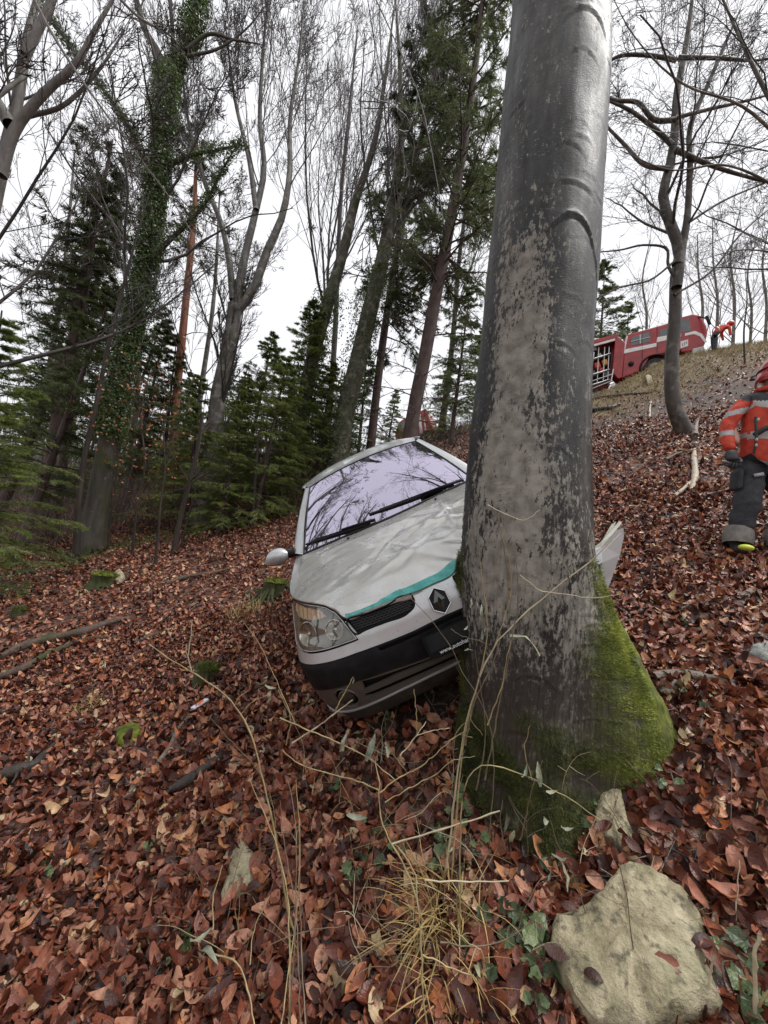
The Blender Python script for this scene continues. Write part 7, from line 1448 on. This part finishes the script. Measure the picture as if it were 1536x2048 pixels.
shoot('branching bare shoot in front of the mossy stump, its pale twig pointing up', [([(600, 1960), (585, 1850), (560, 1720), (540, 1620), (520, 1540), (505, 1478), (470, 1412), (440, 1382), (385, 1345), (340, 1318), (300, 1290)], (1.30, 1.55), .0038, .0018, S),
    ([(383, 1343), (374, 1308), (372, 1288)], 1.50, .0022, .0014, P_), ([(376, 1310), (382, 1270), (384, 1240)], 1.5, .0024, .0016, P_), ([(470, 1410), (478, 1395), (500, 1375), (498, 1350)], 1.5, .0016, .0012, S), ([(482, 1428), (510, 1400), (545, 1388)], 1.48, .0018, .001, S), ([(528, 1560), (500, 1520), (470, 1490), (420, 1435)], 1.45, .0016, .001, B_)],
    leaves=[(520, 1370, 1.45, 1.1, 2.6, .3), (540, 1376, 1.45, .8, .2, .2), (392, 1343, 1.5, .4, 0, 0)])
shoot('upright twiggy shoot with crossing twigs just under the fog lamp', [([(800, 2040), (845, 1860), (820, 1760), (785, 1690), (762, 1640), (757, 1560), (750, 1520)], (1.15, 1.38), .0034, .0016, S), ([(785, 1688), (880, 1660), (1000, 1622)], (1.3, 1.28), .0028, .0022, P_),
    ([(757, 1580), (715, 1562), (650, 1545), (600, 1528), (565, 1500)], (1.34, 1.4), .0022, .0014, S), ([(760, 1585), (790, 1560), (830, 1540), (870, 1510), (905, 1478), (940, 1458)], (1.33, 1.4), .0022, .001, S), ([(770, 1605), (820, 1575), (870, 1550), (900, 1525), (950, 1512)], (1.33, 1.35), .002, .001, S),
    ([(905, 1480), (925, 1450), (940, 1440)], 1.4, .0012, .0008, S), ([(897, 1482), (920, 1470), (945, 1475)], 1.38, .0012, .0008, S), ([(800, 1512), (830, 1475), (852, 1443)], (1.38, 1.42), .0022, .0014, P_), ([(832, 1472), (860, 1462), (900, 1456)], 1.4, .0016, .001, P_), ([(834, 1470), (832, 1420), (828, 1378)], 1.42, .0018, .0012, S),
    ([(755, 1520), (752, 1500), (748, 1500)], 1.38, .0015, .001, S)], leaves=[(742, 1494, 1.36, 1.2, 1.0, -1.1), (776, 1500, 1.38, 1.0, 1.9, -.8), (712, 1635, 1.3, 1.3, .1, .1), (690, 1480, 1.4, .9, 1.2, -.9)])
shoot('slanting straw-coloured twig crossing under the lower front corner of the car', [([(585, 1486), (640, 1450), (672, 1425), (705, 1400)], (1.5, 1.48), .0030, .0020, P_), ([(672, 1418), (690, 1385), (706, 1354)], 1.46, .0024, .0014, S), ([(560, 1436), (610, 1458), (660, 1478), (735, 1515), (790, 1560)], (1.45, 1.36), .0026, .0016, S), ([(560, 1442), (600, 1420), (630, 1404)], 1.46, .002, .0012, B_), ([(590, 1446), (570, 1400), (545, 1345), (520, 1290), (485, 1240)], (1.46, 1.7), .0016, .0008, S), ([(572, 1490), (580, 1440), (556, 1380)], 1.45, .0018, .001, S)], leaves=[(708, 1360, 1.45, .45, 1.2, -1.4), (616, 1400, 1.46, .8, 2.3, 1.1)])
shoot('bundle of thin upright brown stems left of the dry grass tuft', [([(584, 2070), (588, 1900), (592, 1760), (590, 1640), (575, 1560)], (.98, 1.3), .0026, .0012, B_), ([(600, 2060), (596, 1900), (588, 1800), (570, 1700), (560, 1600)], (1.0, 1.3), .0024, .001, B_), ([(578, 2060), (580, 1900), (574, 1780), (556, 1700), (500, 1560)], (1.0, 1.35), .0024, .001, S), ([(612, 2060), (604, 1930), (600, 1800), (598, 1650)], (1.0, 1.3), .0022, .001, B_), ([(560, 2060), (575, 1960), (590, 1850), (600, 1700), (592, 1560)], (1.0, 1.35), .002, .001, S)])
shoot('long arching yellow twig rising from the foot of the beech past the torn bumper', [([(915, 1470), (950, 1385), (990, 1290), (1060, 1218), (1120, 1170), (1190, 1115), (1222, 1082)], (1.42, 1.35), .0034, .0018, P_), ([(990, 1292), (1022, 1180), (1020, 1130), (1000, 1060)], (1.4, 1.36), .0022, .001, S), ([(1040, 1150), (1080, 1180), (1130, 1188), (1200, 1196), (1240, 1188)], 1.36, .0016, .0008, P_), ([(995, 1030), (1010, 1110), (1020, 1200)], 1.38, .0018, .001, B_), ([(975, 1010), (1010, 1028), (1050, 1040), (1080, 1020)], 1.38, .0018, .001, P_)], leaves=[(1055, 1280, 1.36, 1.35, -.5, .4), (1136, 1153, 1.35, .5, 1, 1)])
shoot('cluster of olive stems with small grey leaves against the left foot of the beech', [([(925, 1500), (940, 1420), (965, 1330), (975, 1250), (965, 1160), (958, 1100)], (1.40, 1.42), .0032, .001, S), ([(930, 1490), (950, 1400), (985, 1330), (1000, 1280)], (1.38, 1.38), .0034, .0018, B_), ([(970, 1560), (985, 1480), (1000, 1400), (1020, 1300), (1036, 1190), (1030, 1100)], (1.34, 1.36), .0026, .001, B_), ([(975, 1450), (1000, 1380), (1022, 1280)], 1.33, .002, .001, S), ([(952, 1580), (968, 1500), (970, 1440), (960, 1370), (950, 1300)], 1.36, .0024, .001, B_), ([(965, 1470), (940, 1430), (940, 1428)], 1.36, .001, .0008, S)],
    leaves=[(942, 1205, 1.38, .5, 1.5, -1.3), (955, 1212, 1.38, .45, 1.5, -1.3), (963, 1225, 1.38, .7, 1.6, -1.4), (965, 1268, 1.38, .6, 1.6, -1.4), (975, 1255, 1.38, .5, .4, -.4), (932, 1258, 1.38, .55, .8, -.5), (938, 1300, 1.38, .5, .4, 0), (1010, 1250, 1.36, .4, .4, 0)])
shoot('fine brown twig lying across the front grille from the bonnet edge', [([(1000, 1470), (960, 1400), (925, 1345), (905, 1300), (870, 1250), (830, 1205), (798, 1178)], (1.42, 1.60), .0018, .0011, B_), ([(902, 1258), (920, 1270), (960, 1282), (980, 1290)], (1.48, 1.42), .0012, .0008, B_)])
shoot('wiry stems with pale leaves right below the front root of the beech', [([(950, 1512), (985, 1530), (1040, 1548), (1090, 1570), (1140, 1600), (1200, 1640)], (1.25, 1.2), .0022, .0012, S), ([(1040, 1680), (1060, 1600), (1070, 1560), (1085, 1520)], 1.25, .002, .001, B_), ([(1010, 1700), (1000, 1640), (1005, 1600)], 1.24, .002, .001, B_), ([(1180, 1850), (1150, 1760), (1120, 1700), (1100, 1640)], 1.15, .0018, .001, B_), ([(1064, 1560), (1050, 1500), (1060, 1450)], 1.25, .0014, .0008, S)],
    leaves=[(1052, 1548, 1.22, .9, .9, -.5), (1078, 1548, 1.22, .9, 1.7, -1.2), (1060, 1560, 1.22, .8, 2.6, -.3), (1100, 1585, 1.2, .8, .3, 0), (1020, 1680, 1.2, 1.1, 1.5, 1.0), (1015, 1640, 1.2, .9, 1.4, 1.2), (1132, 1660, 1.15, .8, .2, .1), (1090, 1640, 1.15, .8, 1.2, .2), (1120, 1720, 1.12, .9, 2.4, .2), (1100, 1760, 1.1, .9, .7, -.4), (1130, 1750, 1.1, .9, 1.7, -.9), (1080, 1720, 1.1, .9, 2.9, .0)])
shoot('long curving twig running down through the dry grass tuft', [([(870, 2060), (845, 1960), (842, 1880), (835, 1800), (830, 1750), (800, 1700), (790, 1690)], (1.0, 1.2), .0026, .0018, S), ([(845, 1910), (900, 1935), (950, 1958), (980, 2010), (1000, 2040)], (1.0, .98), .002, .001, S), ([(880, 1885), (960, 1892), (1010, 1880), (1060, 1845), (1100, 1800)], (1.05, 1.1), .0022, .001, B_), ([(850, 1760), (920, 1764), (1018, 1762)], (1.12, 1.1), .0024, .0014, P_), ([(790, 1645), (870, 1600), (930, 1500)], (1.2, 1.3), .0012, .0008, B_), ([(900, 1845), (935, 1885), (960, 1900), (968, 1960)], 1.02, .002, .001, S)], leaves=[(955, 1930, 1.0, .9, 1.2, .5), (905, 1700, 1.1, .6, 1, 0)])
shoot('reddish-brown thin stems at the bottom left of the leaf floor', [([(640, 1990), (700, 1930), (760, 1890), (830, 1840)], (.95, 1.05), .002, .001, B_), ([(420, 1905), (480, 1935), (500, 2000), (510, 2060)], (1.0, .9), .0022, .0016, S), ([(500, 1990), (530, 1900), (590, 1870), (690, 1850)], (1.0, 1.05), .0014, .0008, B_), ([(425, 1860), (428, 1790), (445, 1730)], (1.08, 1.15), .0018, .0012, S), ([(500, 1930), (505, 1870), (540, 1790)], (1.02, 1.1), .0014, .001, S)], leaves=[(400, 1880, 1.0, 1.0, .8, 0), (415, 1900, 1.0, 1.1, 2.4, .3)])
shoot('straw-pale broken stalks at the right edge below the slab stone', [([(1508, 2020), (1512, 1960), (1515, 1880), (1520, 1870)], .95, .005, .004, P_), ([(1470, 1880), (1474, 1800), (1478, 1720)], (1.1, 1.15), .0018, .0012, P_), ([(1430, 1910), (1415, 1980), (1404, 2060)], .98, .003, .003, P_), ([(1500, 2060), (1530, 1990), (1560, 1950)], .95, .004, .003, S)])
def tangle(label, x0, x1, y0, y1, n, seed, mats, hmin=.10, hmax=.45):
    r = np.random.default_rng(seed); b = hit((x0+x1)/2, (y0+y1)/2); t = empty('stem_tangle', b, label, 'undergrowth')
    for i in range(n):
        p = hit(r.uniform(x0, x1), r.uniform(y0, y1)); a = r.uniform(0, 6.28); L = r.uniform(hmin, hmax); q = [p]; d_ = np.array([math.cos(a)*.5, math.sin(a)*.3, 1.0])
        for k in range(5): d_ = d_+r.normal(0, .22, 3)-[0, 0, .12]; d_ /= np.linalg.norm(d_); q.append(q[-1]+d_*L/5)
        P = rs(q, 16)-b; parts = [tubes(P, np.linspace(.0016, .0007, 16)*r.uniform(.8, 1.3), 5)]
        for k in range(r.integers(1, 4)):
            j = r.integers(5, 14); e = P[j]+r.normal(0, 1, 3)*[.05, .05, .03]+[0, 0, .03]; parts.append(tubes(rs([P[j], (P[j]+e)/2+r.normal(0, .004, 3), e], 6), np.linspace(.0009, .0005, 6), 4))
        obj('stem', mesh('stem', *cat_(parts)), t, mats[i % len(mats)], True)
tangle('sparse tangle of fine dead stems between the car nose and the grass tuft', 560, 900, 1480, 1720, 26, 1, [S, B_, P_])
tangle('fine dead stems standing around the golden grass tuft', 700, 1050, 1740, 2000, 28, 2, [S, B_, B_, P_])
tangle('thin upright stems among the leaves at the bottom left', 360, 640, 1640, 2020, 22, 3, [B_, S, B_])
tangle('wiry stems round the foot of the beech on its left side', 880, 1000, 1420, 1640, 22, 4, [S, B_, P_])
tangle('thin bare stems at the lower right around the slab', 1100, 1520, 1560, 2020, 20, 5, [B_, P_, B_])
tangle('fine twigs around the root-tangled stump', 470, 600, 1170, 1300, 24, 6, [B_, S], .15, .5)
# ------------------------------------------------------------------ dry grass tuft
def tuft(label, px, py, n, L, mat, seed, spread=.05, droop=.9, w=.0022, lean=(0, 0), name='grass_tuft', cat='grass'):
    b = hit(px, py); r = np.random.default_rng(seed); a = r.uniform(0, 6.28, n); e = r.uniform(.3, 1.4, n); S_ = r.normal(0, spread, (n, 3)); S_[:, 2] = hgt(b[0]+S_[:, 0], b[1]+S_[:, 1])-b[2]; D = np.stack([np.cos(a)*np.cos(e)+lean[0], np.sin(a)*np.cos(e)+lean[1], np.sin(e)], 1); D /= np.linalg.norm(D, axis=1, keepdims=True)
    Ls = L*r.uniform(.5, 1.2, n); m_ = 7; P = np.zeros((n, m_, 3)); P[:, 0] = S_; d = D.copy()
    for i in range(1, m_): d[:, 2] -= droop*.16; d += r.normal(0, .05, d.shape); d /= np.linalg.norm(d, axis=1, keepdims=True); P[:, i] = P[:, i-1]+d*(Ls/(m_-1))[:, None]
    T = np.gradient(P, axis=1); sd = np.cross(T, [0, 0, 1.]); sd /= np.linalg.norm(sd, axis=2, keepdims=True)+1e-9; ww = w*np.sin(np.linspace(.5, math.pi, m_))[None, :, None]; V_ = np.stack([P-sd*ww, P+sd*ww], 2).reshape(-1, 3); ix = np.arange(len(V_)).reshape(n, m_, 2); F_ = np.stack([ix[:, :-1, 0], ix[:, :-1, 1], ix[:, 1:, 1], ix[:, 1:, 0]], -1).reshape(-1, 4)
    t = empty(name, b, label, cat); tag(obj('blades', mesh('blades', V_, F_), t, mat, True), kind='stuff'); return t
M_DRYG = flat('dry_grass_blade', (.42, .30, .12), .55, var=.4, scale=8)
tuft('tuft of bent golden dry grass in the lower middle', 880, 1850, 230, .24, M_DRYG, 1, .05, 1.0, .0020, (-.15, -.25))
tuft('looser tuft of straw grass just under the golden one', 905, 1960, 90, .20, M_DRYG, 2, .06, .9, .0018, (0, -.2))
tuft('small patch of dry straw grass on the left slope', 178, 1425, 120, .18, M_DRYG, 3, .08, 1.0, .0022)
tuft('dry grass wisps beside the root-tangled stump', 490, 1235, 140, .30, M_DRYG, 4, .14, .9, .003)
# ------------------------------------------------------------------ ivy creeping over the ground
def ivy_leaf(name, s, seed):
    r = np.random.default_rng(seed); o = [(0, -.5), (.28, -.38), (.55, -.42), (.42, -.12), (.50, .12), (.22, .16), (0, .60), (-.22, .16), (-.5, .12), (-.42, -.12), (-.55, -.42), (-.28, -.38)]; V_ = [(x*s, y*s, abs(x)*s*.25+r.normal(0, .03)*s) for x, y in o]+[(0, -.25*s, 0), (0, .2*s, 0)]; fs = [(12, 0, 1, 2), (12, 2, 3, 3), (12, 3, 4, 13), (13, 4, 5, 6), (13, 6, 7, 8), (12, 13, 8, 9), (12, 9, 10, 10), (12, 10, 11, 0)]
    fs = [tuple(dict.fromkeys(f)) for f in fs]; me = mesh(name, np.array(V_), fs); me.materials.append(M_GLEAF); return me
IL = [ivy_leaf('ivy_leaf', .028+.005*i, i) for i in range(4)]
def ivy_patch(label, spots, n, spread, seed, s0=1.0):
    b = hit(*spots[0]); t = empty('ground_ivy', b, label, 'ivy'); r = np.random.default_rng(seed)
    P0 = np.array([hit(*q) for q in spots])
    if len(P0) > 1: P = rs(P0, 24); P[:, 2] = hgt(P[:, 0], P[:, 1])+.03; obj('vine', mesh('vine', *tubes(P-b, np.full(24, .0018), 5)), t, M_STEMB, True)
    for k in range(n):
        c = P0[r.integers(len(P0))]+r.normal(0, spread, 3); c[2] = hgt(c[0], c[1])+r.uniform(.03, .075); o = bpy.data.objects.new('leaf', IL[k % 4]); COL.objects.link(o); o.parent = t; o.location = c-b; nv_ = np.asarray(nrm(c[0], c[1])).reshape(3)+r.normal(0, .3, 3)+[0, -.35, 0]; q = Vector(nv_).to_track_quat('Z', 'Y').to_euler(); o.rotation_euler = q; o.rotation_euler.rotate_axis('Z', r.uniform(0, 6.28)); s = s0*r.uniform(.6, 1.2); o.scale = (s, s, s)
    return t
ivy_patch('ivy sprig climbing between the front root and the upright stone', [(1150, 1580), (1165, 1620), (1160, 1660), (1130, 1700), (1110, 1760)], 44, .035, 1)
ivy_patch('ivy leaves on the ground right of the beech foot, beside a pale stone', [(1290, 1580), (1330, 1590)], 16, .04, 2)
ivy_patch('dark ivy leaves left of the large slab', [(1030, 1930), (1050, 1960), (1010, 1900)], 22, .03, 3, 1.15)
ivy_patch('ivy patch left of the front root under the pale straight twig', [(900, 1680), (920, 1720), (870, 1740)], 26, .04, 4)
ivy_patch('ivy leaves at the lower edge between grass tuft and slab', [(1070, 2020), (960, 1980)], 16, .04, 5, 1.1)
ivy_patch('ivy leaves in the lower right corner', [(1470, 1990), (1500, 2030)], 18, .035, 6, 1.2)
ivy_patch('bright pale-green seedling leaves at the bottom left', [(92, 1755), (88, 1775)], 8, .015, 7, 1.1)
ivy_patch('ivy leaves below the small mossy stone in the lower middle', [(700, 1760), (760, 1720)], 16, .06, 8)
ivy_patch('sprinkle of ivy along the left foot of the beech', [(930, 1540), (1000, 1580), (960, 1640)], 20, .05, 9, .8)
ivy_patch('green leaves near the bottom, left of the brown stems', [(335, 1985), (300, 1720), (665, 1600)], 9, .02, 10, .8)
ivy_patch('ivy leaves on the dark soil by the weathered branch stub', [(1420, 1395), (1450, 1420), (1400, 1420)], 10, .04, 11, .8)
ivy_patch('ivy trailing in the shade under the car sill', [(745, 1440), (760, 1470)], 9, .03, 12, .8)
# ------------------------------------------------------------------ the biggest fallen leaves, one by one
BL = []
for i in range(8):
    me = leaf_mesh('fallen_leaf', .074+.009*(i % 4), .044+.005*(i % 3), rng.uniform(-.5, .8), rng.uniform(-.4, .8), 80+i); me.materials.append(M_LEAF); me.polygons.foreach_set('use_smooth', [True]*len(me.polygons)); BL.append(me)
cnt = 0
while cnt < 270:
    x = rng.uniform(-10, 1546); y = 2060-abs(rng.normal(0, 330)); 
    if y < 1400 or (880 < x < 1350 and y < 1640) or (1110 < x < 1430 and y > 1780): continue
    b = hit(x, y); nv_ = np.asarray(nrm(b[0], b[1])).reshape(3); e = euler_on((nv_+[0, -.1, 0])[None], np.array([rng.uniform(0, 6.28)]), np.array([.24]), rng)[0]; o = bpy.data.objects.new('fallen_leaf', BL[cnt % 8]); COL.objects.link(o); o.location = b+nv_*rng.uniform(.030, .05); o.rotation_euler = e; o.scale = (rng.uniform(.75, 1.15),)*3; tag(o, 'large wet brown leaf lying uppermost on the litter close by', 'leaf', 'large fallen leaves nearest the photographer'); cnt += 1

for i, (x, y) in enumerate([(1140, 1880), (1390, 1860), (1405, 1960), (1120, 1960), (1335, 2000), (1345, 1925), (1205, 1700), (1265, 1730), (1190, 2030), (470, 1830), (515, 1790), (450, 1850), (1425, 1990)]):
    b = hit(x, y); nv_ = np.asarray(nrm(b[0], b[1])).reshape(3); e = euler_on(nv_[None], np.array([rng.uniform(0, 6.28)]), np.array([.12]), rng)[0]; o = bpy.data.objects.new('fallen_leaf', BL[(i*3) % 8]); COL.objects.link(o); o.location = b+nv_*(.095 if x > 1100 and y > 1780 else .062); o.rotation_euler = e; o.scale = (rng.uniform(.6, .95),)*3; tag(o, 'wet brown leaf stuck on top of one of the pale stones', 'leaf', 'leaves lying on the pale stones')
